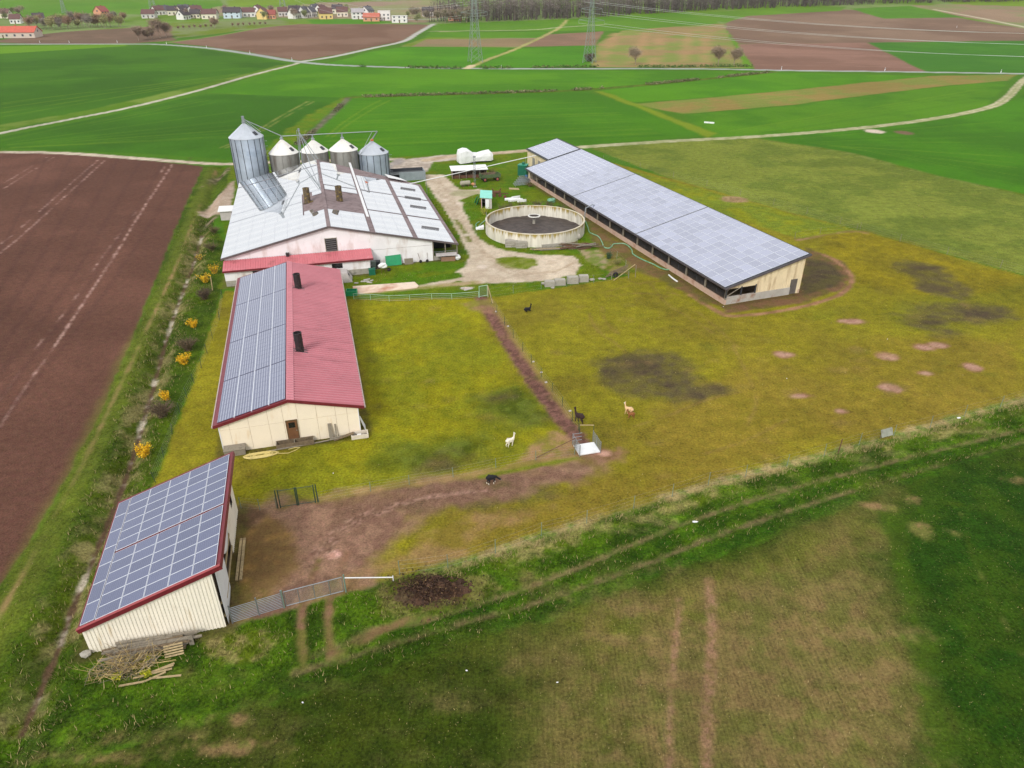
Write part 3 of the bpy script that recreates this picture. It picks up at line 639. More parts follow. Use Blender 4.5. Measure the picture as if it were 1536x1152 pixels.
# ------------------------------------------------------------------ building frames: a along the gable, b along the ridge
class Frame:
    def __init__(s, O, deg):
        s.O = Vector((O[0], O[1], 0)); s.rz = -math.radians(deg); a = math.radians(deg)
        s.w = Vector((math.sin(a), math.cos(a), 0)); s.u = Vector((math.cos(a), -math.sin(a), 0))
    def W(s, a, b, z=0.0): return s.O + s.u * a + s.w * b + Vector((0, 0, z))
    def loc(s, u, v, z=0.0):
        d = P(u, v, z) - s.O; return Vector((d.dot(s.u), d.dot(s.w), z))
A1, A2 = -15.334, -20.2
FS = Frame(P(136.6, 980), A1); FM = Frame(P(336.7, 679.5), A1); FB = Frame(P(340.4, 430.4), A1); FL = Frame(P(1086.4, 457.5), A2)

M_CREAM = mat('cream_sheet', (255,246,228), 0.55, 0.04, 0.7, stain=((210,186,146), 0.14, 0.9), streak=(2.2, 2.2, 0.35))
M_PEACH = mat('peach_panel', (255,240,216), 0.6, 0.03, 0.5, stain=((236,208,168), 0.12, 0.8), streak=(1.6, 1.6, 0.4))
M_BEIGE = mat('beige_sheet', (236,218,182), 0.6, 0.06, 0.6, stain=((176,150,116), 0.35, 0.8), streak=(2.0, 2.0, 0.3))
M_WHITEW = mat('white_render', (248,244,246), 0.8, 0.05, 0.4, stain=((206,188,180), 0.35, 0.5), streak=(1.2, 1.2, 0.4))
M_PLINTH = mat('concrete_plinth', (186,180,170), 0.9, 0.1, 0.8, stain=((150,112,90), 0.4, 0.7), bump=0.2)
M_CONC = mat('concrete', (178,172,160), 0.92, 0.14, 0.8, stain=((120,116,102), 0.4, 1.2), bump=0.3)
M_DRED = mat('dark_red_trim', (116,34,44), 0.45, 0.1, 1.0)
M_RED = mat('red_roof_sheet', (196,122,132), 0.5, 0.06, 0.35, stain=((164,100,108), 0.25, 0.35), streak=(0.4, 2.5, 1))
M_PINK = mat('pink_red_ridge', (216,136,146), 0.5, 0.06, 0.6)
M_LEANRED = mat('lean_to_red', (214,120,128), 0.5, 0.08, 0.5, stain=((160,92,92), 0.3, 0.5))
M_BROWNR = mat('weathered_fibre_roof', (142,124,124), 0.9, 0.12, 0.5, stain=((110,92,90), 0.4, 0.9), bump=0.15)
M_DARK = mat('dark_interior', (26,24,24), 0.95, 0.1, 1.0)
M_BLACK = mat('black_plastic', (44,38,40), 0.5, 0.12, 2.0, stain=((96,84,74), 0.15, 3.0))
M_GALV = mat('galvanised_steel', (168,174,178), 0.42, 0.08, 1.5, metal=0.75)
M_ALU = mat('white_aluminium', (226,230,240), 0.4, 0.03, 2.0, metal=0.2)
M_WOOD = mat('old_wood', (126,108,84), 0.9, 0.18, 3.0, stain=((86,74,60), 0.35, 4.0), bump=0.3)
M_WOODP = mat('pale_wood', (186,164,122), 0.9, 0.15, 3.0, stain=((140,120,90), 0.35, 4.0), bump=0.3)
M_WOODG = mat('grey_weathered_wood', (150,140,124), 0.9, 0.18, 3.0, stain=((104,96,82), 0.4, 3.0), bump=0.3)
M_WHITE = mat('white_sheeting', (244,244,244), 0.5, 0.03, 0.8, stain=((214,214,210), 0.25, 1.0))
M_DKFRAME = mat('dark_steel', (58,60,66), 0.6, 0.1, 2.0)

def pv_mat(name, cell, line, rough=0.12, cw=0.165, ch=0.165, var=0.16, metal=0.0, ior=1.5, lw=0.07, spec=0.5, stripes=False):
    """photovoltaic glass: cells with paler gaps, glossy front; small differences from module to module"""
    m = bpy.data.materials.new(name); m.use_nodes = True; N = m.node_tree.nodes; Lk = m.node_tree.links
    b = N['Principled BSDF']; b.inputs['Roughness'].default_value = rough; b.inputs['Metallic'].default_value = metal; b.inputs['IOR'].default_value = ior
    b.inputs['Specular IOR Level'].default_value = spec
    tc = N.new('ShaderNodeTexCoord'); sx = N.new('ShaderNodeSeparateXYZ'); Lk.new(tc.outputs['Object'], sx.inputs[0])
    def M(op, a, c):
        q = N.new('ShaderNodeMath'); q.operation = op
        for i, v in enumerate((a, c)):
            if isinstance(v, (int, float)): q.inputs[i].default_value = v
            elif v is not None: Lk.new(v, q.inputs[i])
        return q.outputs[0]
    def line_(o, p):
        f = M('FRACT', M('DIVIDE', o, p), 0.0); d = M('ABSOLUTE', M('SUBTRACT', f, 0.5), 0.0)
        return M('GREATER_THAN', d, 0.5 - lw / 2 if not stripes else 0.28)
    ly = line_(sx.outputs['X'] if stripes else sx.outputs['Y'], ch)
    g = ly if stripes else M('MAXIMUM', line_(sx.outputs['X'], cw), ly)
    oi = N.new('ShaderNodeObjectInfo')
    hv = N.new('ShaderNodeHueSaturation'); hv.inputs['Color'].default_value = (*lin(cell), 1)
    Lk.new(M('ADD', M('MULTIPLY', M('SUBTRACT', oi.outputs['Random'], 0.5), 2 * var), 1.0), hv.inputs['Value'])
    mx = N.new('ShaderNodeMixRGB'); Lk.new(g, mx.inputs[0]); Lk.new(hv.outputs[0], mx.inputs[1]); mx.inputs[2].default_value = (*lin(line), 1)
    Lk.new(mx.outputs[0], b.inputs['Base Color'])
    MATS[name] = m; return m
M_PV_SHED = pv_mat('solar_glass_blue', (98,104,132), (132,138,160), 0.10, spec=0.55, var=0.10)
M_PV_MID = pv_mat('solar_glass_striped', (112,117,140), (158,162,180), 0.12, ch=0.26, stripes=True, var=0.05)
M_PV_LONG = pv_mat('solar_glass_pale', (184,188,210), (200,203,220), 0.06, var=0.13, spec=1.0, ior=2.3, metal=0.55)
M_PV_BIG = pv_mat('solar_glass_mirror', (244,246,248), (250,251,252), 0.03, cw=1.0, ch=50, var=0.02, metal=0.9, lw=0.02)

def panel_mesh(name, lx, ly, frame, glass, fw=0.045, th=0.045):
    """one framed module, origin at its centre, x up the slope, y along the ridge"""
    mb = MB(); x, y = lx / 2, ly / 2; xi, yi = x - fw, y - fw
    mb.box(-x, x, -y, y, 0, th, 0)
    mb.f.pop(1); mb.m.pop(1)                       # open the top, then frame ring and sunk glass
    o = [(-x,-y,th),(x,-y,th),(x,y,th),(-x,y,th)]; i = [(-xi,-yi,th),(xi,-yi,th),(xi,yi,th),(-xi,yi,th)]
    for k in range(4):
        j = (k + 1) % 4; mb.quad(o[k], o[j], i[j], i[k], 0)
    mb.quad(*[(p[0], p[1], th - 0.006) for p in i], m=1)
    me = bpy.data.meshes.new(name); me.from_pydata(mb.v, [], mb.f)
    me.materials.append(frame); me.materials.append(glass); me.polygons.foreach_set('material_index', mb.m); me.update()
    return me
class Slope:
    """roof plane between (a0,z0) at the low edge and (a1,z1)"""
    def __init__(s, a0, z0, a1, z1): s.a0, s.z0, s.a1, s.z1 = a0, z0, a1, z1; s.ang = math.atan2(z1 - z0, a1 - a0); s.sg = 1 if a1 > a0 else -1; s.len = math.hypot(a1 - a0, z1 - z0)
    def at(s, t, b, h=0.0):
        h *= s.sg; return Vector((s.a0 + math.cos(s.ang) * t - math.sin(s.ang) * h, b, s.z0 + math.sin(s.ang) * t + math.cos(s.ang) * h))
    def put(s, name, me, parent, t, b, h=0.0):
        o = link(name, me, parent); o.location = s.at(t, b, h); o.rotation_euler = (0, -s.ang if s.sg > 0 else math.pi - s.ang, 0); return o
    def slab(s, mb, t0, t1, b0, b1, h0, h1, m=0):
        mb.hexa([s.at(t0,b0,h0), s.at(t1,b0,h0), s.at(t1,b1,h0), s.at(t0,b1,h0)], [s.at(t0,b0,h1), s.at(t1,b0,h1), s.at(t1,b1,h1), s.at(t0,b1,h1)], m)
def corr(mb, origin, along, L, span, nrm, period=0.25, depth=0.035, m=0):
    """trapezoidal sheet: profile along `along`, run out by span(t)"""
    origin, along, nrm = Vector(origin), Vector(along).normalized(), Vector(nrm).normalized()
    pr = [(0.0, 0), (0.5, 0), (0.6, 1), (0.9, 1)]; ts = []
    k = 0
    while k * period < L:
        ts += [((k + q) * period, o) for q, o in pr if (k + q) * period < L]; k += 1
    ts.append((L, 0)); prev = None
    for t, o in ts:
        p = origin + along * t + nrm * (o * depth); q = p + Vector(span(t))
        if prev: mb.quad(prev[0], p, q, prev[1], m)
        prev = (p, q)
    return mb

# ================================================================== 1. solar shed by the gate
sh = thing('solar_shed', 'cream corrugated shed with a single sloping solar roof beside the steel gate', 'shed', FS.O, FS.rz)
SA, SB = 8.75, 13.3                                   # width and depth
sl_s = Slope(-0.12, 2.50, 9.45, 5.82)
def roof_z(sl, a): return sl.z0 + (a - sl.a0) * math.tan(sl.ang)
mb = MB(); corr(mb, (0, 0, -0.25), (1, 0, 0), SA, lambda t: (0, 0, roof_z(sl_s, t) + 0.2 - 0.03), (0, -1, 0), 0.24, 0.045)
mb.box(0, SA, 0.03, 0.09, -0.25, 2.4); mb.build('front_wall', M_CREAM, sh)
mb = MB(); corr(mb, (SA, SB, -0.25), (-1, 0, 0), SA, lambda t: (0, 0, roof_z(sl_s, SA - t) + 0.2 - 0.03), (0, 1, 0), 0.24, 0.045); mb.build('back_wall', M_CREAM, sh)
mb = MB(); corr(mb, (0, SB, -0.25), (0, -1, 0), SB, lambda t: (0, 0, 2.65), (-1, 0, 0), 0.24, 0.045); mb.build('side_wall', M_CREAM, sh)
zt = roof_z(sl_s, SA) - 0.12
mb = MB(); corr(mb, (SA, 7.7, -0.25), (0, 1, 0), 3.2, lambda t: (0, 0, zt + 0.25), (1, 0, 0), 0.24, 0.045)
corr(mb, (SA, 10.9, -0.25), (0, 1, 0), 1.1, lambda t: (0, 0, 2.2), (1, 0, 0), 0.24, 0.045)
corr(mb, (SA, 10.9, 3.5), (0, 1, 0), 1.1, lambda t: (0, 0, zt - 3.5), (1, 0, 0), 0.24, 0.045)
corr(mb, (SA, 12.0, -0.25), (0, 1, 0), 1.3, lambda t: (0, 0, zt + 0.25), (1, 0, 0), 0.24, 0.045); mb.build('yard_wall', M_CREAM, sh)
mb = MB(); mb.box(0.1, 8.6, 0.12, 13.2, -0.02, 0.03); mb.build('floor', mat('earth_floor', (92,76,60), 0.95), sh)
for q, b0 in enumerate((0.06, 3.9, 7.6)):
    mb = MB(); mb.box(SA - 0.16, SA, b0, b0 + 0.16, -0.2, zt); mb.build('post', M_WOOD, sh)
mb = MB(); sl_s.slab(mb, 0, sl_s.len, -0.22, SB + 0.25, 0, 0.06); rf = mb.build('roof', M_DRED, sh)
mb = MB(); sl_s.slab(mb, -0.03, sl_s.len + 0.06, -0.30, -0.22, -0.26, 0.09); mb.build('fascia', M_DRED, rf)
mb = MB(); sl_s.slab(mb, -0.02, sl_s.len + 0.05, -0.325, -0.10, 0.09, 0.115); mb.build('verge_trim', mat('light_red_trim', (164,72,74), 0.5, 0.1, 1.0), rf)
mb = MB(); sl_s.slab(mb, sl_s.len, sl_s.len + 0.05, -0.22, SB + 0.25, -0.22, 0.08); mb.build('fascia', M_DRED, rf)
pm = panel_mesh('solar_panel', 1.69, 1.075, M_ALU, M_PV_SHED, 0.03); pm2 = panel_mesh('solar_panel', 1.0, 1.85, M_ALU, M_PV_SHED, 0.03)
t0 = 0.22
for i in range(7): sl_s.put('solar_panel', pm2, sh, t0 + 0.5, -0.02 + 0.925 + i * 1.885, 0.10)
for c in range(5):
    for r in range(12):
        b = -0.10 + 0.54 + r * 1.09 + (0.22 if r >= 6 else 0)
        sl_s.put('solar_panel', pm, sh, t0 + 1.08 + 0.84 + c * 1.725, b, 0.10)
# torn white sheeting hung over the open side
def crumple(W, Hh, nx, ny, amp, seed):
    r = random.Random(seed); ph = [r.uniform(0, 6) for _ in range(6)]; mb = MB(); g = {}
    for i in range(nx + 1):
        for j in range(ny + 1):
            x = W * i / nx; z = Hh * j / ny
            d = amp * (math.sin(x * 3.1 + ph[0] + z) + 0.6 * math.sin(z * 4.3 + x * 1.7 + ph[1]) + 0.4 * math.sin(x * 7 + ph[2]))
            g[i, j] = (x, z, d)
    return g, nx, ny
def sheet_obj(name, W, Hh, place, amp, seed, material, parent, shape=None):
    g, nx, ny = crumple(W, Hh, 14, 14, amp, seed); mb = MB(); ids = {}
    for k, (x, z, d) in g.items():
        if shape: x, z = shape(x / W, z / Hh)
        ids[k] = len(mb.v); mb.v.append(tuple(place(x, z, d)))
    for i in range(nx):
        for j in range(ny):
            mb.f.append((ids[i, j], ids[i+1, j], ids[i+1, j+1], ids[i, j+1])); mb.m.append(0)
    o = mb.build(name, material, parent, smooth=True)
    o.modifiers.new('thickness', 'SOLIDIFY').thickness = 0.012
    return o
sheet_obj('torn_sheet', 1, 1, lambda x, z, d: (SA + 0.14 + d, x, z), 0.05, 3, M_WHITE, sh, lambda s, t: (0.1 + 3.7 * s, 0.1 + t * (zt - 0.2 - 0.9 * s - 1.6 * s * (1 - t))))
sheet_obj('torn_sheet', 1, 1, lambda x, z, d: (SA + 0.2 + d, x, z), 0.07, 5, M_WHITE, sh, lambda s, t: (4.0 + 3.6 * s, zt - 0.1 - (1 - t) * (1.2 + 1.9 * math.sin(math.pi * (0.15 + 0.75 * s)))))
mb = MB(); mb.box(SA + 0.02, SA + 0.10, 0.2, 7.6, 2.0, 2.2); mb.build('rail', M_WOODP, sh)
mb = MB(); mb.box(SA + 0.02, SA + 0.10, 0.2, 7.6, 0.75, 0.95); mb.build('rail', M_WOODP, sh)

# ================================================================== 2. red-roofed barn
ba = thing('red_roof_barn', 'long peach walled barn with red roof and two black vent pipes', 'barn', FM.O, FM.rz)
MA, MBd = 13.1, 39.4
sl_l = Slope(-0.42, 3.20, 6.65, 5.02); sl_r = Slope(13.72, 3.20, 6.65, 5.02)
def gable(a0, a1, apex, ze, zr, b, z0=-0.25):
    return [(a0, b, z0), (a1, b, z0), (a1, b, ze), (apex, b, zr), (a0, b, ze)]
ze = roof_z(sl_l, 0) - 0.06
# gable faced with separate boards: lower row and upper row, seams left open
segs_ = [0.0, 0.95, 2.75, 4.55, 5.95, 7.3, 9.1, 10.9, 12.0, 13.1]
mb = MB(); mb.prism(gable(0.03, MA - 0.03, 6.65, ze - 0.03, 4.9, 0.06), (0, 0.12, 0)); mb.build('gable_wall', mat('seam_backing_board', (196,164,124), 0.8), ba)  # tan backing board that shows through the open seams
for k in range(9):
    x0, x1 = segs_[k] + 0.012, segs_[k+1] - 0.012
    mb = MB(); mb.box(x0, x1, -0.0, 0.06, -0.02 - 0.012 * k, 2.52); mb.build('wall_panel', M_PEACH, ba)
    def top(x): return roof_z(sl_l, x) - 0.05 if x < 6.65 else roof_z(sl_r, x) - 0.05
    mb = MB(); pts = [(x0, 0, 2.545), (x1, 0, 2.545), (x1, 0, top(x1))] + ([(6.65, 0, top(6.65))] if x0 < 6.65 < x1 else []) + [(x0, 0, top(x0))]
    mb.prism(pts[::-1], (0, 0.06, 0)); mb.build('wall_panel', M_PEACH, ba)
mb = MB(); mb.prism(gable(0, MA, 6.65, ze, 4.95, MBd - 0.12), (0, 0.12, 0)); mb.build('back_wall', M_PEACH, ba)
for a in (0.0, MA - 0.12):
    mb = MB(); mb.box(a, a + 0.12, 0.18, MBd - 0.12, -0.25, 3.2); mb.build('side_wall', M_PEACH, ba)
for a in (-0.045, MA - 0.04):
    mb = MB(); mb.box(a, a + 0.085, -0.03, 0.05, -0.2, 3.18); mb.build('corner_trim', M_WHITE, ba)
mb = MB(); sl_l.slab(mb, 0, sl_l.len, -0.22, MBd + 0.22, 0, 0.08); rfl = mb.build('roof', M_DRED, ba)
mb = MB(); sl_r.slab(mb, 0, sl_r.len, -0.22, MBd + 0.22, -0.08, -0.02)
corr(mb, sl_r.at(0, MBd + 0.22, 0.0), (0, -1, 0), MBd + 0.44, lambda t: sl_r.at(sl_r.len, 0, 0) - sl_r.at(0, 0, 0), (0.25, 0, 0.97), 0.50, 0.17)
rfr = mb.build('roof', M_RED, ba)
mb = MB(); sl_l.slab(mb, sl_l.len - 0.05, sl_l.len + 0.03, -0.24, MBd + 0.24, 0.10, 0.13)
mb.hexa([(6.55,-0.24,5.09),(7.25,-0.24,4.99),(7.25,MBd+0.24,4.99),(6.55,MBd+0.24,5.09)], [(6.60,-0.24,5.16),(7.25,-0.24,5.02),(7.25,MBd+0.24,5.02),(6.60,MBd+0.24,5.16)]); mb.build('ridge_cap', M_PINK, ba)
for sgn, sl_ in ((1, sl_l), (-1, sl_r)):
    mb = MB()
    p0, p1 = sl_.at(-0.02, 0, 0), sl_.at(sl_.len, 0, 0)
    mb.hexa([(p0.x,-0.30,p0.z-0.2),(p1.x,-0.30,p1.z-0.2),(p1.x,-0.23,p1.z-0.2),(p0.x,-0.23,p0.z-0.2)], [(p0.x,-0.30,p0.z+0.12),(p1.x,-0.30,p1.z+0.12),(p1.x,-0.23,p1.z+0.12),(p0.x,-0.23,p0.z+0.12)])
    mb.build('verge_board', M_DRED, ba)
for a in (-0.5, 13.8):
    mb = MB(); mb.tube([(a, -0.25, 3.17), (a, MBd + 0.25, 3.17)], 0.085, 8); mb.build('gutter', mat('pale_gutter', (200,180,172), 0.5), ba)
mb = MB(); sl_l.slab(mb, 0.10, 0.45, -0.2, MBd + 0.2, 0.08, 0.10); 
mb.build('eave_strip', mat('eave_dark_red', (132,64,74), 0.6, 0.2, 6.0), ba)
cuts = [0.05, 8.35, 17.75, 29.0, 39.3]; nrow = [8, 9, 11, 10]
pmm = {}
for k in range(4):
    wd = (cuts[k+1] - cuts[k] - 0.16) / nrow[k]
    me = panel_mesh('solar_panel', 1.56, wd - 0.004, mat('pv_edge', (140,146,172), 0.5), M_PV_MID, 0.012)
    for c in range(4):
        for r in range(nrow[k]): sl_l.put('solar_panel', me, ba, 0.47 + 0.79 + c * 1.70, cuts[k] + (r + 0.5) * wd, 0.13)
for c in range(3):
    mb = MB(); sl_l.slab(mb, 0.47 + 1.585 + c * 1.70, 0.47 + 1.685 + c * 1.70, 0.0, MBd, 0.082, 0.14); mb.build('panel_rail', M_ALU, ba)
def vent_pipe(par, sl_, t, b, r, h, plate=True, m=M_BLACK):
    p = sl_.at(t, b, 0.0); v = bpy.data.objects.new('vent_pipe', None); COL.objects.link(v); v.parent = par; v.location = p
    mb = MB(); mb.lathe([(r, -0.25), (r, h), (r * 0.86, h), (r * 0.86, h - 0.5), (0.0, h - 0.5)], 20); mb.build('flue', m, v, smooth=False)
    for z in (0.45, h * 0.62, h - 0.05):
        mb = MB(); mb.lathe([(r + 0.005, z - 0.04), (r + 0.03, z - 0.03), (r + 0.03, z + 0.03), (r + 0.005, z + 0.04)], 20); mb.build('collar', m, v)
    if plate:
        mb = MB(); n = len(mb.v)
        q = [sl_.at(t - 0.75, b - 0.45, 0.07) - p, sl_.at(t + 0.95, b - 0.45, 0.07) - p, sl_.at(t + 0.95, b + 0.45, 0.07) - p, sl_.at(t - 0.75, b + 0.45, 0.07) - p]
        q = q if sl_.a1 > sl_.a0 else q[::-1]
        mb.hexa(q, [k + Vector((0, 0, 0.06)) for k in q]); mb.build('flashing', m, v)
    return v
vent_pipe(ba, sl_r, sl_r.len - 1.35, 10.8, 0.44, 2.3); vent_pipe(ba, sl_r, sl_r.len - 1.4, 29.6, 0.44, 2.1)
# gable door
dr = MB().box(6.16, 7.12, -0.05, -0.01, 0.42, 2.62).build('door', mat('brown_door', (122,82,52), 0.6, 0.15, 2.0), ba)
for bx_ in ((6.08,6.16,-0.07,0.0,0.42,2.70), (7.12,7.20,-0.07,0.0,0.42,2.70), (6.16,7.12,-0.07,0.0,2.62,2.70)): MB().box(*bx_).build('frame', mat('door_frame', (104,84,54), 0.7), dr)
MB().box(6.34, 6.94, -0.062, -0.052, 1.82, 2.42).build('pane', mat('dark_glass', (34,34,36), 0.15, 0.1, 1.0), dr)
MB().box(6.99, 7.07, -0.09, -0.05, 1.42, 1.54).build('handle', M_GALV, dr)
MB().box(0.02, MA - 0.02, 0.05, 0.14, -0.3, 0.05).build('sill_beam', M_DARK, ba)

# ================================================================== 3. big white barn with the mirror-bright solar roof
bb = thing('white_barn', 'wide white barn with glossy pale solar roof and red lean-to in front of silos', 'barn', FB.O, FB.rz)
GB = 3.2
bl = Slope(-0.45, 3.38, 15.9, 7.10); br = Slope(36.05, 2.60, 15.9, 7.10)
BK = 51.3
def btop(x): return (roof_z(bl, x) if x < 15.9 else roof_z(br, x)) - 0.1
mb = MB(); mb.prism([(0, GB, -0.2), (31.8, GB, -0.2), (31.8, GB, btop(31.8)), (15.9, GB, btop(15.9)), (0, GB, btop(0))], (0, 0.3, 0)); mb.build('gable_wall', M_WHITEW, bb)
mb = MB(); mb.box(17.0, 31.8, GB - 0.03, GB, 2.66, 2.70); mb.build('wall_seam', mat('grey_seam', (190,182,178), 0.8), bb)
MB().box(0.0, 0.3, GB + 0.3, BK - 1, -0.2, 3.3).build('side_wall', M_WHITEW, bb)
MB().box(31.5, 31.8, GB + 0.3, 41, -0.2, btop(31.8)).build('side_wall', M_WHITEW, bb)
mb = MB(); mb.prism([(0.3, BK - 1, -0.2), (31.5, BK - 9, -0.2), (31.5, BK - 9, 3.3), (15.9, BK - 1, 6.8), (0.3, BK - 1, 3.3)], (0, 0.3, 0)); mb.build('back_wall', M_WHITEW, bb)
mb = MB(); bl.slab(mb, 0, bl.len, GB - 0.35, BK, -0.14, 0.0); mb.build('roof', M_BROWNR, bb)
mb = MB()
c4 = [br.at(0, GB-0.35, 0), br.at(br.len, GB-0.35, 0), br.at(br.len, BK, 0), br.at(0, 42.8, 0)]
mb.hexa([p for p in c4[::-1]], [p + Vector((0, 0, 0.13)) for p in c4[::-1]])
for v in range(len(mb.v)): mb.v[v] = (mb.v[v][0], mb.v[v][1], mb.v[v][2] - 0.13)
mb.build('roof', M_BROWNR, bb)
for sl_ in (bl, br):
    p0, p1 = sl_.at(-0.02, 0, 0), sl_.at(sl_.len, 0, 0)
    mb = MB(); mb.hexa([(p0.x,GB-0.42,p0.z-0.22),(p1.x,GB-0.42,p1.z-0.22),(p1.x,GB-0.36,p1.z-0.22),(p0.x,GB-0.36,p0.z-0.22)], [(p0.x,GB-0.42,p0.z+0.06),(p1.x,GB-0.42,p1.z+0.06),(p1.x,GB-0.36,p1.z+0.06),(p0.x,GB-0.36,p0.z+0.06)])
    mb.build('verge_board', mat('grey_brown_board', (104,92,92), 0.8), bb)
mb = MB()
for k in range(32):
    b0 = GB - 0.4 + k * 1.51
    mb.box(15.62, 16.18, b0, b0 + 1.48, 7.06, 7.17 + 0.012 * (k % 2))
mb.build('ridge_tiles', M_BROWNR, bb)
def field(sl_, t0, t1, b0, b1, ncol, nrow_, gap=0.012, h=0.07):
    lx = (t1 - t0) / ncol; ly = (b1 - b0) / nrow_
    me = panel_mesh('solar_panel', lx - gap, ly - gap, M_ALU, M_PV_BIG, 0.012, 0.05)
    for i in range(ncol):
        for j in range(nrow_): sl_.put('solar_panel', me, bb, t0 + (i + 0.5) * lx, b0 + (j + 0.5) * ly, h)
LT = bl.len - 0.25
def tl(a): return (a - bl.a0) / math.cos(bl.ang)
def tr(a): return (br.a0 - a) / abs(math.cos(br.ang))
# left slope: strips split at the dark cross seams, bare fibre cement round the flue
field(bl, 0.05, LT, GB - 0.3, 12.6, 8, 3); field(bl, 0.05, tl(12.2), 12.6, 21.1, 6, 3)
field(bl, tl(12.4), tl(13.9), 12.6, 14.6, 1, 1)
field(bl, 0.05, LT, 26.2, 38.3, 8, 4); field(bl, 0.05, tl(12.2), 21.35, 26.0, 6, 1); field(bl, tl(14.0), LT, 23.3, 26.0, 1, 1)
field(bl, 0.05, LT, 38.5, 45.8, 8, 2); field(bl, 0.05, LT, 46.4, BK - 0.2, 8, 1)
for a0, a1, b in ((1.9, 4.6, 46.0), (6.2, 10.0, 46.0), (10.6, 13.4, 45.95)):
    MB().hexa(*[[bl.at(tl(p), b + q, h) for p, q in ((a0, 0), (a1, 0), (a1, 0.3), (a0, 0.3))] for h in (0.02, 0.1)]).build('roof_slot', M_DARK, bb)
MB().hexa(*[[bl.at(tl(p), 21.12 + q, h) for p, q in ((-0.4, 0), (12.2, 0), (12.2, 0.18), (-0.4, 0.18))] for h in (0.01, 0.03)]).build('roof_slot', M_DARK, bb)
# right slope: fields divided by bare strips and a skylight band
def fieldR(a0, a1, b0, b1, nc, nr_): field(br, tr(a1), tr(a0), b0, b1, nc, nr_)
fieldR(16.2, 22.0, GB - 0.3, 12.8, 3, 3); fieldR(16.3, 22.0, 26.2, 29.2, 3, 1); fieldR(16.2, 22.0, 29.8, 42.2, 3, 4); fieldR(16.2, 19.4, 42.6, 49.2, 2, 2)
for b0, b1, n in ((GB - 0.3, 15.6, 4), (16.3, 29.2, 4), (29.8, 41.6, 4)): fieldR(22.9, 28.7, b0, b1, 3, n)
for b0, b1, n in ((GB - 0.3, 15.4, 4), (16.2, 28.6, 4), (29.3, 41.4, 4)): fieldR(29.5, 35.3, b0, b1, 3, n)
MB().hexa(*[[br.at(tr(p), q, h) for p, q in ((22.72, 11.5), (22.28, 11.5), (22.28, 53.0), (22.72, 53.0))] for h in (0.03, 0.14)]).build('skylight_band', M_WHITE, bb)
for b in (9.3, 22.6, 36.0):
    MB().hexa(*[[br.at(tr(p), q, h) for p, q in ((34.0, b), (31.1, b), (31.1, b + 0.35), (34.0, b + 0.35))] for h in (0.08, 0.32)]).build('roof_vent', mat('slot_grey', (112,110,112), 0.7), bb)
MB().hexa(*[[br.at(tr(p), q, h) for p, q in ((34.0, 28.85), (31.0, 28.85), (31.0, 29.5), (34.0, 29.5))] for h in (0.08, 0.3)]).build('roof_vent', mat('slot_grey', (112,110,112), 0.7), bb)
MB().hexa(*[[Vector(p) + Vector((0, 0, h)) for p in ((29.2, 47.2, 4.2), (29.5, 42.6, 4.5), (33.2, 42.4, 3.6), (32.2, 45.6, 3.5))] for h in (0, 0.08)][::1]).build('tilted_sheet', M_WHITE, bb)
M_FLUE = mat('rusty_flue', (92,78,62), 0.8, 0.2, 3.0, stain=((178,150,60), 0.35, 2.0))
vent_pipe(bb, bl, tl(13.1), 19.8, 0.55, 2.6, True, M_FLUE); vent_pipe(bb, br, tr(18.5), 19.4, 0.55, 2.6, False, M_FLUE)
# louvred opening in the gable
lv = MB().box(15.1, 16.8, GB - 0.02, GB + 0.02, 3.1, 5.1).build('louvre', M_DARK, bb)
for k in range(6):
    MB().hexa([(15.18,GB-0.10,3.2+k*0.32),(16.72,GB-0.10,3.2+k*0.32),(16.72,GB-0.03,3.32+k*0.32),(15.18,GB-0.03,3.32+k*0.32)], [(15.18,GB-0.10,3.23+k*0.32),(16.72,GB-0.10,3.23+k*0.32),(16.72,GB-0.03,3.35+k*0.32),(15.18,GB-0.03,3.35+k*0.32)]).build('slat', mat('louvre_slat', (88,84,84), 0.7), lv)
for bx_ in ((15.0,15.1,3.0,5.2), (16.8,16.9,3.0,5.2), (15.1,16.8,3.0,3.1), (15.1,16.8,5.1,5.2)): MB().box(bx_[0], bx_[1], GB-0.08, GB+0.01, bx_[2], bx_[3]).build('frame', M_CONC, lv)
# red lean-to along the gable
mb = MB(); corr(mb, (-0.15, -0.3, 2.50), (1, 0, 0), 22.1, lambda t: (0, 3.4, 0.52), (0, 0, 1), 0.36, 0.05); lr = mb.build('lean_to_roof', M_LEANRED, bb)
mb = MB(); mb.box(-0.18, 21.97, -0.36, -0.28, 2.28, 2.56); mb.build('gutter', M_DRED, lr)
mb = MB(); mb.box(0, 21.4, 0, 0.25, 0.9, 2.45); mb.build('lean_to_wall', M_WHITEW, bb); MB().box(0, 21.45, -0.03, 0.25, -0.2, 0.9).build('plinth', M_CONC, bb)
MB().box(21.15, 21.4, 0.25, GB, -0.2, 2.6).build('lean_to_side', M_WHITEW, bb); MB().box(0, 0.25, 0.25, GB, -0.2, 2.6).build('lean_to_side', M_WHITEW, bb)
for a in (6.2, 15.6, 4.0): MB().box(a, a + 1.6, -0.05, 0.02, 1.35, 2.1).build('window', mat('dark_glass', (34,34,36), 0.15), bb)
MB().box(9.0, 9.5, 2.6, 3.1, 2.9, 3.5).build('roof_flue', M_BLACK, bb)
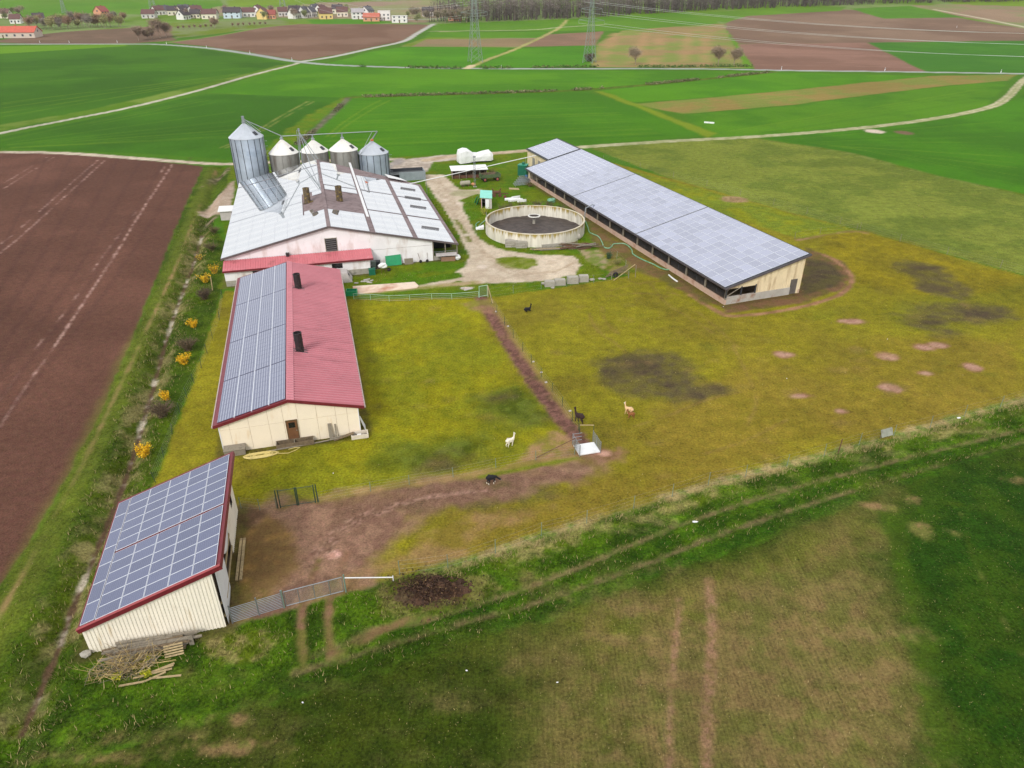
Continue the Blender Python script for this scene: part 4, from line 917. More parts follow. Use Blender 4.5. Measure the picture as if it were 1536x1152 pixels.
# open bay at the right end of the gable
for a in (31.9, 33.9, 35.85): MB().box(a - 0.08, a + 0.08, GB, GB + 0.16, -0.2, roof_z(br, a) - 0.1).build('post', M_WOODG, bb)
for b in range(9, 42, 6): MB().box(35.77, 35.93, b, b + 0.16, -0.2, roof_z(br, 35.85) - 0.1).build('post', M_WOODG, bb)
MB().box(31.8, 35.9, GB + 0.05, GB + 0.12, 0.0, 0.75).build('bay_wall', M_CONC, bb)
mb = MB()
for k in range(16): mb.box(31.95 + k * 0.25, 31.98 + k * 0.25, GB + 0.02, GB + 0.05, 0.75, 1.45)
mb.box(31.9, 35.85, GB + 0.02, GB + 0.05, 1.42, 1.47); mb.build('bay_rail', M_GALV, bb)
MB().box(31.8, 36, 9.0, 9.1, 0, 2.6).build('bay_back', M_DARK, bb)

# ================================================================== 4. long open stable with the pale solar roof
lb = thing('long_stable', 'very long open-sided stable under a single sloping roof of pale solar panels', 'stable', FL.O, FL.rz)
ll = Slope(-0.42, 2.62, 13.55, 5.95)
LW = 12.9
mb = MB(); ll.slab(mb, 0, ll.len, -0.25, 77.4, -0.14, 0.0); mb.build('roof', M_DKFRAME, lb)
mb = MB(); ll.slab(mb, (5.1 + 0.42) / math.cos(ll.ang), ll.len, 77.45, 91.2, -0.14, 0.0); mb.build('roof', M_DKFRAME, lb)
mb = MB(); ll.slab(mb, -0.06, 0.0, -0.3, 77.4, -0.24, 0.03); mb.build('eave_board', mat('eave_grey', (92,84,88), 0.7), lb)
mb = MB(); ll.slab(mb, 0, ll.len, -0.31, -0.25, -0.24, 0.03); mb.build('verge_board', mat('eave_grey', (92,84,88), 0.7), lb)
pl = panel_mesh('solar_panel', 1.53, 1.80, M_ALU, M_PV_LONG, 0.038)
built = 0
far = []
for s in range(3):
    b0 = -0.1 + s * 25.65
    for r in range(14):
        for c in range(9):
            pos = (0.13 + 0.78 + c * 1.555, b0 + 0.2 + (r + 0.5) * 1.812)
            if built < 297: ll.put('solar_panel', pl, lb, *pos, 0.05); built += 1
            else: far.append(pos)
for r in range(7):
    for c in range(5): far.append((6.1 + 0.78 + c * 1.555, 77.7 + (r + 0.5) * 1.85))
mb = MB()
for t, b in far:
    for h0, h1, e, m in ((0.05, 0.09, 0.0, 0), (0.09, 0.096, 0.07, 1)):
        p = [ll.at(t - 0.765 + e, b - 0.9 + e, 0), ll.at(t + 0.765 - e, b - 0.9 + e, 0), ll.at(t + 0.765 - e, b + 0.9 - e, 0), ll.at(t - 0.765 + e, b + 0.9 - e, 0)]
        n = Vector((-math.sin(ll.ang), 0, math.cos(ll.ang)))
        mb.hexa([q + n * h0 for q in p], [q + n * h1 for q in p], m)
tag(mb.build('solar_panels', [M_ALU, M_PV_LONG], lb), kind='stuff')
M_FOOT = mat('pinkish_concrete', (206,176,156), 0.9, 0.1, 0.6, stain=((160,116,94), 0.4, 0.6), bump=0.2)
MB().box(0.0, 0.22, 0.0, 76, -0.3, 0.72).build('parapet', M_FOOT, lb)
nb = 0
for k in range(16):
    b = 0.06 + k * 5.09
    if b > 76.3: break
    MB().box(0.02, 0.24, b, b + 0.2, 0.72, 2.55).build('post', M_WOODG, lb)
    mb = MB(); mb.tube([(0.13, b + 0.1, 1.9), (1.3, b + 0.1, 2.9)], 0.06, 5); mb.build('brace', M_WOODG, lb)
    if b > 76: break
    mb = MB()
    for q in range(10): mb.tube([(0.3, b + 0.3, 0.80 + q * 0.095), (0.3, b + 4.9, 0.80 + q * 0.095)], 0.016, 4)
    mb.tube([(0.3, b + 2.6, 0.7), (0.3, b + 2.6, 1.75)], 0.03, 4); mb.build('feed_rail', M_DKFRAME, lb)
ztop = lambda a: roof_z(ll, a) - 0.15
M_STRAW = mat('straw_bedding', (120,98,66), 0.95, 0.25, 1.2, bump=0.4)
MB().box(0.3, LW - 0.2, 0.25, 76, -0.1, 0.06).build('floor', M_STRAW, lb)
mb = MB(); corr(mb, (LW, 0, 0.6), (0, 1, 0), 91, lambda t: (0, 0, ztop(LW) - 0.6), (1, 0, 0), 0.3, 0.04); mb.build('rear_wall', M_BEIGE, lb)
MB().box(LW - 0.2, LW - 0.02, 0, 91, -0.3, 0.62).build('rear_plinth', M_FOOT, lb)
# gable: low plinth, corrugated upper part, open window bay, steel door
MB().box(0.25, 11.1, 0.0, 0.25, -0.3, 1.12).build('gable_plinth', M_PLINTH, lb)
mb = MB(); corr(mb, (0.3, 0.1, 2.30), (1, 0, 0), 4.75, lambda t: (0, 0, max(ztop(0.3 + t) - 2.30, 0.02)), (0, -1, 0), 0.3, 0.04)
corr(mb, (5.05, 0.1, 1.10), (1, 0, 0), 6.05, lambda t: (0, 0, ztop(5.05 + t) - 1.10), (0, -1, 0), 0.3, 0.04)
corr(mb, (11.1, 0.1, 2.30), (1, 0, 0), 1.25, lambda t: (0, 0, ztop(11.1 + t) - 2.30), (0, -1, 0), 0.3, 0.04)
corr(mb, (12.3, 0.1, -0.2), (1, 0, 0), 0.6, lambda t: (0, 0, ztop(12.3 + t) + 0.2), (0, -1, 0), 0.3, 0.04); mb.build('gable_wall', M_BEIGE, lb)
MB().box(11.15, 12.28, 0.1, 0.16, 0.0, 2.3).build('door', mat('brown_grey_door', (104,96,90), 0.7, 0.15, 1.5), lb)
for a in (0.1, 2.6, 5.0): MB().box(a - 0.08, a + 0.08, 0.02, 0.18, 1.0, 2.45).build('post', M_DKFRAME, lb)
mb = MB(); mb.tube([(0.2, 0.1, 1.2), (2.5, 0.1, 2.35)], 0.07, 5); mb.build('brace', M_WOODG, lb)
for k in range(1, 15):     # cubicle partitions and straw backs seen through the open side
    MB().box(4.2, LW - 0.3, k * 5.09 + 0.4, k * 5.09 + 0.5, 0.05, 1.5).build('partition', M_DKFRAME, lb)
MB().box(6.4, 6.55, 0.6, 75.6, 0.05, 1.7).build('partition', mat('inner_boards', (104,86,66), 0.9), lb)
# set-back end block
mb = MB(); mb.box(5.5, 5.65, 77.4, 90.9, -0.2, roof_z(ll, 5.5) - 0.1); mb.build('end_wall', M_BEIGE, lb)
MB().box(0.0, 5.5, 76.0, 76.15, -0.2, 2.5).build('end_wall', M_BEIGE, lb)
MB().box(5.5, LW, 90.9, 91.05, -0.2, 3.9).build('end_wall', M_BEIGE, lb)
for b in (79, 82.5, 86): MB().box(5.44, 5.5, b, b + 1.5, 0.0, 2.6).build('end_door', mat('grey_door', (150,146,140), 0.7), lb)
# ------------------------------------------------------------------ grain silos behind the white barn
M_SILB = mat('silo_blue_galv', (182,194,208), 0.38, 0.10, 0.35, metal=0.45, stain=((150,166,186), 0.4, 0.25), streak=(1, 1, 1.6))
M_SILG = mat('silo_dull_steel', (166,164,158), 0.55, 0.08, 0.5, metal=0.35, stain=((120,112,104), 0.4, 0.5), streak=(1.4, 1.4, 0.25))
M_SILC = mat('silo_white_cone', (238,236,230), 0.5, 0.05, 0.6, stain=((206,196,182), 0.3, 0.6))
M_SILK = mat('silo_cone_steel', (206,212,220), 0.4, 0.06, 0.6, metal=0.4)
def silo(a, b, R, zr, za, wall, cone, label, cap, ribs, hatch=True, ladder=True):
    t = thing('grain_silo', label, 'silo', FB.W(a, b), FB.rz, 'grain silos behind the white barn')
    prof = []; n = int((zr + 0.2) / 0.11); 
    for k in range(n + 1):
        z = -0.2 + (zr + 0.2) * k / n; prof.append((R + (0.022 if k % 2 else 0), z))
    MB().lathe(prof, 56).build('wall', wall, t, smooth=False)
    rf = MB().lathe([(R + 0.12, zr - 0.05), (R + 0.14, zr + 0.02), (0.32, za - 0.25), (0.32, za), (0.0, za)], 40).build('roof', cone, t)
    mb = MB()
    for k in range(20):
        q = 2 * math.pi * k / 20; c_, s_ = math.cos(q), math.sin(q)
        mb.tube([(c_ * (R + 0.1), s_ * (R + 0.1), zr + 0.05), (c_ * 0.34, s_ * 0.34, za - 0.22)], 0.035, 4)
    mb.build('roof_rib', cone, rf)
    for k in range(ribs):
        q = 2 * math.pi * (k + 0.3) / ribs; c_, s_ = math.cos(q), math.sin(q)
        mb = MB(); mb.tube([(c_ * (R + 0.05), s_ * (R + 0.05), -0.1), (c_ * (R + 0.05), s_ * (R + 0.05), zr - 0.08)], 0.055, 4); mb.build('stiffener', M_DKFRAME if ribs > 12 else wall, t)
    MB().lathe([(0.36, za - 0.02), (0.40, za + 0.18), (0.16, za + 0.42), (0.0, za + 0.42)], 14).build('cap', cap, t)
    if hatch:
        q = math.radians(-38); rr = R * 0.72; zz = zr + (za - zr) * 0.26
        mb = MB(); mb.box(-0.45, 0.45, -0.35, 0.35, -0.12, 0.30); o = mb.build('hatch', M_DKFRAME, t); o.location = (math.cos(q) * rr, math.sin(q) * rr, zz); o.rotation_euler = (0, math.radians(35), q)
    if ladder:
        q = math.radians(-18); c_, s_ = math.cos(q), math.sin(q); mb = MB()
        for e in (-0.25, 0.25): mb.tube([(c_ * (R + 0.2) - s_ * e, s_ * (R + 0.2) + c_ * e, 0), (c_ * (R + 0.2) - s_ * e, s_ * (R + 0.2) + c_ * e, zr + 0.5)], 0.035, 4)
        for k in range(int(zr / 0.6)): mb.tube([(c_ * (R + 0.2) + s_ * 0.25, s_ * (R + 0.2) - c_ * 0.25, k * 0.6 + 0.3), (c_ * (R + 0.2) - s_ * 0.25, s_ * (R + 0.2) + c_ * 0.25, k * 0.6 + 0.3)], 0.022, 4)
        for k in range(8):
            z = zr * (0.3 + 0.09 * k); mb.tube([(c_ * (R + 0.2) + (c_ * math.cos(w_) - s_ * math.sin(w_)) * 0.35 + c_ * 0.35, s_ * (R + 0.2) + (s_ * math.cos(w_) + c_ * math.sin(w_)) * 0.35 + s_ * 0.35, z) for w_ in [math.pi * 2 * i / 8 for i in range(9)]], 0.02, 4)
        mb.build('ladder', M_GALV, t)
    return t
M_ORANGE = mat('orange_cap', (214,112,62), 0.5, 0.1, 2.0)
silo(2.05, 57, 3.4, 11.4, 14.2, M_SILB, M_SILK, 'tallest silo, blue galvanised steel with dark vertical stiffeners', M_GALV, 16)
silo(9.05, 58, 3.02, 7.6, 10.4, M_SILG, M_SILC, 'short dull grey silo standing next to the tallest silo', M_GALV, 10, True, False)
silo(15.5, 58, 2.92, 7.6, 10.0, M_SILG, M_SILC, 'short dull grey silo behind the bundle of slanting pipes', M_GALV, 10, True, False)
silo(21.75, 58, 3.0, 7.6, 9.9, M_SILG, M_SILC, 'short dull grey silo next to the orange capped silo', M_GALV, 10, True, False)
silo(28.1, 58, 3.27, 6.6, 9.1, M_SILB, M_SILK, 'short blue galvanised silo with an orange cap', M_ORANGE, 14)
def W(a, b, z): return FB.W(a, b, z)
def pipe_thing(name, label, cat, parts, base, group=None):
    """parts: list of (part name, [points], radius, material); all world points"""
    t = thing(name, label, cat, base, 0, group); bse = Vector(base)
    for nm, pts, r, m in parts:
        mb = MB(); mb.tube([Vector(p) - bse for p in pts], r, 8); mb.build(nm, m, t)
    return t
# top conveyor over the row, and the chutes
cz = 11.0
pr = [('tube', [W(9.05, 58, cz), W(29.4, 57.4, cz + 0.15)], 0.09, M_GALV)]
for a, zz in ((9.05, 10.4), (15.5, 10.0), (21.75, 9.9)): pr.append(('spout', [W(a, 58, cz), W(a, 58, zz + 0.3)], 0.16, M_GALV))
pr += [('spout', [W(29.4, 57.4, cz + 0.15), W(28.3, 58, 9.5)], 0.12, M_GALV)]
pr += [('strut', [W(29.2, 57.4, cz), W(25.2, 56.2, 6.6)], 0.05, M_GALV), ('strut', [W(28.2, 57.4, cz), W(25.0, 55.6, 6.6)], 0.05, M_GALV)]
pipe_thing('silo_conveyor', 'horizontal tube conveyor running over the tops of the short silos', 'conveyor', pr, W(15, 58, 0))
pipe_thing('inclined_chute', 'slanting chute from the tallest silo down to the next silo', 'chute', [('tube', [W(2.05, 57, 14.9), W(9.05, 58, cz + 0.1)], 0.09, M_GALV), ('tube', [W(1.9, 56.8, 14.9), W(4.9, 55.9, 12.2)], 0.06, M_GALV), ('tube', [W(1.9, 57.0, 15.3), W(5.2, 56.4, 12.3)], 0.06, M_GALV),
    ('head_box', [W(2.05, 57, 14.4), W(2.05, 57, 15.5)], 0.32, M_GALV)], W(2.05, 57, 14.4))
elev = [('leg', [W(12.6, 52.2, 0), W(12.9, 52.6, 13.0)], 0.09, M_GALV), ('leg', [W(12.0, 52.4, 0), W(12.5, 52.8, 13.0)], 0.06, M_GALV)]
for a, b, z in ((15.6, 47.5, 7.3), (14.4, 45.5, 7.0), (12.3, 52.0, 7.2), (16.0, 50.6, 7.4)): elev.append(('spout', [W(12.9, 52.6, 12.6), W(a, b, z)], 0.07, M_GALV))
elev.append(('head_box', [W(12.9, 52.6, 12.7), W(12.9, 52.6, 13.3)], 0.22, M_GALV))
pipe_thing('grain_elevator', 'upright bucket elevator with slanting pipes onto the barn roof', 'elevator', elev, W(12.6, 52.2, 0))
# long feed pipe to the stable, held by the lattice mast
p0 = FB.W(33.5, 41.5, 3.2); p1 = FL.W(5.4, 84.5, 3.7)
fp = pipe_thing('feed_pipe', 'long straight white pipe strung from the white barn to the stable', 'pipe', [('tube', [p0, p0.lerp(p1, 0.33), p0.lerp(p1, 0.66), p1], 0.09, M_WHITE)], (p0.x, p0.y, 0))
for f in (0.12, 0.9):
    q = p0.lerp(p1, f) - Vector((p0.x, p0.y, 0)); mb = MB(); mb.tube([(q.x, q.y, -0.1), (q.x, q.y, q.z - 0.1)], 0.05, 5); mb.build('stay', M_GALV, fp)
# ------------------------------------------------------------------ slurry tank
def tank_mat():
    m = bpy.data.materials.new('stained_tank_concrete'); m.use_nodes = True; N = m.node_tree.nodes; Lk = m.node_tree.links
    b = N['Principled BSDF']; b.inputs['Roughness'].default_value = 0.9
    tc = N.new('ShaderNodeTexCoord'); sx = N.new('ShaderNodeSeparateXYZ'); Lk.new(tc.outputs['Object'], sx.inputs[0])
    mp = N.new('ShaderNodeMapping'); mp.inputs['Scale'].default_value = (1.6, 1.6, 0.12); Lk.new(tc.outputs['Object'], mp.inputs[0])
    n1 = N.new('ShaderNodeTexNoise'); n1.inputs['Scale'].default_value = 1.7; n1.inputs['Detail'].default_value = 6; Lk.new(mp.outputs[0], n1.inputs['Vector'])
    def M(op, a, c):
        q = N.new('ShaderNodeMath'); q.operation = op; q.use_clamp = (op == 'MULTIPLY')
        for i, v in enumerate((a, c)):
            if isinstance(v, (int, float)): q.inputs[i].default_value = v
            else: Lk.new(v, q.inputs[i])
        return q.outputs[0]
    k = M('MULTIPLY', M('SUBTRACT', M('ADD', M('MULTIPLY', sx.outputs['Z'], 0.42), M('MULTIPLY', n1.outputs['Fac'], 1.5)), 1.40), 3.5)
    mx = N.new('ShaderNodeMixRGB'); mx.inputs[1].default_value = (*lin((236,230,214)), 1); mx.inputs[2].default_value = (*lin((172,150,76)), 1); Lk.new(k, mx.inputs[0])
    n2 = N.new('ShaderNodeTexNoise'); n2.inputs['Scale'].default_value = 0.8; n2.inputs['Detail'].default_value = 5; Lk.new(mp.outputs[0], n2.inputs['Vector'])
    mx2 = N.new('ShaderNodeMixRGB'); mx2.blend_type = 'MULTIPLY'; mx2.inputs[0].default_value = 0.6; Lk.new(mx.outputs[0], mx2.inputs[1])
    r = N.new('ShaderNodeValToRGB'); r.color_ramp.elements[0].color = (0.45,0.43,0.38,1); r.color_ramp.elements[0].position = 0.3; r.color_ramp.elements[1].position = 0.6; Lk.new(n2.outputs['Fac'], r.inputs[0]); Lk.new(r.outputs[0], mx2.inputs[2])
    Lk.new(mx2.outputs[0], b.inputs['Base Color']); return m
TC = Vector((4.18, 126.8, 0)); TR, THh = 9.0, 2.3
tk = thing('slurry_tank', 'open round concrete slurry tank with yellow stained rim beside the stable', 'tank', TC)
MT = tank_mat(); NS = 30
for k in range(NS):
    mb = MB(); q0, q1 = 2 * math.pi * k / NS + 0.0022, 2 * math.pi * (k + 1) / NS - 0.0022; st = 4; ring = []
    for i in range(st + 1):
        q = q0 + (q1 - q0) * i / st; c_, s_ = math.cos(q), math.sin(q)
        ring.append([(TR * c_, TR * s_), ((TR - 0.28) * c_, (TR - 0.28) * s_)])
    for i in range(st):
        (o0, i0), (o1, i1) = ring[i], ring[i + 1]
        mb.hexa([(*i0, -0.3), (*o0, -0.3), (*o1, -0.3), (*i1, -0.3)], [(*i0, THh), (*o0, THh), (*o1, THh), (*i1, THh)])
    mb.build('wall_panel', MT, tk)
for z in (0.55, 1.7):
    mb = MB(); mb.lathe([(TR + 0.005, z), (TR + 0.02, z + 0.02), (TR + 0.005, z + 0.04)], 72); mb.build('tension_band', MT, tk)
mb = MB(); mb.lathe([(TR - 0.24, THh + 0.002), (TR - 0.24, THh + 0.05), (TR + 0.03, THh + 0.05), (TR + 0.03, THh - 0.06)], 72); mb.build('rim', mat('pale_rim_concrete', (222,212,190), 0.9, 0.12, 1.0, stain=((172,150,90), 0.4, 0.8)), tk)
# crusted slurry inside
n = 90; V = []; Fq = []; r_ = np.linspace(0, TR - 0.3, 40); a_ = np.linspace(0, 2 * math.pi, n, endpoint=False)
for r in r_:
    for a in a_: V.append((r * math.cos(a), r * math.sin(a)))
V = np.array(V); zz = 0.34 + (fbm(V[:, 0] + 40, V[:, 1] + 40, 1.1, 77, 4) - 0.5) * 0.34
for i in range(len(r_) - 1):
    for j in range(n): Fq.append((i*n+j, i*n+(j+1)%n, (i+1)*n+(j+1)%n, (i+1)*n+j))
me = np_mesh('slurry', np.column_stack([V, zz]), Fq, None, [mat('slurry_crust', (78,66,60), 0.6, 0.25, 0.7, stain=((52,42,40), 0.5, 1.2), bump=0.6, bscale=6)], smooth=True)
link('slurry', me, tk)
pc = P(801, 335, 0.3) - TC
mb = MB(); mb.lathe([(0.28, 0.2), (0.28, 1.5), (0.2, 1.5)], 14, (pc.x, pc.y)); mb.build('column', M_CONC, tk)
mb = MB(); mb.lathe([(0.3, 1.32), (0.95, 1.66), (0.95, 1.7), (0.3, 1.45), (0.0, 1.45)], 26, (pc.x, pc.y)); mb.build('funnel', mat('dark_funnel', (70,60,54), 0.9), tk)
mb = MB(); mb.lathe([(0.92, 1.70), (1.16, 1.68), (1.16, 1.80), (0.92, 1.82), (0.92, 1.70)], 30, (pc.x, pc.y)); mb.build('collar', mat('white_collar', (232,230,222), 0.7), tk)
mb = MB()
for e in (-0.25, 0.25): mb.tube([(-TR + 0.45, 1.1 + e, 0.3), (-TR + 0.1, 1.1 + e, THh + 0.9)], 0.035, 5)
for k in range(9): mb.tube([(-TR + 0.42 - 0.03 * k, 0.85, 0.55 + 0.28 * k), (-TR + 0.42 - 0.03 * k, 1.35, 0.55 + 0.28 * k)], 0.022, 4)
mb.build('ladder', M_GALV, tk)

# ------------------------------------------------------------------ helpers for small things
def frame_px(u0, v0, u1, v1):
    """base line from pixel 0 to pixel 1: origin and rotation"""
    a, b = on(u0, v0), on(u1, v1); d = b - a
    return a, math.atan2(d.y, d.x), Vector((d.x, d.y)).length
def rounded_bar(mb, pts, r): mb.tube(pts, r, 6)
def solid(name, label, cat, mb, m, loc=(0, 0, 0), rz=0.0, group=None, smooth=False):
    return tag(mb.build(name, m, None, smooth, loc, rz), label, cat, group)
def lump(seed, rx, ry, rz_, n=10, rough=0.25):
    """irregular boulder-like solid"""
    mb = MB(); r = random.Random(seed); rings = 6; pts = []
    for i in range(rings + 1):
        ph = math.pi * i / rings - math.pi / 2
        for j in range(n):
            q = 2 * math.pi * j / n; k = 1 + r.uniform(-rough, rough)
            pts.append((rx * math.cos(ph) * math.cos(q) * k, ry * math.cos(ph) * math.sin(q) * k, rz_ * (math.sin(ph) + 1) / 2 * (1 + r.uniform(-rough, rough) * 0.5)))
    mb.v = pts
    for i in range(rings):
        for j in range(n):
            mb.f.append((i*n+j, i*n+(j+1)%n, (i+1)*n+(j+1)%n, (i+1)*n+j)); mb.m.append(0)
    return mb
M_GREENP = mat('green_plastic', (22,150,96), 0.5, 0.1, 2.0)
M_TEAL = mat('dark_green_paint', (14,104,78), 0.5, 0.08, 2.0)
M_TURQ = mat('turquoise_roof', (142,222,204), 0.55, 0.05, 1.0)
M_BRICKO = mat('orange_board', (208,112,76), 0.8, 0.1, 1.2)
M_GREYB = mat('grey_board', (198,190,186), 0.8, 0.08, 1.5)
M_RUST = mat('rusty_iron', (110,74,56), 0.85, 0.2, 3.0)
M_TYRE = mat('black_rubber', (36,34,34), 0.85, 0.1, 3.0)

# ------------------------------------------------------------------ hut with the turquoise roof
o, rz, L = frame_px(721.6, 312.5, 738.4, 313.6)
hu = thing('tool_hut', 'small hut with turquoise roof and orange side by the slurry tank', 'hut', o, rz)
w_, d_ = 2.25, 4.2; sk = -1.15
def hz(x, y): return 2.15 + 0.30 * y / d_
def hb(x0, x1, y0, y1, z0, zf): 
    q = [(x0 + sk * y0 / d_, y0), (x1 + sk * y0 / d_, y0), (x1 + sk * y1 / d_, y1), (x0 + sk * y1 / d_, y1)]
    return MB().hexa([(*p, z0) for p in q], [(*p, zf if zf else hz(*p)) for p in q])
hb(0, 0.08, 0, d_, -0.1, None).build('side_wall', M_BRICKO, hu); hb(w_ - 0.08, w_, 0, d_, -0.1, None).build('side_wall', M_GREYB, hu)
hb(0.08, 0.2, 0, 0.08, -0.1, None).build('front_wall', M_GREYB, hu); hb(1.62, w_ - 0.08, 0, 0.08, -0.1, None).build('front_wall', M_GREYB, hu); hb(0.2, 1.62, 0, 0.08, 1.95, None).build('lintel', M_GREYB, hu)
hb(0.08, w_ - 0.08, d_ - 0.08, d_, -0.1, None).build('back_wall', M_GREYB, hu)
q = [(-0.15, -0.2), (w_ + 0.12, -0.2), (w_ + 0.12 + sk, d_ + 0.12), (-0.15 + sk, d_ + 0.12)]
MB().hexa([(*p, hz(*p) + 0.01) for p in q], [(*p, hz(*p) + 0.09) for p in q]).build('roof', M_TURQ, hu)
MB().hexa([(0.95,-0.10,-0.02),(1.72,-0.14,-0.02),(1.72,-0.09,-0.02),(0.95,-0.05,-0.02)], [(0.95,-0.10,1.92),(1.72,-0.14,1.92),(1.72,-0.09,1.92),(0.95,-0.05,1.92)]).build('door', M_WHITE, hu)
for k, (u, v) in enumerate(((711, 305), (714, 307))):
    p = on(u, v); mb = MB(); mb.hexa([(0,0,0),(0.1,0,0),(0.1,1.1,0),(0,1.1,0)], [(0.5,0,1.25),(0.58,0,1.25),(0.58,1.1,1.25),(0.5,1.1,1.25)])
    solid('plastic_trough', 'green plastic trough leaning on the orange side of the hut', 'trough', mb, M_GREENP, p, -0.25, 'green troughs leaning on the hut')

# ------------------------------------------------------------------ white wrapped machine on the track
o, rz, L = frame_px(689, 247, 743, 243)
mb = MB(); secs = [(0.0, 0.35, 2.2, 2.6), (0.25, 0.1, 3.1, 3.0), (1.6, 0.25, 3.5, 3.1), (2.6, 0.3, 3.3, 2.9), (4.0, 0.4, 2.35, 2.5), (5.2, 0.5, 2.2, 2.5), (6.4, 0.45, 2.45, 2.6), (8.2, 0.4, 2.65, 2.7), (8.9, 0.6, 2.1, 2.4)]
rr = random.Random(4); ids = []
for x, zb, zt_, wd in secs:
    k = [(-wd/2, zb), (-wd/2 - 0.05, (zb+zt_)/2), (-wd/2 + 0.15, zt_ - 0.35), (-wd/2 + 0.55, zt_), (wd/2 - 0.5, zt_ + 0.05), (wd/2 - 0.1, zt_ - 0.3), (wd/2, (zb+zt_)/2), (wd/2 - 0.05, zb)]
    base = len(mb.v); ids.append(base)
    for y, z in k: mb.v.append((x + rr.uniform(-.08,.08), y + 1.4 + rr.uniform(-.07,.07), z + rr.uniform(-.06,.06)))
for i in range(len(ids) - 1):
    for j in range(8): mb.f.append((ids[i]+j, ids[i]+(j+1)%8, ids[i+1]+(j+1)%8, ids[i+1]+j)); mb.m.append(0)
mb.f.append(tuple(ids[0] + j for j in range(7, -1, -1))); mb.m.append(0); mb.f.append(tuple(ids[-1] + j for j in range(8))); mb.m.append(0)
wm = thing('wrapped_machine', 'big machine wrapped in white sheeting parked on the farm track', 'machine', o, rz)
mb.build('wrapping', M_WHITE, wm)
for x, y in ((1.2, 0.5), (1.2, 2.3), (7.0, 0.5), (7.0, 2.3)):
    w2 = MB(); w2.lathe([(0.0, -0.15), (0.42, -0.15), (0.45, 0), (0.42, 0.15), (0.0, 0.15)], 16); q = w2.build('wheel', M_TYRE, wm); q.location = (x, y, 0.43); q.rotation_euler = (math.pi/2, 0, 0)
MB().box(2.6, 3.0, 0.02, 0.1, 1.6, 1.85).build('label_patch', M_DRED, wm)
MB().box(0.9, 1.0, -0.1, 0.0, 1.3, 2.2).build('strap', M_DKFRAME, wm)
# ------------------------------------------------------------------ open poultry shelter
o, rz, L = frame_px(679, 269, 730, 266.5)
ps = thing('poultry_shelter', 'low open-fronted shelter with a white roof behind the green trailer', 'shelter', o, rz)
MB().hexa([(-0.3,-0.5,1.95),(L+0.3,-0.5,1.95),(L+0.3,3.0,2.3),(-0.3,3.0,2.3)], [(-0.3,-0.5,2.03),(L+0.3,-0.5,2.03),(L+0.3,3.0,2.38),(-0.3,3.0,2.38)]).build('roof', M_WHITE, ps)
for k in range(6): x = L * k / 5; MB().box(x - 0.06, x + 0.06, -0.05, 0.07, -0.1, 1.95).build('post', M_WOODG, ps)
MB().box(0, L, 2.7, 2.8, -0.1, 2.25).build('back_wall', M_WOOD, ps); MB().box(0, 0.08, 0.1, 2.7, -0.1, 2.1).build('side_wall', M_WOOD, ps); MB().box(L - 0.08, L, 0.1, 2.7, -0.1, 2.1).build('side_wall', M_WOOD, ps)
MB().box(0.1, L - 0.1, 0.4, 0.46, 0.0, 0.7).build('kick_board', M_RUST, ps)
for k in range(2): MB().box(0.6 + 3 * k, 2.2 + 3 * k, 1.2, 1.9, -0.05, 0.8).build('nest_box', M_WOOD, ps)
# ------------------------------------------------------------------ green trailer
o, rz, L = frame_px(725.5, 273.5, 750, 271.5)
tr_ = thing('farm_trailer', 'green four-wheeled farm trailer with red hubs', 'trailer', o, rz)
M_TGREEN = mat('faded_green_paint', (88,108,70), 0.7, 0.14, 1.5, stain=((70,76,56), 0.4, 1.5))
MB().box(-0.5, 4.1, 0, 2.1, 0.85, 0.97).build('bed', M_TGREEN, tr_)
for bx_ in ((-0.5,4.1,0,0.06,0.97,1.6), (-0.5,4.1,2.04,2.1,0.97,1.6), (-0.5,-0.44,0.06,2.04,0.97,1.6), (4.04,4.1,0.06,2.04,0.97,1.6)): MB().box(*bx_).build('side_board', M_TGREEN, tr_)
for x in (-0.47, 1.8, 4.0): MB().box(x, x + 0.08, -0.05, 0.0, 0.9, 1.64).build('stake', M_TGREEN, tr_)
for x in (0.35, 3.3):
    MB().box(x - 0.06, x + 0.06, 0.1, 2.0, 0.4, 0.56).build('axle', M_DKFRAME, tr_)
    for y in (0.06, 1.9):
        w2 = MB(); w2.lathe([(0.0, -0.1), (0.3, -0.1), (0.44, -0.12), (0.48, 0), (0.44, 0.12), (0.3, 0.1), (0.0, 0.1)], 18); q = w2.build('wheel', M_TYRE, tr_); q.location = (x, y, 0.47); q.rotation_euler = (math.pi/2, 0, 0)
        h2 = MB(); h2.lathe([(0.28, 0.08), (0.28, 0.13), (0.1, 0.17), (0.0, 0.17)], 14); h2.build('hub', mat('dull_red_hub', (168,92,78), 0.6), q)
mb = MB()
for k in range(5): mb.tube([(random.uniform(-0.2, 0.6), 0.3 + 0.3 * k, 1.25 + 0.1 * k), (random.uniform(2.8, 3.8), 0.4 + 0.3 * k, 1.5 + 0.05 * k)], 0.08, 5)
tag(mb.build('load', M_WOOD, tr_), kind='stuff')
mb = MB(); mb.tube([(-0.5, 1.05, 0.6), (-2.0, 1.05, 0.35)], 0.06, 6); mb.build('drawbar', M_DKFRAME, tr_)
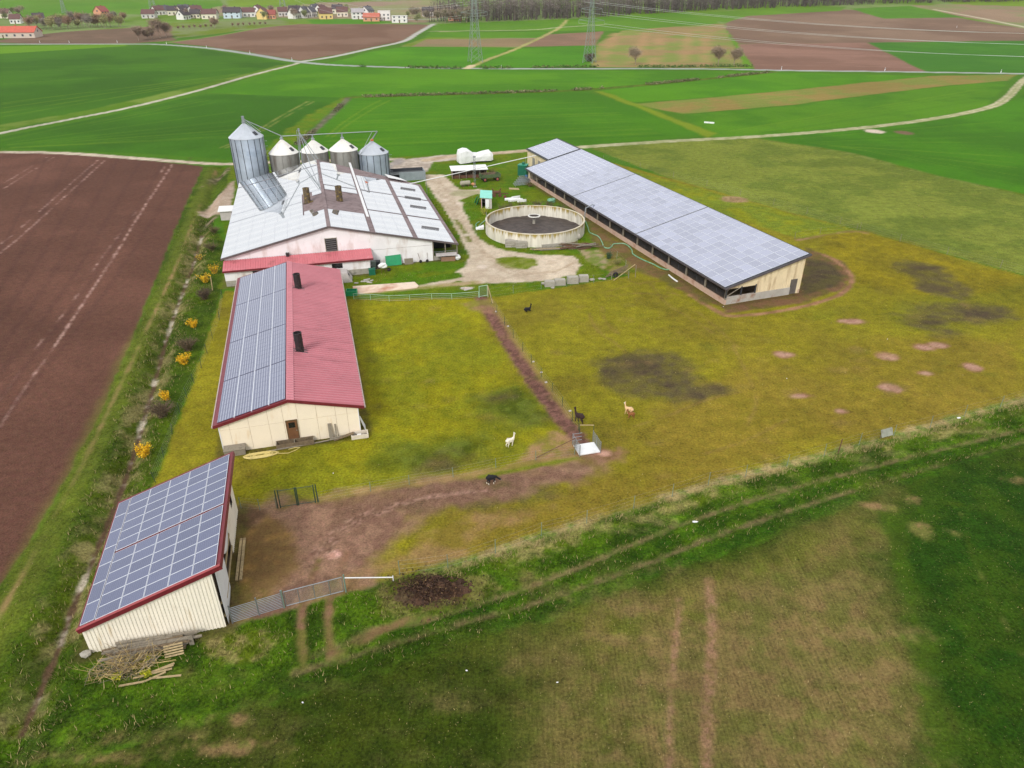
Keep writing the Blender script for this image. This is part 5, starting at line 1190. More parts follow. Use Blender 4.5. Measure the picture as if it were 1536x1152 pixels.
# ------------------------------------------------------------------ lattice mast, tank on skids, green box, barrel
p = on(712.5, 280.5); mh = 6.4
ms = thing('lattice_mast', 'slim grey lattice mast standing between hut and shelter', 'mast', p)
mb = MB()
for x, y in ((-.16,-.16),(.16,-.16),(.16,.16),(-.16,.16)): mb.tube([(x, y, -0.1), (x, y, mh)], 0.035, 4)
mb.build('leg', M_GALV, ms); mb = MB(); k = 0; z = 0.0
while z < mh - 0.4:
    s_ = 1 if k % 2 else -1
    mb.tube([(-.16*s_, -.16, z), (.16*s_, -.16, z + 0.4)], 0.02, 3); mb.tube([(-.16*s_, .16, z), (.16*s_, .16, z + 0.4)], 0.02, 3); mb.tube([(.16, -.16*s_, z), (.16, .16*s_, z + 0.4)], 0.02, 3); z += 0.4; k += 1
mb.build('bracing', M_GALV, ms); MB().box(-0.4, 0.4, -0.4, 0.4, -0.15, 0.08).build('foot', M_CONC, ms); MB().box(-0.3, 0.3, -0.25, 0.25, mh, mh + 0.25).build('head', M_GALV, ms)
o, rz, L = frame_px(692, 281, 707, 279.5)
ft = thing('steel_tank', 'small grey cylinder tank lying by the foot of the mast', 'tank', o, rz)
mb = MB(); mb.tube([(-0.05,0.5,0.72),(0.1,0.5,0.72),(2.1,0.5,0.72),(2.25,0.5,0.72)], [0.35,0.5,0.5,0.35], 18); mb.build('shell', mat('dull_cream_steel', (176,170,150), 0.6, 0.12, 1.5, stain=((96,88,76), 0.4, 1.5)), ft)
for x in (0.4, 1.7): MB().box(x, x + 0.14, 0.1, 0.9, -0.05, 0.4).build('cradle', M_RUST, ft)
mb = MB(); mb.tube([(0.3, 0.5, 1.15), (0.3, 0.5, 1.6)], 0.09, 8); mb.build('valve', M_WOODG, ft)
solid('clay_heap', 'small orange heap of rubble by the foot of the mast', 'heap', lump(9, 0.55, 0.4, 0.6), mat('orange_rubble', (222,160,110), 0.9, 0.2, 3.0), on(710, 278.5), 0)
o, rz, L = frame_px(776.5, 263.5, 791, 264.5)
gb = thing('green_container', 'dark green square container with a raised lid next to the stable', 'container', o, rz)
MB().box(0.0, 2.1, 0.0, 1.9, -0.05, 2.35).build('body', M_TEAL, gb); MB().box(-0.08, 2.18, -0.08, 1.98, 2.35, 2.45).build('lid', mat('light_teal', (40,150,120), 0.5), gb); MB().box(0.85, 1.4, 0.6, 1.3, 2.45, 2.95).build('neck', M_TEAL, gb)
for x in (0.5, 1.5): MB().box(x, x + 0.08, -0.04, 0.0, 0.1, 2.3).build('rib', M_TEAL, gb)
mb = MB(); mb.lathe([(0.0, -0.02), (0.3, -0.02), (0.31, 0.3), (0.29, 0.32), (0.31, 0.6), (0.29, 0.9), (0.0, 0.9)], 16); solid('water_barrel', 'blue plastic barrel at the corner of the stable', 'barrel', mb, mat('blue_plastic', (62,110,168), 0.5), on(789.5, 268.5))
# stacked hurdles by the stable
for k in range(5):
    p = on(772 + 2.2 * k, 281 - 2.6 * k); mb = MB()
    for q in range(6): mb.tube([(0, q * 0.22, 0.35 + q * 0.06), (3.3, q * 0.22, 0.35 + q * 0.06)], 0.035, 5)
    for x in (0.0, 1.1, 2.2, 3.3): mb.tube([(x, 0, 0.35), (x, 1.1, 0.65)], 0.035, 5)
    mb.tube([(0.2, 0.0, -0.1), (0.2, 0.0, 0.4)], 0.05, 5); mb.tube([(3.1, 0.9, -0.1), (3.1, 0.9, 0.6)], 0.05, 5)
    solid('stacked_hurdle', 'galvanised cattle hurdle stacked flat beside the stable wall', 'hurdle', mb, M_GALV, p + Vector((0, 0, 0.03 * k)), 0.35, 'hurdles stacked by the stable')
solid('plank_sheet', 'pale wooden sheet lying in front of the stacked hurdles', 'board', MB().hexa([(0,0,0.0),(2.2,0.5,0.0),(1.5,1.6,0.0),(-0.6,1.1,0.0)], [(0,0,0.12),(2.2,0.5,0.12),(1.5,1.6,0.12),(-0.6,1.1,0.12)]), M_WOODP, on(764, 284.5), -0.4)
# old implement, white sheets, oddments behind the tank
o = on(745, 295); im = thing('rusty_implement', 'rusty brown field implement with wheels behind the turquoise roofed hut', 'implement', o, 0.2)
MB().box(-0.9, 0.9, -0.3, 0.3, 0.8, 1.15).build('hopper', M_RUST, im); mb = MB(); mb.tube([(-1.1, 0, 0.6), (1.6, 0.3, 0.5), (2.6, 0.4, 0.4)], 0.1, 6); mb.build('beam', M_RUST, im)
for x in (-0.6, 0.6):
    mb = MB(); mb.tube([(x, 0, 1.1), (x * 1.6, 0.0, 1.7)], 0.12, 5); mb.build('arm', M_RUST, im); w2 = MB(); w2.lathe([(0, -0.06), (0.38, -0.06), (0.4, 0), (0.38, 0.06), (0, 0.06)], 14); q = w2.build('wheel', M_RUST, im); q.location = (x, -0.45, 0.38); q.rotation_euler = (math.pi/2, 0, 0)
q = MB(); q.lathe([(0, -0.12), (0.3, -0.12), (0.34, 0), (0.3, 0.12), (0, 0.12)], 14); solid('red_roller', 'small dull red roller lying behind the hut', 'roller', q, mat('dull_red_paint', (124,58,54), 0.7), on(757.5, 297.5) + Vector((0, 0, 0.3)), 0.4).rotation_euler = (math.pi/2, 0, 0.4)
for k, (u, v, a) in enumerate(((757,301,0.1),(763,303,0.3),(770,301,-0.2),(776,303.5,0.15),(768,299.5,0.4))):
    solid('white_board', 'white board in the heap of sheets behind the slurry tank', 'board', MB().hexa([(0,0,0),(1.9,0.1,0),(1.8,1.0,0),(0.1,0.9,0)], [(0,0,0.25+0.1*k),(1.9,0.1,0.3+0.1*k),(1.8,1.0,0.35),(0.1,0.9,0.3)]), M_WHITE, on(u, v), a, 'white boards behind the tank')
solid('green_cover', 'crumpled green cover lying at the stable wall', 'cover', lump(5, 0.9, 0.6, 0.9, 8), mat('pale_green_tarp', (120,170,140), 0.6), on(828, 304), 0)

# ------------------------------------------------------------------ things in front of the tank
for k, (u, v) in enumerate(((766, 371), (782, 372))):
    mb = MB(); mb.box(-0.95, 0.95, -0.6, 0.6, -0.1, 1.15); t = thing('concrete_cube', 'stone grey concrete cube standing against the tank wall', 'block', on(u, v) + Vector((0, 0.6, 0)), 0.05, 'concrete cubes at the tank'); mb.build('block', M_CONC, t)
    for z in (0.35, 0.75): MB().box(-0.96, 0.96, -0.62, -0.6, z, z + 0.05).build('groove', M_WOODG, t)
for k in range(7):
    x0, v0 = 795 + 3 * k, 374.5 + (k % 3) * 0.9
    p = on(x0, v0); mb = MB(); mb.box(0, 3.4 + 0.6 * (k % 3), 0, 0.2, 0.02, 0.16 + 0.05 * (k % 2)); solid('loose_plank', ('pale yellowish plank', 'long grey plank')[k % 2] + ' lying at the foot of the tank', 'plank', mb, M_WOODG if k % 2 else M_WOODP, p + Vector((0, 0, 0.05 * (k % 4))), 0.12 + 0.05 * (k % 3 - 1), 'planks at the foot of the tank')
for k in range(5):
    p = on(845 - 7 * k, 369.5 + 0.6 * k); mb = MB(); mb.box(-0.5, 0.5, -0.3, 0.3, -0.05, 0.55); solid('stone_block', 'low grey stone block in the row under the tank rim', 'block', mb, M_CONC, p + Vector((0, 0.4, 0)), 0.1 * k, 'stone blocks under the tank')
p = on(848, 362); mb = MB(); mb.lathe([(0.62, 0), (0.62, 2.6), (0.5, 2.6), (0.5, 0.1), (0.0, 0.1)], 18); q = solid('concrete_pipe', 'grey concrete pipe lying against the tank', 'pipe', mb, M_CONC, p + Vector((0, 0.5, 0.6)), 0); q.rotation_euler = (0, math.pi / 2, 0.25)
rg = random.Random(11)
for k in range(26):
    lx = rg.uniform(2.2, 5.2); u = 848 + rg.uniform(0, 36); v = 373 - (u - 848) * 0.03 + rg.uniform(-1.5, 1.8); p = on(u, v); mb = MB(); mb.box(-lx / 2, lx / 2, -0.09, 0.09, 0, 0.13)
    q = solid('old_timber', ('brown rotten timber', 'grey weathered timber', 'rusty dark timber')[k % 3] + ' in the pile beside the slurry tank', 'timber', mb, (M_WOOD, M_WOODG, M_RUST)[k % 3], p + Vector((0, rg.uniform(-0.3, 0.8), 0.02 + 0.05 * (k // 2))), rg.uniform(-0.15, 0.5), 'timbers piled by the tank'); q.rotation_euler[1] = rg.uniform(-0.06, 0.06)
for k, (u, v, w2, h2) in enumerate(((825, 430.5, 1.55, 0.8), (840.5, 428.6, 1.7, 0.85), (859.5, 426, 1.75, 1.05), (876, 423.5, 1.5, 0.95))):
    p = on(u, v); mb = MB(); mb.hexa([(-w2/2,0,-0.1),(w2/2,0,-0.1),(w2/2,0.9,-0.1),(-w2/2,0.9,-0.1)], [(-w2/2+0.04,0.02,h2),(w2/2-0.05,0.03,h2-0.03),(w2/2-0.03,0.88,h2),(-w2/2+0.05,0.86,h2+0.03)])
    solid('concrete_block', ('lowest weathered concrete block, beside the small pale stones', 'concrete block next to the lowest one in the paddock edge row', 'largest weathered concrete block in the paddock edge row', 'concrete block at the broken frame end of the paddock edge row')[k], 'block', mb, M_CONC, p, 0.11, 'concrete blocks along the paddock')
for u, v, s_ in ((816, 427, 0.3), (888, 421, 0.28), (900, 419.5, 0.22), (906, 420, 0.2), (829, 433, 0.2)):
    solid('stone', 'small pale stone lying beside the concrete blocks', 'stone', lump(int(u), s_ * 1.5, s_, s_ * 1.3), M_CONC, on(u, v), 0, 'stones by the concrete blocks')
# leaning wooden hurdle and broken frames
fr_ = thing('broken_frame', 'broken wooden rail frame with a leaning pole at the paddock corner', 'frame', on(910, 420), 0.25)
for k in range(5): mb = MB(); mb.tube([(0 + 0.3 * k, 0.6 + 0.25 * k, 0.25 + 0.08 * k), (3.6 + 0.2 * k, 1.0 + 0.3 * k, 0.75 + 0.12 * k)], 0.07, 5); mb.build('rail', M_WOOD, fr_)
mb = MB(); mb.tube([(0.9, -0.6, 0.05), (4.6, 0.2, 2.0)], 0.06, 6); mb.build('pole', M_WOODP, fr_)
for x, y in ((4.7, 0.0), (0.7, -0.2), (3.6, 0.1)): mb = MB(); mb.tube([(x, y, -0.2), (x, y, 1.9 if x > 4 else 1.1)], 0.05, 5); mb.build('post', M_WOODG, fr_)
mb = MB(); mb.lathe([(0.22, -0.12), (0.42, -0.12), (0.45, 0), (0.42, 0.12), (0.22, 0.12), (0.22, -0.12)], 16); q = solid('discarded_tyre', 'black tyre standing by the broken frame', 'tyre', mb, M_TYRE, on(923, 416) + Vector((0, 0, 0.4)), 0.4); q.rotation_euler = (math.pi / 2, 0, 0.4)
# green hose
def hose(px, name, label, r, m, z=0.08):
    pts = smooth_line([(on(u, v).x, on(u, v).y) for u, v in px], 8); base = pts[0]
    mb = MB(); mb.tube([(x - base[0], y - base[1], gz(x, y) + z) for x, y in pts], r, 6)
    return solid(name, label, 'hose', mb, m, (base[0], base[1], 0), smooth=True)
hose([(878,332),(882,342),(884,349),(890,352),(898,356),(903,364),(906,371),(912,373),(917,371),(920,367),(928,366),(936,366),(943,370),(948,376),(949,381),(956,386),(968,392),(980,397),(992,403),(1003,405),(1011,402)], 'slurry_hose', 'thick pale green hose winding from tank to stable', 0.10, mat('green_hose', (160,196,164), 0.5, 0.1, 1.0, rgb2=(70,150,100)))
hose([(719,333),(714,337),(716,342),(722,336),(728,331)], 'coiled_hose', 'short green hose looped at the tank ladder', 0.1, mat('green_hose', (140,196,160), 0.5))
solid('white_sheet_board', 'tilted white board on the ground beside the tank', 'board', MB().hexa([(0,0,0),(1.5,0.2,0),(1.5,1.4,0),(0,1.2,0)], [(0,0,0.12),(1.5,0.2,0.5),(1.5,1.4,0.55),(0,1.2,0.12)]), M_WHITE, on(714, 345), 0.1)
mb = MB(); mb.tube([(0,0,0.1),(0.2,0.6,2.8),(1.6,2.0,3.1),(3.2,3.2,2.4)], 0.1, 6); solid('filler_arm', 'bent steel filler pipe arching over the tank rim to the stable', 'pipe', mb, M_GALV, on(876, 336))
hose([(1003,413),(1010,419),(1016,423)], 'drain_pipe', 'pale drain pipe lying under the stable parapet', 0.12, M_WHITE)

# ------------------------------------------------------------------ before the white barn
o, rz, L = frame_px(588, 399, 608, 397)
solid('plastic_sheet', 'bright green plastic panel leaning on the white barn wall', 'panel', MB().hexa([(-0.9,0,0.05),(1.6,0,0.05),(1.6,0.1,0.05),(-0.9,0.1,0.05)], [(-0.9,0.55,1.5),(1.6,0.55,1.6),(1.6,0.65,1.6),(-0.9,0.65,1.5)]), M_GREENP, o, rz)
solid('green_crate', 'dark green plastic crate next to the lean-to corner', 'crate', MB().box(-0.5, 0.5, -0.4, 0.4, 0.0, 0.95), M_TEAL, on(558.5, 411.5), 0.2)
solid('tall_bin', 'grey plastic bin under the end of the lean-to', 'bin', MB().hexa([(-.3,-.3,0),(.3,-.3,0),(.3,.3,0),(-.3,.3,0)], [(-.38,-.38,1.4),(.38,-.38,1.4),(.38,.38,1.4),(-.38,.38,1.4)]), mat('grey_green_bin', (112,124,118), 0.6), on(561, 404), 0.3)
solid('second_bin', 'dark bin standing behind the white bundle', 'bin', MB().hexa([(-.3,-.3,0),(.3,-.3,0),(.3,.3,0),(-.3,.3,0)], [(-.38,-.38,1.2),(.38,-.38,1.2),(.38,.38,1.2),(-.38,.38,1.2)]), M_DKFRAME, on(567.5, 402), 0.1)
wb = thing('covered_barrow', 'wheelbarrow heaped with a white bundle before the lean-to', 'wheelbarrow', on(575, 408), 0.3)
o_ = lump(21, 0.75, 0.5, 0.9, 9).build('bundle', M_WHITE, wb); o_.location = (0, 0, 0.6); mb = MB(); mb.tube([(-0.9, -0.3, 0.75), (0.9, -0.2, 0.35)], 0.04, 5); mb.build('handle', M_RUST, wb); mb = MB(); mb.tube([(-0.9, 0.3, 0.75), (0.9, 0.2, 0.35)], 0.04, 5); mb.build('handle', M_RUST, wb)
w2 = MB(); w2.lathe([(0, -0.06), (0.3, -0.06), (0.32, 0), (0.3, 0.06), (0, 0.06)], 14); q = w2.build('wheel', M_TYRE, wb); q.location = (0.9, 0, 0.32); q.rotation_euler = (math.pi/2, 0, 0)
for x in (-0.3, 0.3): mb = MB(); mb.tube([(x, -0.3, 0.0), (x, -0.25, 0.6)], 0.03, 4); mb.build('leg', M_RUST, wb)
mb = MB(); mb.box(-0.7, 0.7, 0, 0.06, 0.05, 1.05); solid('wire_box', 'grey slatted box front leaning on the white wall', 'box', mb, M_WOODG, on(604, 398) + Vector((1.0, 0.3, 0)), 0.25)
for k, (u, v) in enumerate(((631, 394.5), (641, 393.5))):
    t = thing('hand_barrow', 'small wheeled hand tool leaning on the white barn wall', 'hand tool', on(u, v), 0.3, 'hand tools at the white wall')
    w2 = MB(); w2.lathe([(0, -0.05), (0.24, -0.05), (0.26, 0), (0.24, 0.05), (0, 0.05)], 14); q = w2.build('wheel', M_TYRE, t); q.location = (0, 0, 0.26); q.rotation_euler = (math.pi/2, 0, 0.2); mb = MB(); mb.tube([(0, 0, 0.26), (0.5 * (k - 0.6), 0.7, 1.7)], 0.03, 5); mb.build('shaft', M_RUST, t)
bt = thing('feed_crate', 'low wooden crate with grey lid in front of the open bay', 'crate', on(662, 392.5), 0.15)
MB().box(0, 2.3, 0, 0.9, -0.05, 0.75).build('box', mat('brown_board', (150,116,94), 0.8, 0.1, 2.0), bt); MB().hexa([(-0.8,-0.2,0.95),(2.6,-0.2,1.0),(2.6,1.1,1.1),(-0.8,1.1,1.05)], [(-0.8,-0.2,1.02),(2.6,-0.2,1.07),(2.6,1.1,1.17),(-0.8,1.1,1.12)]).build('lid', M_GREYB, bt)
MB().box(0.1, 2.2, 0.1, 0.8, 0.75, 0.98).build('collar', M_DARK, bt); lump(31, 0.5, 0.5, 0.9, 8).build('sack', M_WHITE, bt).location = (2.7, 0.5, 0)
# concrete slab strip, tubs and litter
pts = G([(529, 430), (622, 423.5), (628, 429), (626, 432), (540, 441), (530, 440)])
base = Vector((pts[0][0], pts[0][1], 0)); mb = MB(); mb.prism([(x - base.x, y - base.y, -0.05) for x, y in pts][::-1], (0, 0, 0.14))
tag(mb.build('concrete_pad', mat('stained_slab', (236,214,192), 0.9, 0.06, 0.5, stain=((190,132,104), 0.45, 0.28), bump=0.1), None, loc=base), kind='structure')
tb = thing('water_tub', 'green rectangular water tub at the corner of the red-roofed barn', 'tub', on(519, 444.5), 0.1)
for bx_ in ((0,1.6,0,0.08,0,0.75), (0,1.6,1.0,1.08,0,0.75), (0,0.08,0.08,1.0,0,0.75), (1.52,1.6,0.08,1.0,0,0.75)): MB().box(*bx_).build('side', M_GREENP, tb)
MB().box(0.08, 1.52, 0.08, 1.0, 0.45, 0.5).build('water', mat('tub_water', (60,140,110), 0.1), tb)
cv = thing('old_caravan_shell', 'grey white moulded shell half hidden behind the red-roofed barn', 'shell', on(519, 424), 0.2)
MB().hexa([(-1.2,0,-0.05),(1.0,0,-0.05),(1.0,2.6,-0.05),(-1.2,2.6,-0.05)], [(-1.2,0.3,1.5),(0.3,0.3,1.3),(0.3,2.3,1.3),(-1.2,2.3,1.6)]).build('shell', M_GREYB, cv); MB().hexa([(0.62,0.5,0.45),(0.70,0.5,0.45),(0.70,1.6,0.45),(0.62,1.6,0.45)], [(0.45,0.7,1.0),(0.5,0.7,1.0),(0.5,1.5,1.0),(0.45,1.5,1.0)]).build('window', M_DARK, cv)
for k, (u, v, l_) in enumerate(((541, 423, 1.3), (546, 421, 1.0), (550, 424, 0.8), (531, 425.5, 0.6), (556, 422, 0.5), (700, 432, 0.0), (691, 433, 0.5), (697, 436, 1.4))):
    if l_: solid('scrap_piece', 'pale scrap strip lying in the grass of the yard', 'scrap', MB().hexa([(0,0,0),(l_,0.1,0),(l_,0.35,0),(0,0.3,0)], [(0,0,0.1),(l_,0.1,0.16),(l_,0.35,0.12),(0,0.3,0.1)]), M_GREYB, on(u, v), 0.5 * math.sin(k * 2.0), 'scrap strips in the yard grass')
# grey bunker wall behind the white barn, and a small white-roofed lean hut
o, rz, L = frame_px(600, 272, 638, 269.5)
bw = thing('bunker_wall', 'grey sheet steel bunker standing between the white barn and the track', 'bunker', o, rz)
for k in range(5): MB().box(L * k / 5, L * (k + 1) / 5 - 0.03, 0, 0.15, -0.1, 1.9).build('panel', mat('blue_grey_sheet', (150,160,166), 0.6, 0.1, 1.0), bw)
MB().box(-3, L, 3.4, 3.55, -0.1, 2.1).build('back_panel', M_DKFRAME, bw); MB().box(L, L + 0.12, 0, 3.5, -0.1, 1.9).build('end_panel', mat('blue_grey_sheet', (150,160,166), 0.6), bw); MB().box(-3, L, 0.15, 3.4, 1.4, 1.46).build('cover', mat('dark_cover', (92,96,96), 0.7), bw)
o, rz, L = frame_px(332, 331, 348, 330)
lh = thing('side_hut', 'little hut with white roof at the ditch side of the white barn', 'hut', o, rz)
MB().box(0, 2.0, 0, 2.2, -0.1, 1.7).build('wall', M_GREYB, lh); MB().hexa([(-0.3,-0.3,1.7),(2.4,-0.3,1.7),(2.4,2.5,2.0),(-0.3,2.5,2.0)], [(-0.3,-0.3,1.8),(2.4,-0.3,1.8),(2.4,2.5,2.1),(-0.3,2.5,2.1)]).build('roof', M_WHITE, lh)

# ------------------------------------------------------------------ at the gable of the red-roofed barn
def fm(a, b, z=0.0):
    p = FM.W(a, b); return Vector((p.x, p.y, gz(p.x, p.y) + z))
wp = thing('wooden_crate', 'grey wooden lid box at the corner of the peach gable', 'box', fm(0.1, -0.75), FM.rz)
MB().box(0, 1.9, 0, 0.65, -0.05, 0.62).build('box', M_WOODG, wp); MB().hexa([(-0.04,-0.05,0.62),(1.95,-0.05,0.62),(1.95,0.7,0.82),(-0.04,0.7,0.82)], [(-0.04,-0.05,0.68),(1.95,-0.05,0.68),(1.95,0.7,0.88),(-0.04,0.7,0.88)]).build('lid', M_WOODG, wp)
bn = thing('long_trough', 'long mossy wooden trough under the barn door', 'trough', fm(4.9, -0.75), FM.rz)
MB().box(0, 3.6, 0, 0.08, 0.0, 0.5).build('board', M_WOOD, bn); MB().box(0, 3.6, 0.55, 0.63, 0.0, 0.62).build('board', M_WOOD, bn); MB().box(0, 3.6, 0.08, 0.55, 0.05, 0.1).build('base', M_WOOD, bn)
for x in (0.0, 1.7, 3.52): MB().box(x, x + 0.08, 0.08, 0.55, 0.0, 0.6).build('end', M_WOODG, bn)
for k, (a, h2, w2) in enumerate(((10.0, 1.75, 0.34), (10.62, 1.6, 0.14))): solid('leaning_board', 'grey board leaning upright on the peach gable', 'board', MB().hexa([(0,0,0),(w2,0,0),(w2,0.07,0),(0,0.07,0)], [(0,0.33,h2),(w2,0.33,h2),(w2,0.4,h2),(0,0.4,h2)]), M_WOODG, fm(a, -0.45), FM.rz, 'boards leaning on the gable')
for k, (a0, b0, a1, b1) in enumerate(((3.9, -0.9, 9.9, -0.55), (8.9, -0.75, 11.6, -0.5), (10.2, -0.5, 12.2, -0.4))):
    d = fm(a1, b1) - fm(a0, b0); mb = MB(); mb.tube([(0, 0, 0.07 + 0.1 * k), (d.length, 0, 0.07 + 0.16 * k)], 0.07, 6); solid('pole', 'thin grey pole lying along the foot of the peach gable', 'pole', mb, M_WOODG, fm(a0, b0), math.atan2(d.y, d.x), 'poles along the gable')
solid('plank_ramp', 'dark plank propped against the gable near the white box', 'plank', MB().hexa([(0,0,0.05),(2.0,0,0.55),(2.0,0.4,0.55),(0,0.4,0.05)], [(0,0,0.12),(2.0,0,0.62),(2.0,0.4,0.62),(0,0.4,0.12)]), M_WOOD, fm(10.4, -0.8), FM.rz)
bx2 = thing('feed_box', 'open white box with dark inside at the gable corner', 'box', fm(12.1, -1.0), FM.rz)
for q in ((0,1.7,0,0.1,0,0.45), (0,1.7,0.7,0.8,0,0.5), (0,0.1,0.1,0.7,0,0.45), (1.6,1.7,0.1,0.7,0,0.45)): MB().box(*q).build('side', mat('dirty_white_board', (226,214,196), 0.8, 0.08, 2.0), bx2)
MB().box(0.1, 1.6, 0.1, 0.7, 0.05, 0.12).build('bottom', M_DARK, bx2); MB().box(0.6, 1.0, 0.2, 0.55, 0.12, 0.3).build('block', M_WHITE, bx2)
solid('white_plank', 'white slat leaning on the corner of the red-roofed barn', 'slat', MB().hexa([(0,0,0),(0.12,0,0),(0.12,0.9,0),(0,0.9,0)], [(-0.35,0.2,1.2),(-0.3,0.2,1.2),(-0.3,0.7,1.3),(-0.35,0.7,1.3)]), M_WHITE, fm(13.55, 0.6), FM.rz)
rr = random.Random(3); c0 = fm(3.4, -1.35); pts = []
for k in range(150):
    q = k * 0.42; r1 = 0.75 + 0.35 * math.sin(k * 0.13) + rr.uniform(-0.08, 0.08); pts.append((1.5 * r1 * math.cos(q), 0.42 * r1 * math.sin(q), 0.05 + 0.0006 * k))
pts += [(1.9, -0.2, 0.05), (2.6, -0.35, 0.05), (3.3, 0.0, 0.05), (3.7, 0.35, 0.05), (3.3, 0.45, 0.05), (2.6, 0.3, 0.05)]
mb = MB(); mb.tube(pts, 0.035, 5); solid('rope_coil', 'tangled pale yellow rope lying before the peach gable', 'rope', mb, mat('yellow_rope', (224,204,130), 0.7, 0.1, 4.0), c0, FM.rz)

# ------------------------------------------------------------------ at the shed
def fs(a, b, z=0.0):
    p = FS.W(a, b); return Vector((p.x, p.y, gz(p.x, p.y) + z))
rg = random.Random(5)
for k in range(22):
    lx = rg.uniform(3.2, 5.8); mb = MB(); mb.box(-lx / 2, lx / 2, -0.08, 0.08, 0, 0.10)
    q = solid('stacked_timber', ('pale grey beam', 'dark brown beam', 'pale grey beam')[k % 3] + ' in the stack along the cream shed front', 'beam', mb, (M_WOODG, M_WOOD, M_WOODG)[k % 3], fs(rg.uniform(3.2, 4.6), -0.4 - 0.17 * (k % 5), 0.15 + 0.115 * (k // 5)), FS.rz + rg.uniform(-0.05, 0.05), 'beams stacked along the shed'); q.rotation_euler[1] = rg.uniform(-0.03, 0.03)
for a in (1.6, 3.6, 6.1): solid('stack_bearer', 'short thick bearer under the beam stack', 'bearer', MB().box(-0.12, 0.12, -1.3, -0.2, -0.05, 0.16), M_WOOD, fs(a, 0), FS.rz, 'bearers under the beam stack')
def pallet(name, label, loc, rz, tilt=0.0, group=None):
    t = thing(name, label, 'pallet', loc, rz, group); t.rotation_euler[0] = tilt
    for k in range(5): MB().box(0, 1.2, k * 0.175, k * 0.175 + 0.11, 0.122, 0.144).build('deck_board', M_WOODP, t)
    for k in range(3):
        for x in (0, 0.53, 1.06): MB().box(x, x + 0.14, k * 0.345, k * 0.345 + 0.11, 0.022, 0.122).build('block', M_WOODP, t)
        MB().box(0, 1.2, k * 0.345, k * 0.345 + 0.11, 0, 0.022).build('base_board', M_WOODP, t)
    return t
pallet('pallet', 'pale wooden pallet leaning on the beam stack at the shed', fs(4.95, -1.75), FS.rz + 0.05, 0.95)
pallet('pallet', 'old pallet lying flat in the brushwood before the shed', fs(1.2, -1.35), FS.rz - 0.1, 0.1)
solid('upright_board', 'short grey board standing beside the leaning pallet', 'board', MB().box(0, 0.3, 0, 0.08, -0.05, 0.85), M_WOODG, fs(6.45, -1.1), FS.rz)
for k in range(7):
    l_ = rg.uniform(1.2, 2.4); q = solid('loose_board', 'loose pale board lying in the dry brush before the shed', 'board', MB().box(0, l_, 0, 0.14, 0.05, 0.09), M_WOODP, fs(rg.uniform(2.0, 4.2), rg.uniform(-3.6, -2.4), 0.05), FS.rz + rg.uniform(-0.2, 0.9), 'loose boards in the brush')
solid('corner_stone', 'pale stone at the outer corner of the cream shed', 'stone', lump(2, 0.35, 0.3, 0.4), M_CONC, fs(-0.2, -0.25), 0)
for k in range(2):
    d = fs(9.3 + 0.25 * k, 9.2) - fs(9.2 + 0.3 * k, 4.4); mb = MB(); mb.box(0, d.length, -0.1, 0.1, 0.02, 0.14); solid('yard_plank', 'long pale plank lying along the yard side of the shed', 'plank', mb, M_WOODP, fs(9.2 + 0.3 * k, 4.4), math.atan2(d.y, d.x), 'planks along the shed yard side')
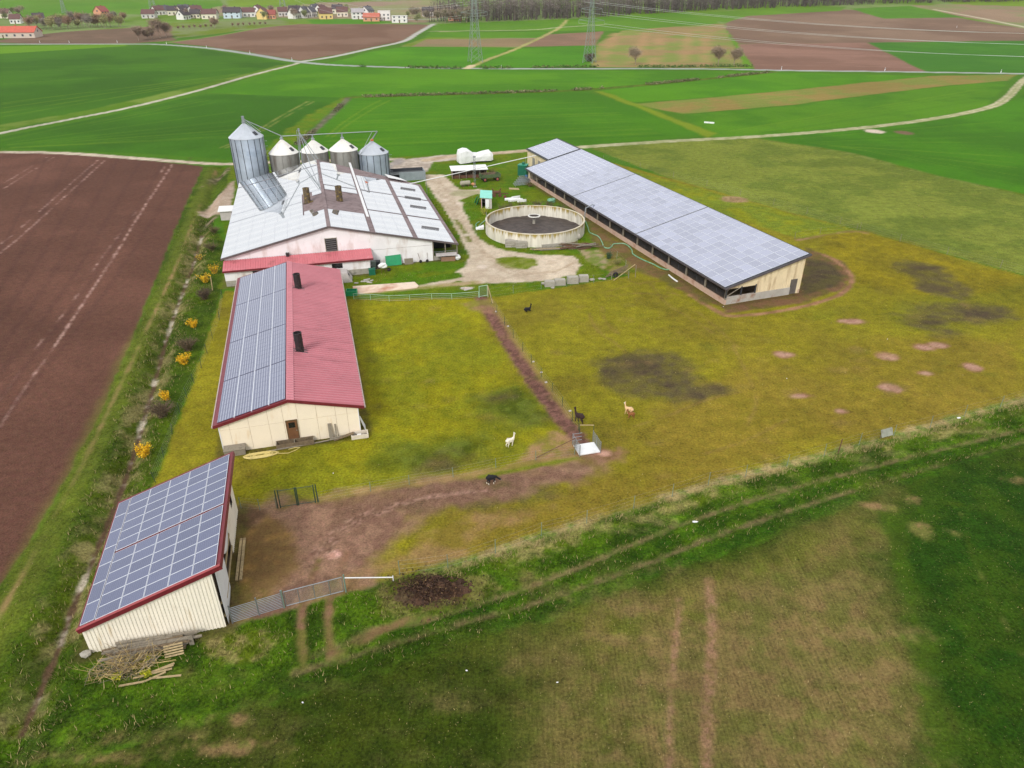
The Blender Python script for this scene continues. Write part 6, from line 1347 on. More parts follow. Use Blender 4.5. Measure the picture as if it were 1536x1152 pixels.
# ------------------------------------------------------------------ alpacas: one skinned body each
def fleece(name, rgb, rgb2): return mat(name, rgb, 0.95, 0.15, 6.0, rgb2=rgb2, bump=0.6, bscale=28)
def alpaca(name, label, loc, rz, m, pose='stand', scale=1.0, face=None, socks=None, group='alpacas in the paddocks'):
    """x forward; skeleton of joints with radii, grown to one surface"""
    scale *= 0.78
    V, E, R = [], [], []
    def j(p, r, parent=None):
        V.append(Vector(p) * scale); R.append((r * scale, r * scale)); k = len(V) - 1
        if parent is not None: E.append((parent, k))
        return k
    zb = 0.92 if pose != 'lie' else 0.40
    mid = j((0, 0, zb), 0.27)
    hip = j((-0.34, 0, zb + 0.02), 0.27, mid); rump = j((-0.52, 0, zb - 0.02), 0.20, hip); tail = j((-0.62, 0, zb - 0.12), 0.07, rump)
    sho = j((0.34, 0, zb + 0.02), 0.26, mid)
    if pose == 'graze':
        n1 = j((0.55, 0.02, zb - 0.02), 0.14, sho); n2 = j((0.78, 0.05, zb - 0.30), 0.105, n1); n3 = j((0.95, 0.06, zb - 0.52), 0.095, n2); hd = j((1.06, 0.06, zb - 0.60), 0.10, n3); mz = j((1.20, 0.06, zb - 0.70), 0.055, hd)
        ears = [((1.0, 0.06 + s * 0.06, zb - 0.46), (0.96, 0.06 + s * 0.10, zb - 0.38)) for s in (-1, 1)]
    else:
        n1 = j((0.52, 0, zb + 0.16), 0.15, sho); n2 = j((0.60, 0, zb + 0.42), 0.105, n1); n3 = j((0.62, 0, zb + 0.64), 0.10, n2); hd = j((0.66, 0, zb + 0.78), 0.115, n3); mz = j((0.84, 0, zb + 0.74), 0.055, hd)
        ears = [((0.63, s * 0.07, zb + 0.88), (0.61, s * 0.10, zb + 1.02)) for s in (-1, 1)]
    for a, b in ears:
        k = j(a, 0.04, hd); j(b, 0.015, k)
    for s in (-1, 1):
        if pose == 'lie':
            k = j((0.36, s * 0.17, zb - 0.12), 0.11, sho); k = j((0.52, s * 0.18, 0.10), 0.06, k); j((0.28, s * 0.16, 0.06), 0.05, k)
            k = j((-0.36, s * 0.18, zb - 0.12), 0.15, hip); k = j((-0.12, s * 0.22, 0.10), 0.07, k); j((-0.42, s * 0.20, 0.06), 0.05, k)
        else:
            st = 0.07 * s
            k = j((0.34, s * 0.13, zb - 0.18), 0.13, sho); k = j((0.36 + st, s * 0.13, zb - 0.46), 0.075, k); k = j((0.36 + st * 1.6, s * 0.12, 0.22), 0.05, k); k = j((0.36 + st * 1.8, s * 0.12, 0.06), 0.045, k); j((0.42 + st * 1.8, s * 0.12, 0.025), 0.035, k)
            k = j((-0.36, s * 0.14, zb - 0.16), 0.17, hip); k = j((-0.26 - st, s * 0.14, zb - 0.42), 0.09, k); k = j((-0.44 - st, s * 0.13, 0.30), 0.055, k); k = j((-0.40 - st, s * 0.13, 0.06), 0.045, k); j((-0.34 - st, s * 0.13, 0.025), 0.035, k)
    me = bpy.data.meshes.new(name); me.from_pydata(V, E, []); o = bpy.data.objects.new(name, me); COL.objects.link(o)
    sk_ = o.modifiers.new('skin', 'SKIN'); sk_.use_smooth_shade = True; o.modifiers.new('sub', 'SUBSURF').levels = 1
    for k, r in enumerate(R): me.skin_vertices[0].data[k].radius = r
    me.skin_vertices[0].data[0].use_root = True
    dg = bpy.context.evaluated_depsgraph_get(); me2 = bpy.data.meshes.new_from_object(o.evaluated_get(dg)); bpy.data.objects.remove(o)
    me2.name = name; me2.materials.clear(); me2.materials.append(m)
    if socks:
        me2.materials.append(socks)
        for p in me2.polygons: p.material_index = 1 if p.center.z < 0.30 * scale and pose != 'lie' else 0
    if face:
        me2.materials.append(face); fi = len(me2.materials) - 1; hv = V[hd]
        for p in me2.polygons:
            if (p.center - hv).length < 0.2 * scale and p.center.x > hv.x - 0.02: p.material_index = fi
    o = link(name, me2, None, loc, rz); tag(o, label, 'alpaca', group)
    ex = V[hd]; fx = (V[mz] - V[hd]).normalized()
    for s in (-1, 1):
        c_ = ex + fx * 0.06 * scale + Vector((0, s * 0.095 * scale, 0.03 * scale)); mb = MB(); mb.lathe([(0, -0.02), (0.02, 0), (0, 0.02)], 8); q = mb.build('eye', M_DARK, o); q.location = c_
    return o
def toward(u0, v0, u1, v1):
    d = P(u1, v1) - P(u0, v0); return math.atan2(d.y, d.x)
F_WH = fleece('white_fleece', (250,244,228), (228,216,190)); F_BK = fleece('black_fleece', (34,32,38), (20,18,22)); F_BR = fleece('dark_brown_fleece', (66,42,36), (44,28,26))
F_PL = fleece('cream_fleece', (240,206,160), (222,176,124)); F_TN = fleece('tan_fleece', (160,104,56), (124,76,40)); F_HD = fleece('pale_face', (252,240,222), (240,226,204))
def at_(u, v): return on(u, v)
alpaca('alpaca', 'white alpaca standing alone in the yellow-green paddock', at_(765, 669.5), toward(765, 669, 790, 660), F_WH)
alpaca('alpaca', 'black alpaca with white feet grazing on the bare strip by the fence', at_(737, 726), toward(737, 726, 760, 721), F_BK, 'graze', 1.05, None, F_WH)
alpaca('alpaca', 'tall dark brown alpaca beside the bark path fence', at_(869, 634), toward(869, 634, 852, 627), F_BR, 'stand', 1.18)
alpaca('alpaca', 'cream alpaca with white face standing behind a small tan one', at_(943, 622), toward(943, 622, 925, 617), F_PL, 'stand', 1.0, F_HD)
alpaca('alpaca', 'small tan alpaca standing in front of the cream one', at_(946.5, 627.5), toward(946, 627, 925, 627), F_TN, 'stand', 0.82)
alpaca('alpaca', 'black alpaca lying in the big paddock near the concrete blocks', at_(791, 467), toward(791, 467, 810, 464), F_BK, 'lie', 1.05)
# ------------------------------------------------------------------ gates and fences
M_POST = mat('green_steel_post', (120,140,124), 0.6, 0.1, 2.0); M_WIRE = mat('thin_wire', (176,176,166), 0.5, 0.05, 2.0, metal=0.5); M_DGREEN = mat('dark_green_tube', (44,72,58), 0.5, 0.08, 2.0)
def wire_fence(label, px, h=1.25, nw=4, step=None, pm=M_POST, top=None, post_px=None, r=0.03, wr=0.004, lean=0.05):
    """posts at (or between) the pixels, wires strung along the tops"""
    pts = [on(u, v) for u, v in px]; base = pts[0].copy(); t = thing('wire_fence', label, 'fence', base)
    if step:
        out = []
        for a, b in zip(pts[:-1], pts[1:]):
            n = max(1, round((b - a).length / step))
            for k in range(n): q = a.lerp(b, k / n); out.append(Vector((q.x, q.y, gz(q.x, q.y))))
        pts = out + [pts[-1]]
    rr = random.Random(len(pts)); tops = []
    for p in pts:
        d = Vector((rr.uniform(-lean, lean), rr.uniform(-lean, lean), h)); q = p - base; tops.append((q, d))
        mb = MB(); mb.tube([q - Vector((0, 0, 0.3)), q + d], r, 6); mb.build('post', pm, t)
    for k in range(nw):
        f = 0.98 - k * (0.85 / max(nw - 1, 1)); w3 = []
        for i, (q, d) in enumerate(tops):
            w3.append(q + d * f)
            if i + 1 < len(tops):
                q2, d2 = tops[i + 1]; m_ = (q + d * f).lerp(q2 + d2 * f, 0.5); m_.z -= 0.04; w3.append(m_)
        mb = MB(); mb.tube(w3, wr, 4, cap=False); mb.build('wire', M_WIRE, t)
    if top:
        mb = MB(); mb.tube([q + d for q, d in tops], 0.028, 5); mb.build('top_rail', top, t)
    return t
# ten-rail steel gate between shed and mesh gate
def fence_base(u, v): return on(u, v)
A, B_, C_ = on(347, 936), on(427, 912), on(519, 888)
t = thing('rail_gate', 'galvanised ten-rail gate between the cream shed and the mesh gate', 'gate', A, math.atan2((B_ - A).y, (B_ - A).x)); L = (B_ - A).length
for k in range(10): mb = MB(); mb.tube([(0.1, 0, 0.12 + k * 0.15), (L - 0.1, 0, 0.12 + k * 0.15)], 0.024, 6); mb.build('rail', M_GALV, t)
for x in (0.1, L * 0.52, L - 0.05): mb = MB(); mb.tube([(x, 0, -0.2), (x, 0, 1.75)], 0.05, 7); mb.build('post', M_GALV, t)
t = thing('mesh_gate', 'wide galvanised mesh gate across the muddy yard entrance', 'gate', B_, math.atan2((C_ - B_).y, (C_ - B_).x)); L = (C_ - B_).length
for a, b in (((0.15,0,0.15),(L-0.15,0,0.15)), ((0.15,0,1.55),(L-0.15,0,1.55)), ((0.15,0,0.15),(0.15,0,1.55)), ((L-0.15,0,0.15),(L-0.15,0,1.55)), ((L/2,0,0.15),(L/2,0,1.55)), ((L/4,0,0.15),(L/4,0,1.55)), ((3*L/4,0,0.15),(3*L/4,0,1.55))):
    mb = MB(); mb.tube([a, b], 0.032, 6); mb.build('frame_tube', M_GALV, t)
for x in (0, L): mb = MB(); mb.tube([(x, 0, -0.3), (x, 0, 1.75)], 0.06, 8); mb.build('gate_post', M_POST, t)
mb = MB(); n = int(L / 0.1)
for k in range(n): x = 0.15 + (L - 0.3) * k / n; mb.tube([(x, 0, 0.15), (x, 0, 1.55)], 0.0045, 3, cap=False)
for k in range(14): mb.tube([(0.15, 0, 0.2 + 0.1 * k), (L - 0.15, 0, 0.2 + 0.1 * k)], 0.0045, 3, cap=False)
tag(mb.build('mesh', M_WIRE, t), kind='stuff')
D_ = on(590, 871); d = D_ - C_
mb = MB(); mb.tube([(0, 0, 1.45), (d.x, d.y, 0.35)], 0.045, 6); mb.tube([(d.x, d.y, -0.2), (d.x, d.y, 0.5)], 0.04, 5); solid('barrier_pole', 'white sloping pole from the mesh gate to the manure heap', 'pole', mb, M_WHITE, C_)
# dark green double gate
A, B_ = on(417, 762), on(477, 753); t = thing('paddock_gate', 'dark green two-leaf mesh gate in the paddock fence', 'gate', A, math.atan2((B_ - A).y, (B_ - A).x)); L = (B_ - A).length
for x in (0, 0.22, L/2 - 0.06, L/2 + 0.06, L - 0.2, L): mb = MB(); mb.tube([(x, 0, -0.2), (x, 0, 1.95)], 0.05, 6); mb.build('upright', M_DGREEN, t)
for z in (0.12, 1.85): mb = MB(); mb.tube([(0.22, 0, z), (L - 0.2, 0, z)], 0.03, 6); mb.build('bar', M_DGREEN, t)
mb = MB()
for k in range(30): mb.tube([(0.25 + k * (L - 0.5) / 29, 0, 0.12), (0.25 + k * (L - 0.5) / 29, 0, 1.85)], 0.006, 3, cap=False)
for k in range(8): mb.tube([(0.22, 0, 0.3 + 0.2 * k), (L - 0.2, 0, 0.3 + 0.2 * k)], 0.006, 3, cap=False)
tag(mb.build('mesh', M_DGREEN, t), kind='stuff')
wire_fence('slack wire fence from the cream shed to the dark green gate', [(362, 762), (390, 765), (415, 762)], 1.2, 4)
wire_fence('fence from the dark green gate along the bare strip to the cage', [(478, 752), (556, 737), (614, 727), (680, 716), (744, 702), (804, 690), (862, 682)], 1.1, 4)
A, B_ = on(804, 690), on(862, 672); d = B_ - A; mb = MB(); mb.tube([(0, 0, 0.25), (d.x, d.y, 1.15)], 0.04, 5); mb.tube([(d.x, d.y, -0.2), (d.x, d.y, 1.2)], 0.04, 5); solid('stay_pole', 'brown slanting pole stretched from the fence to the cage', 'pole', mb, M_RUST, A)
wire_fence('long fence beside the bark path between the two paddocks', [(737, 456), (745, 470), (757, 488), (770, 507), (784, 527), (797, 545), (812, 566), (828, 588), (843, 610), (858, 632), (868, 645)], 1.25, 4, None, M_DGREEN)
for u, v in ((744,468),(762,490),(800,543),(812,559),(819,574),(855,617)): solid('fence_tag', 'little white block lying along the bark path fence', 'tag', MB().box(-0.13, 0.13, -0.08, 0.08, 0.0, 0.12), M_GREYB, on(u, v), 0.3, 'white blocks along the bark path fence')
# weighing cage: white floor between two rail sides
A, B_ = on(869, 684), on(900, 679); t = thing('livestock_cage', 'small steel cage with white floor at the end of the bark path', 'cage', A, math.atan2((B_ - A).y, (B_ - A).x)); L = (B_ - A).length
MB().box(0, L, 0, 1.7, 0.05, 0.16).build('floor', M_WHITE, t)
for x in (0, L):
    for k in range(6): mb = MB(); mb.tube([(x, -0.1, 0.25 + k * 0.2), (x, 2.0, 0.25 + k * 0.2)], 0.025, 6); mb.build('rail', M_GALV, t)
    for y in (-0.1, 1.0, 2.0): mb = MB(); mb.tube([(x, y, -0.05), (x, y, 1.35)], 0.035, 6); mb.build('upright', M_GALV, t)
for z in (0.45, 0.85, 1.25): mb = MB(); mb.tube([(0, 2.0, z), (L * 0.45, 2.0, z)], 0.025, 6); mb.build('rail', M_GALV, t)
A, B_ = on(869, 650), on(890, 652); d = B_ - A; t = thing('side_rail', 'pale horizontal rail on two posts by the brown alpaca', 'rail', A)
mb = MB(); mb.tube([(0, 0, 1.0), (d.x, d.y, 1.15)], 0.045, 6); mb.build('bar', M_WOODP, t)
for q in (Vector((0, 0, 0)), d): mb = MB(); mb.tube([(q.x, q.y, -0.2), (q.x, q.y, 1.15)], 0.035, 5); mb.build('post', M_DGREEN, t)
# verge fence along the big paddock
wire_fence('wire fence between the moss paddock and the grass verge', [(600,862),(672,852),(743,830),(812,804),(880,785),(950,763),(1008,745),(1062,728),(1118,716),(1180,700),(1236,684),(1288,668),(1340,655),(1395,642),(1446,625),(1500,611),(1560,592),(1620,574)], 1.45, 4, None, M_POST, None, None, 0.028)
p = on(1257, 680); mb = MB(); mb.tube([(0, 0, -0.3), (0.05, 0, 1.7)], 0.05, 6); solid('rusty_post', 'rusty brown post standing out of the verge fence', 'post', mb, M_RUST, p)
p = on(1322, 660); t = thing('notice_board', 'grey board on two stakes leaning at the verge fence', 'board', p, 0.3)
MB().hexa([(0,0,0.25),(1.35,0,0.35),(1.35,0.04,0.35),(0,0.04,0.25)], [(0.1,0.45,0.85),(1.45,0.45,0.95),(1.45,0.49,0.95),(0.1,0.49,0.85)]).build('board', mat('dull_grey_board', (150,152,136), 0.8), t)
for x in (0.15, 1.2): mb = MB(); mb.tube([(x, 0.3, -0.2), (x, 0.3, 0.85)], 0.035, 5); mb.build('stake', M_WOODG, t)
# ditch-side fence left of the red-roofed barn
wire_fence('leaning mesh fence along the ditch beside the red-roofed barn', [(334,447),(329,480),(319,508),(311,530),(302,552),(292,575),(281,597),(270,620),(258,652),(246,688),(234,724)], 1.3, 5, None, M_DGREEN, lean=0.14)
mb = MB(); mb.tube([(0, 0, -0.2), (0.1, 0.1, 2.1)], 0.07, 6); solid('timber_post', 'pale timber post by the yellow bush at the barn corner', 'post', mb, M_WOODP, on(319, 436))
# meadow fence and yard fences
wire_fence('fence line between the meadow and the yellow paddock', [(905,240),(960,252),(1010,266),(1060,279),(1110,293),(1160,307),(1210,321),(1260,336),(1290,344),(1350,362),(1420,382),(1500,402),(1590,428)], 1.3, 4, 8.0, M_WOODG)
wire_fence('short fence from the stable gable to the meadow fence', [(1192,358),(1230,351),(1285,345)], 1.2, 3, 6.0, M_WOODG)
wire_fence('low pale green rail fence before the concrete pad', [(531,449),(556,450),(584,452),(615,451),(648,449),(678,449),(718,446)], 0.9, 4, None, mat('pale_green_rail', (170,204,178), 0.5), mat('pale_green_rail', (170,204,178), 0.5), None, 0.035, 0.016)
A, B_ = on(719, 446), on(731, 444); t = thing('wicket_gate', 'narrow green mesh gate at the head of the bark path', 'gate', A, math.atan2((B_ - A).y, (B_ - A).x)); L = (B_ - A).length
for a, b in (((0,0,-0.1),(0,0,1.75)), ((L,0,-0.1),(L,0,1.75)), ((0,0,1.7),(L,0,1.7)), ((0,0,0.15),(L,0,0.15))): mb = MB(); mb.tube([a, b], 0.05, 6); mb.build('frame_tube', mat('pale_green_rail', (170,204,178), 0.5), t)
mb = MB()
for k in range(10): mb.tube([(L * k / 9, 0, 0.15), (L * k / 9, 0, 1.7)], 0.012, 3, cap=False)
for k in range(10): mb.tube([(0, 0, 0.2 + 0.15 * k), (L, 0, 0.2 + 0.15 * k)], 0.012, 3, cap=False)
tag(mb.build('mesh', M_POST, t), kind='stuff')
mb = MB(); e = on(739, 459) - on(732, 446); mb.tube([(0, 0, 1.8), (e.x, e.y, 0.5)], 0.06, 6); mb.tube([(0, 0, -0.2), (0, 0, 1.85)], 0.06, 6); solid('brace_pole', 'pale slanting pole bracing the narrow green gate', 'pole', mb, M_WOODP, on(732, 446))
wire_fence('thin wire fence above the concrete blocks along the paddock', [(733,445),(770,440),(812,434),(850,430),(890,425),(943,418),(938,402),(925,388),(915,377)], 1.3, 3, 5.0)
# scraps of white litter
for k, (u, v) in enumerate(((1043,782),(1438,627),(1331,509),(1085,460),(500,710),(1180,568),(454,1054),(700,1006),(836,1024))):
    solid('litter_scrap', ('white plastic scrap on the grass track', 'white bucket lid under the verge fence', 'tiny white scrap in the big paddock', 'white scrap before the stable gable', 'white scrap near the dark green gate', 'white speck on the worn paddock ground', 'pale stone in the dark crop', 'pale straw scrap in the thin crop', 'white stone in the front field')[k], 'litter', lump(k + 40, 0.26 if k < 2 else 0.08, 0.15 if k < 2 else 0.05, 0.08, 7), M_WHITE, on(u, v), 0.4 * k)
# ------------------------------------------------------------------ plants
M_LEAF = vmat('foliage', 0.8, spec=0.2); M_GRASS = vmat('grass_blades', 0.9, spec=0.1); M_BARK = mat('bark', (96,84,72), 0.95, 0.2, 3.0, bump=0.4)
def rand_quads(rng, pts, size, colors, flat=0.35, aspect=1.6):
    """small leaf faces around given points"""
    n = len(pts); a = rng.normal(size=(n, 3)); a[:, 2] *= 0.7; a /= np.linalg.norm(a, axis=1)[:, None]
    b = rng.normal(size=(n, 3)); b -= (b * a).sum(1)[:, None] * a; b /= np.linalg.norm(b, axis=1)[:, None]
    s = size * rng.uniform(0.6, 1.4, (n, 1)); u, v = a * s * aspect, b * s
    V = np.stack([pts - u, pts + v * 0.6, pts + u, pts - v * 0.6], 1).reshape(-1, 3); Fq = np.arange(4 * n).reshape(n, 4)
    return V, Fq, np.repeat(colors, 4, 0)
def stems(rng, n, h, spread, r0, base_r=0.15, arch=0.3, seg=4):
    """arching stems from one stool; returns tube mesh data and points along them"""
    mb = MB(); pts = []
    for k in range(n):
        q = rng.uniform(0, 2 * math.pi); out = spread * rng.uniform(0.25, 1.0); hh = h * rng.uniform(0.65, 1.05); line = []
        for i in range(seg + 1):
            t = i / seg; rad = base_r * rng.uniform(0.3, 1) * (1 - t) + out * (t ** 1.3); z = hh * (t - arch * t * t * 0.6)
            line.append(Vector((math.cos(q + 0.25 * t) * rad, math.sin(q + 0.25 * t) * rad, z)))
        mb.tube(line, [r0 * (1 - 0.8 * i / seg) for i in range(seg + 1)], 3, cap=False)
        for i in range(1, seg + 1):
            for w_ in range(5):
                t = rng.uniform(0, 1); pts.append(line[i - 1].lerp(line[i], t))
    return mb, np.array([tuple(p) for p in pts])
def shrub(name, label, loc, h, spread, ns, per, lc, size, seed, twig=(92,78,66), group=None, cat='shrub'):
    rng = np.random.default_rng(seed); t = thing(name, label, cat, loc, 0, group)
    mb, pts = stems(rng, ns, h, spread, 0.03 * max(h, 0.8)); mb.build('stems', mat('twig_%d_%d_%d' % twig, twig, 0.95, 0.2, 4.0), t)
    if per:
        idx = rng.integers(0, len(pts), per); p = pts[idx] + rng.normal(size=(per, 3)) * 0.09 * max(h, 0.7); p[:, 2] = np.maximum(p[:, 2], 0.05)
        cols = np.array([lin(c) for c in lc])[rng.integers(0, len(lc), per)] * rng.uniform(0.75, 1.2, (per, 1))
        V, Fq, C = rand_quads(rng, p, size, cols); link('foliage', np_mesh('foliage', V, Fq, C, [M_LEAF]), t)
    return t
YEL = [(250,200,30), (236,178,20), (255,214,60), (214,170,40)]; BRN = [(112,92,76), (96,82,66), (128,108,84), (104,96,66)]; OLV = [(112,120,56), (132,130,64), (96,104,52), (122,108,72)]
YG = 'yellow bushes along the ditch'; BG = 'bare bushes along the ditch'
for k, (u, v, h, sp, lab) in enumerate(((217, 684, 1.5, 1.0, 'dense bright yellow bush standing alone near the cream shed roof'), (250, 601, 1.2, 0.8, 'yellow bush growing out of a brown bare bush'), (277, 546, 1.35, 0.95, 'yellow bush just below a brown bare bush'), (291, 491, 1.2, 0.85, 'small yellow bush alone on the ditch bank'),
        (309, 424, 1.5, 1.3, 'wide straggly yellow bush beside the timber post'), (322, 410, 1.8, 1.0, 'thin yellow flowering bush close to the lean-to corner'), (300, 388, 1.2, 1.0, 'faint yellowish bush high on the ditch bank'))):
    shrub('yellow_bush', lab, on(u, v), h, sp, 16 if k != 6 else 9, (1500, 800, 1200, 900, 900, 600, 160)[k], YEL if k < 4 else YEL + [(170,150,60)], 0.055, 60 + k, (120,100,70), YG)
for k, (u, v, h, sp, lab) in enumerate(((307, 449, 1.9, 1.5, 'round dark purplish bare bush below the timber post'), (282, 526, 1.9, 1.5, 'brown bare bush above a yellow bush'), (244, 626, 2.0, 1.7, 'brown bare bush with yellow flowers behind it'), (318, 376, 1.6, 1.6, 'loose olive bush at the upper ditch'), (322, 350, 1.4, 1.5, 'loose green-brown bush next to the little white-roofed hut'))):
    shrub('bare_bush', lab, on(u, v), h, sp, 90, 2200 if k < 3 else 1000, BRN if k < 3 else OLV, 0.045, 80 + k, (92,74,68) if k == 0 else (112,94,76), BG)
for k, (u, v, h, sp, lab) in enumerate(((764, 315, 1.9, 1.6, 'twiggy olive bush between the hut and the tank'), (752, 318, 1.7, 1.3, 'olive bush right behind the hut door'), (782, 312, 1.5, 1.5, 'low brownish bush behind the white boards'), (806, 311, 1.7, 1.7, 'dark twiggy bush behind the tank rim'), (824, 312, 1.6, 1.6, 'dark bush between the tank and the green cover'), (840, 316, 1.4, 1.5, 'dark bush where the tank meets the stable'))):
    shrub('twiggy_bush', lab, on(u, v), h, sp, 40, 700, OLV if k < 3 else BRN + OLV, 0.05, 90 + k, (104,92,70), 'bushes behind the tank')
shrub('budding_bush', 'yellow-green budding bush in front of the hut door', on(727, 322), 1.7, 1.0, 24, 900, [(190,196,70), (168,180,60), (206,200,90)], 0.05, 99, (120,104,76))
shrub('reed_clump', 'rusty brown weed clump at the stable parapet', on(795, 280), 1.0, 1.6, 36, 600, [(130,108,78), (112,96,66), (104,112,60)], 0.05, 101, (130,104,80), None, 'weeds')
shrub('reed_clump', 'brown green bush behind the green trailer', on(738, 262), 1.6, 1.6, 36, 500, [(124,110,70), (110,118,60)], 0.06, 102, (110,92,74), None, 'weeds')
shrub('young_conifer', 'small dark green conifer near the broken frame', on(913, 388), 1.2, 0.6, 14, 900, [(74,104,70), (62,92,62)], 0.05, 103, (80,70,56), None, 'shrub')
shrub('weed_patch', 'pale weedy clump near the little conifer', on(925, 396), 0.9, 1.1, 30, 500, [(150,140,84), (124,130,66)], 0.05, 104, (150,132,96), None, 'weeds')
# dry brush heap in front of the shed
bh = thing('brush_heap', 'heap of dry straw coloured stalks and twigs before the shed', 'brush', fs(2.8, -1.9), FS.rz); rng = np.random.default_rng(12); mb = MB()
for k in range(420):
    x, y = rng.normal(0, 0.95), rng.normal(0, 0.5); a = rng.uniform(0, 6.28); l_ = rng.uniform(0.5, 1.5); el = rng.uniform(-0.05, 0.9)
    p = Vector((x, y, rng.uniform(0.02, 0.4))); mb.tube([p, p + Vector((math.cos(a) * math.cos(el), math.sin(a) * math.cos(el), math.sin(el))) * l_], [0.02, 0.009], 3, cap=False, m=int(rng.integers(0, 3)))
tag(mb.build('stalks', [M_WOODP, M_WOODG, mat('straw_stalk', (206,180,118), 0.9, 0.15, 4.0)], bh), kind='stuff')
for k, (a, b) in enumerate(((2.6, -1.5), (3.9, -1.7), (2.2, -2.6), (4.0, -2.9), (3.2, -2.0))): shrub('moss_tuft', 'bright yellow moss tuft among the dry stalks', fs(a, b), 0.35, 0.4, 10, 400, [(206,200,50), (180,186,40), (160,170,50)], 0.05, 110 + k, (150,150,70), 'moss tufts in the brush', 'moss')

# ------------------------------------------------------------------ manure heap and mole mounds
def heap(name, label, ctr, rx, ry, h, rz, cols, seed, n=70, namp=0.5, m=None, cat='heap'):
    g_ = np.linspace(-1.15, 1.15, n); U, Vv = np.meshgrid(g_, g_, indexing='ij'); r = np.hypot(U, Vv); ang = np.arctan2(Vv, U)
    lobes = 0.86 + 0.10 * np.sin(3 * ang + seed) + 0.07 * np.sin(5 * ang + 2 * seed) + (fbm(U * 3 + 20, Vv * 3 + 20, 0.8, seed + 9, 4) - 0.5) * 0.8
    x, y = U * rx, Vv * ry; z = h * np.clip(1 - (r / lobes) ** 1.6, -0.15, 1) + (fbm(x + 50, y + 50, 0.5, seed, 4) - 0.5) * namp * np.clip(1.2 - r, 0, 1)
    nn = fbm(x + 9, y + 9, 0.35, seed + 4, 4); c = np.array(lin(cols[0])) * nn[..., None] * 1.5 + np.array(lin(cols[1])) * (1 - nn[..., None])
    idx = np.arange(n * n).reshape(n, n); Fq = np.stack([idx[:-1, :-1], idx[1:, :-1], idx[1:, 1:], idx[:-1, 1:]], -1).reshape(-1, 4); keep = (r[:-1, :-1] < 1.13).reshape(-1)
    me = np_mesh(name, np.stack([x, y, z], -1).reshape(-1, 3), Fq[keep], c.reshape(-1, 3), [m or M_LEAF], smooth=False)
    return tag(link(name, me, None, ctr, rz), label, cat)
heap('manure_heap', 'dark brown manure heap on the verge beside the gate', on(652, 884), 2.75, 1.55, 0.6, 0.2, ((84,60,44), (46,34,28)), 3, 110, 0.55)
heap('manure_heap', 'lower spread-out lobe of dark manure at the heap edge', on(616, 892), 1.3, 1.1, 0.25, 0.2, ((92,76,50), (56,44,32)), 8, 60, 0.5)
rng = np.random.default_rng(4)
for nm, cnt, cl_, hh_ in (('manure_clods', 2200, [(70,50,40), (52,38,32), (92,68,50)], 0.07), ('heap_straw', 140, [(150,126,86), (112,90,62)], 0.03)):
    c0 = on(645, 886); x = rng.normal(0, 1.5, cnt) + c0.x; y = rng.normal(0, 0.85, cnt) + c0.y; r_ = np.hypot((x - c0.x) / 2.9, (y - c0.y) / 1.7); z = relief(x, y) + np.clip(0.55 * (1 - r_ ** 1.6), 0, 1) + rng.uniform(0.02, 0.1, cnt)
    cc = np.array([lin(q) for q in cl_])[rng.integers(0, len(cl_), cnt)] * rng.uniform(0.7, 1.3, (cnt, 1)); V, Fq, C = rand_quads(rng, np.stack([x, y, z], -1), hh_, cc, aspect=1.3 if cnt > 1000 else 5.0); tag(link(nm, np_mesh(nm, V, Fq, C, [M_LEAF])), kind='stuff')
# ------------------------------------------------------------------ rough grass: blades standing on verge, ditch and yard edges
def ground_colour(x, y):
    """nearest ground vertex colour"""
    ri = np.clip(np.searchsorted(rows, y), 1, len(rows) - 1); hw = 26 + 0.88 * np.clip(rows[ri], 0, 2000)
    ci = np.clip(np.rint((x / hw + 1) / 2 * (NC - 1)).astype(int) + 3, 0, nc - 1)
    return COLR.reshape(nr, nc, 3)[ri, ci], DET.reshape(nr, nc, 3)[ri, ci]
rng = np.random.default_rng(5)
def tufts(name, pxpoly, dens, h, w_, straw, seed, world=None, blades=5, jit=0.35, need=0.6, var=(0.75, 1.45), cl=(0.25, 0.62), flat=1.0):
    rng = np.random.default_rng(seed); pts = np.array(world if world is not None else G(pxpoly)); x0, y0 = pts.min(0); x1, y1 = pts.max(0)
    n = int((x1 - x0) * (y1 - y0) * dens); x = rng.uniform(x0, x1, n); y = rng.uniform(y0, y1, n)
    k = poly_sdf(x, y, [tuple(p) for p in pts]) > 0; clump = fbm(x, y, 1.6, seed, 3); k &= clump > rng.uniform(cl[0], cl[1], n)
    x, y = x[k], y[k]; c, dt = ground_colour(x, y); k = dt[:, 0] > need; x, y, c = x[k], y[k], c[k]; n = len(x); z = relief(x, y) - 0.02
    B = blades; X = np.repeat(x, B) + rng.normal(0, 0.07, n * B); Y = np.repeat(y, B) + rng.normal(0, 0.07, n * B); Z = np.repeat(z, B); m = n * B
    a = rng.uniform(0, 2 * math.pi, m); hh = h * rng.uniform(0.45, 1.25, m); lean = rng.uniform(0.2, 0.9, m) * hh * flat; wd = w_ * rng.uniform(0.6, 1.3, m)
    sx, sy = -np.sin(a) * wd, np.cos(a) * wd
    V = np.stack([np.stack([X - sx, Y - sy, Z], -1), np.stack([X + sx, Y + sy, Z], -1), np.stack([X + np.cos(a) * lean, Y + np.sin(a) * lean, Z + hh], -1)], 1).reshape(-1, 3)
    C = np.repeat(c, B, 0) * rng.uniform(*var, (m, 1)); dry = rng.uniform(size=m) < straw; C[dry] = np.array(lin((186,168,118))) * rng.uniform(0.7, 1.15, (dry.sum(), 1))
    me = np_mesh(name, V, np.arange(3 * m).reshape(m, 3), np.repeat(C, 3, 0), [M_GRASS]); return tag(link(name, me), kind='stuff')
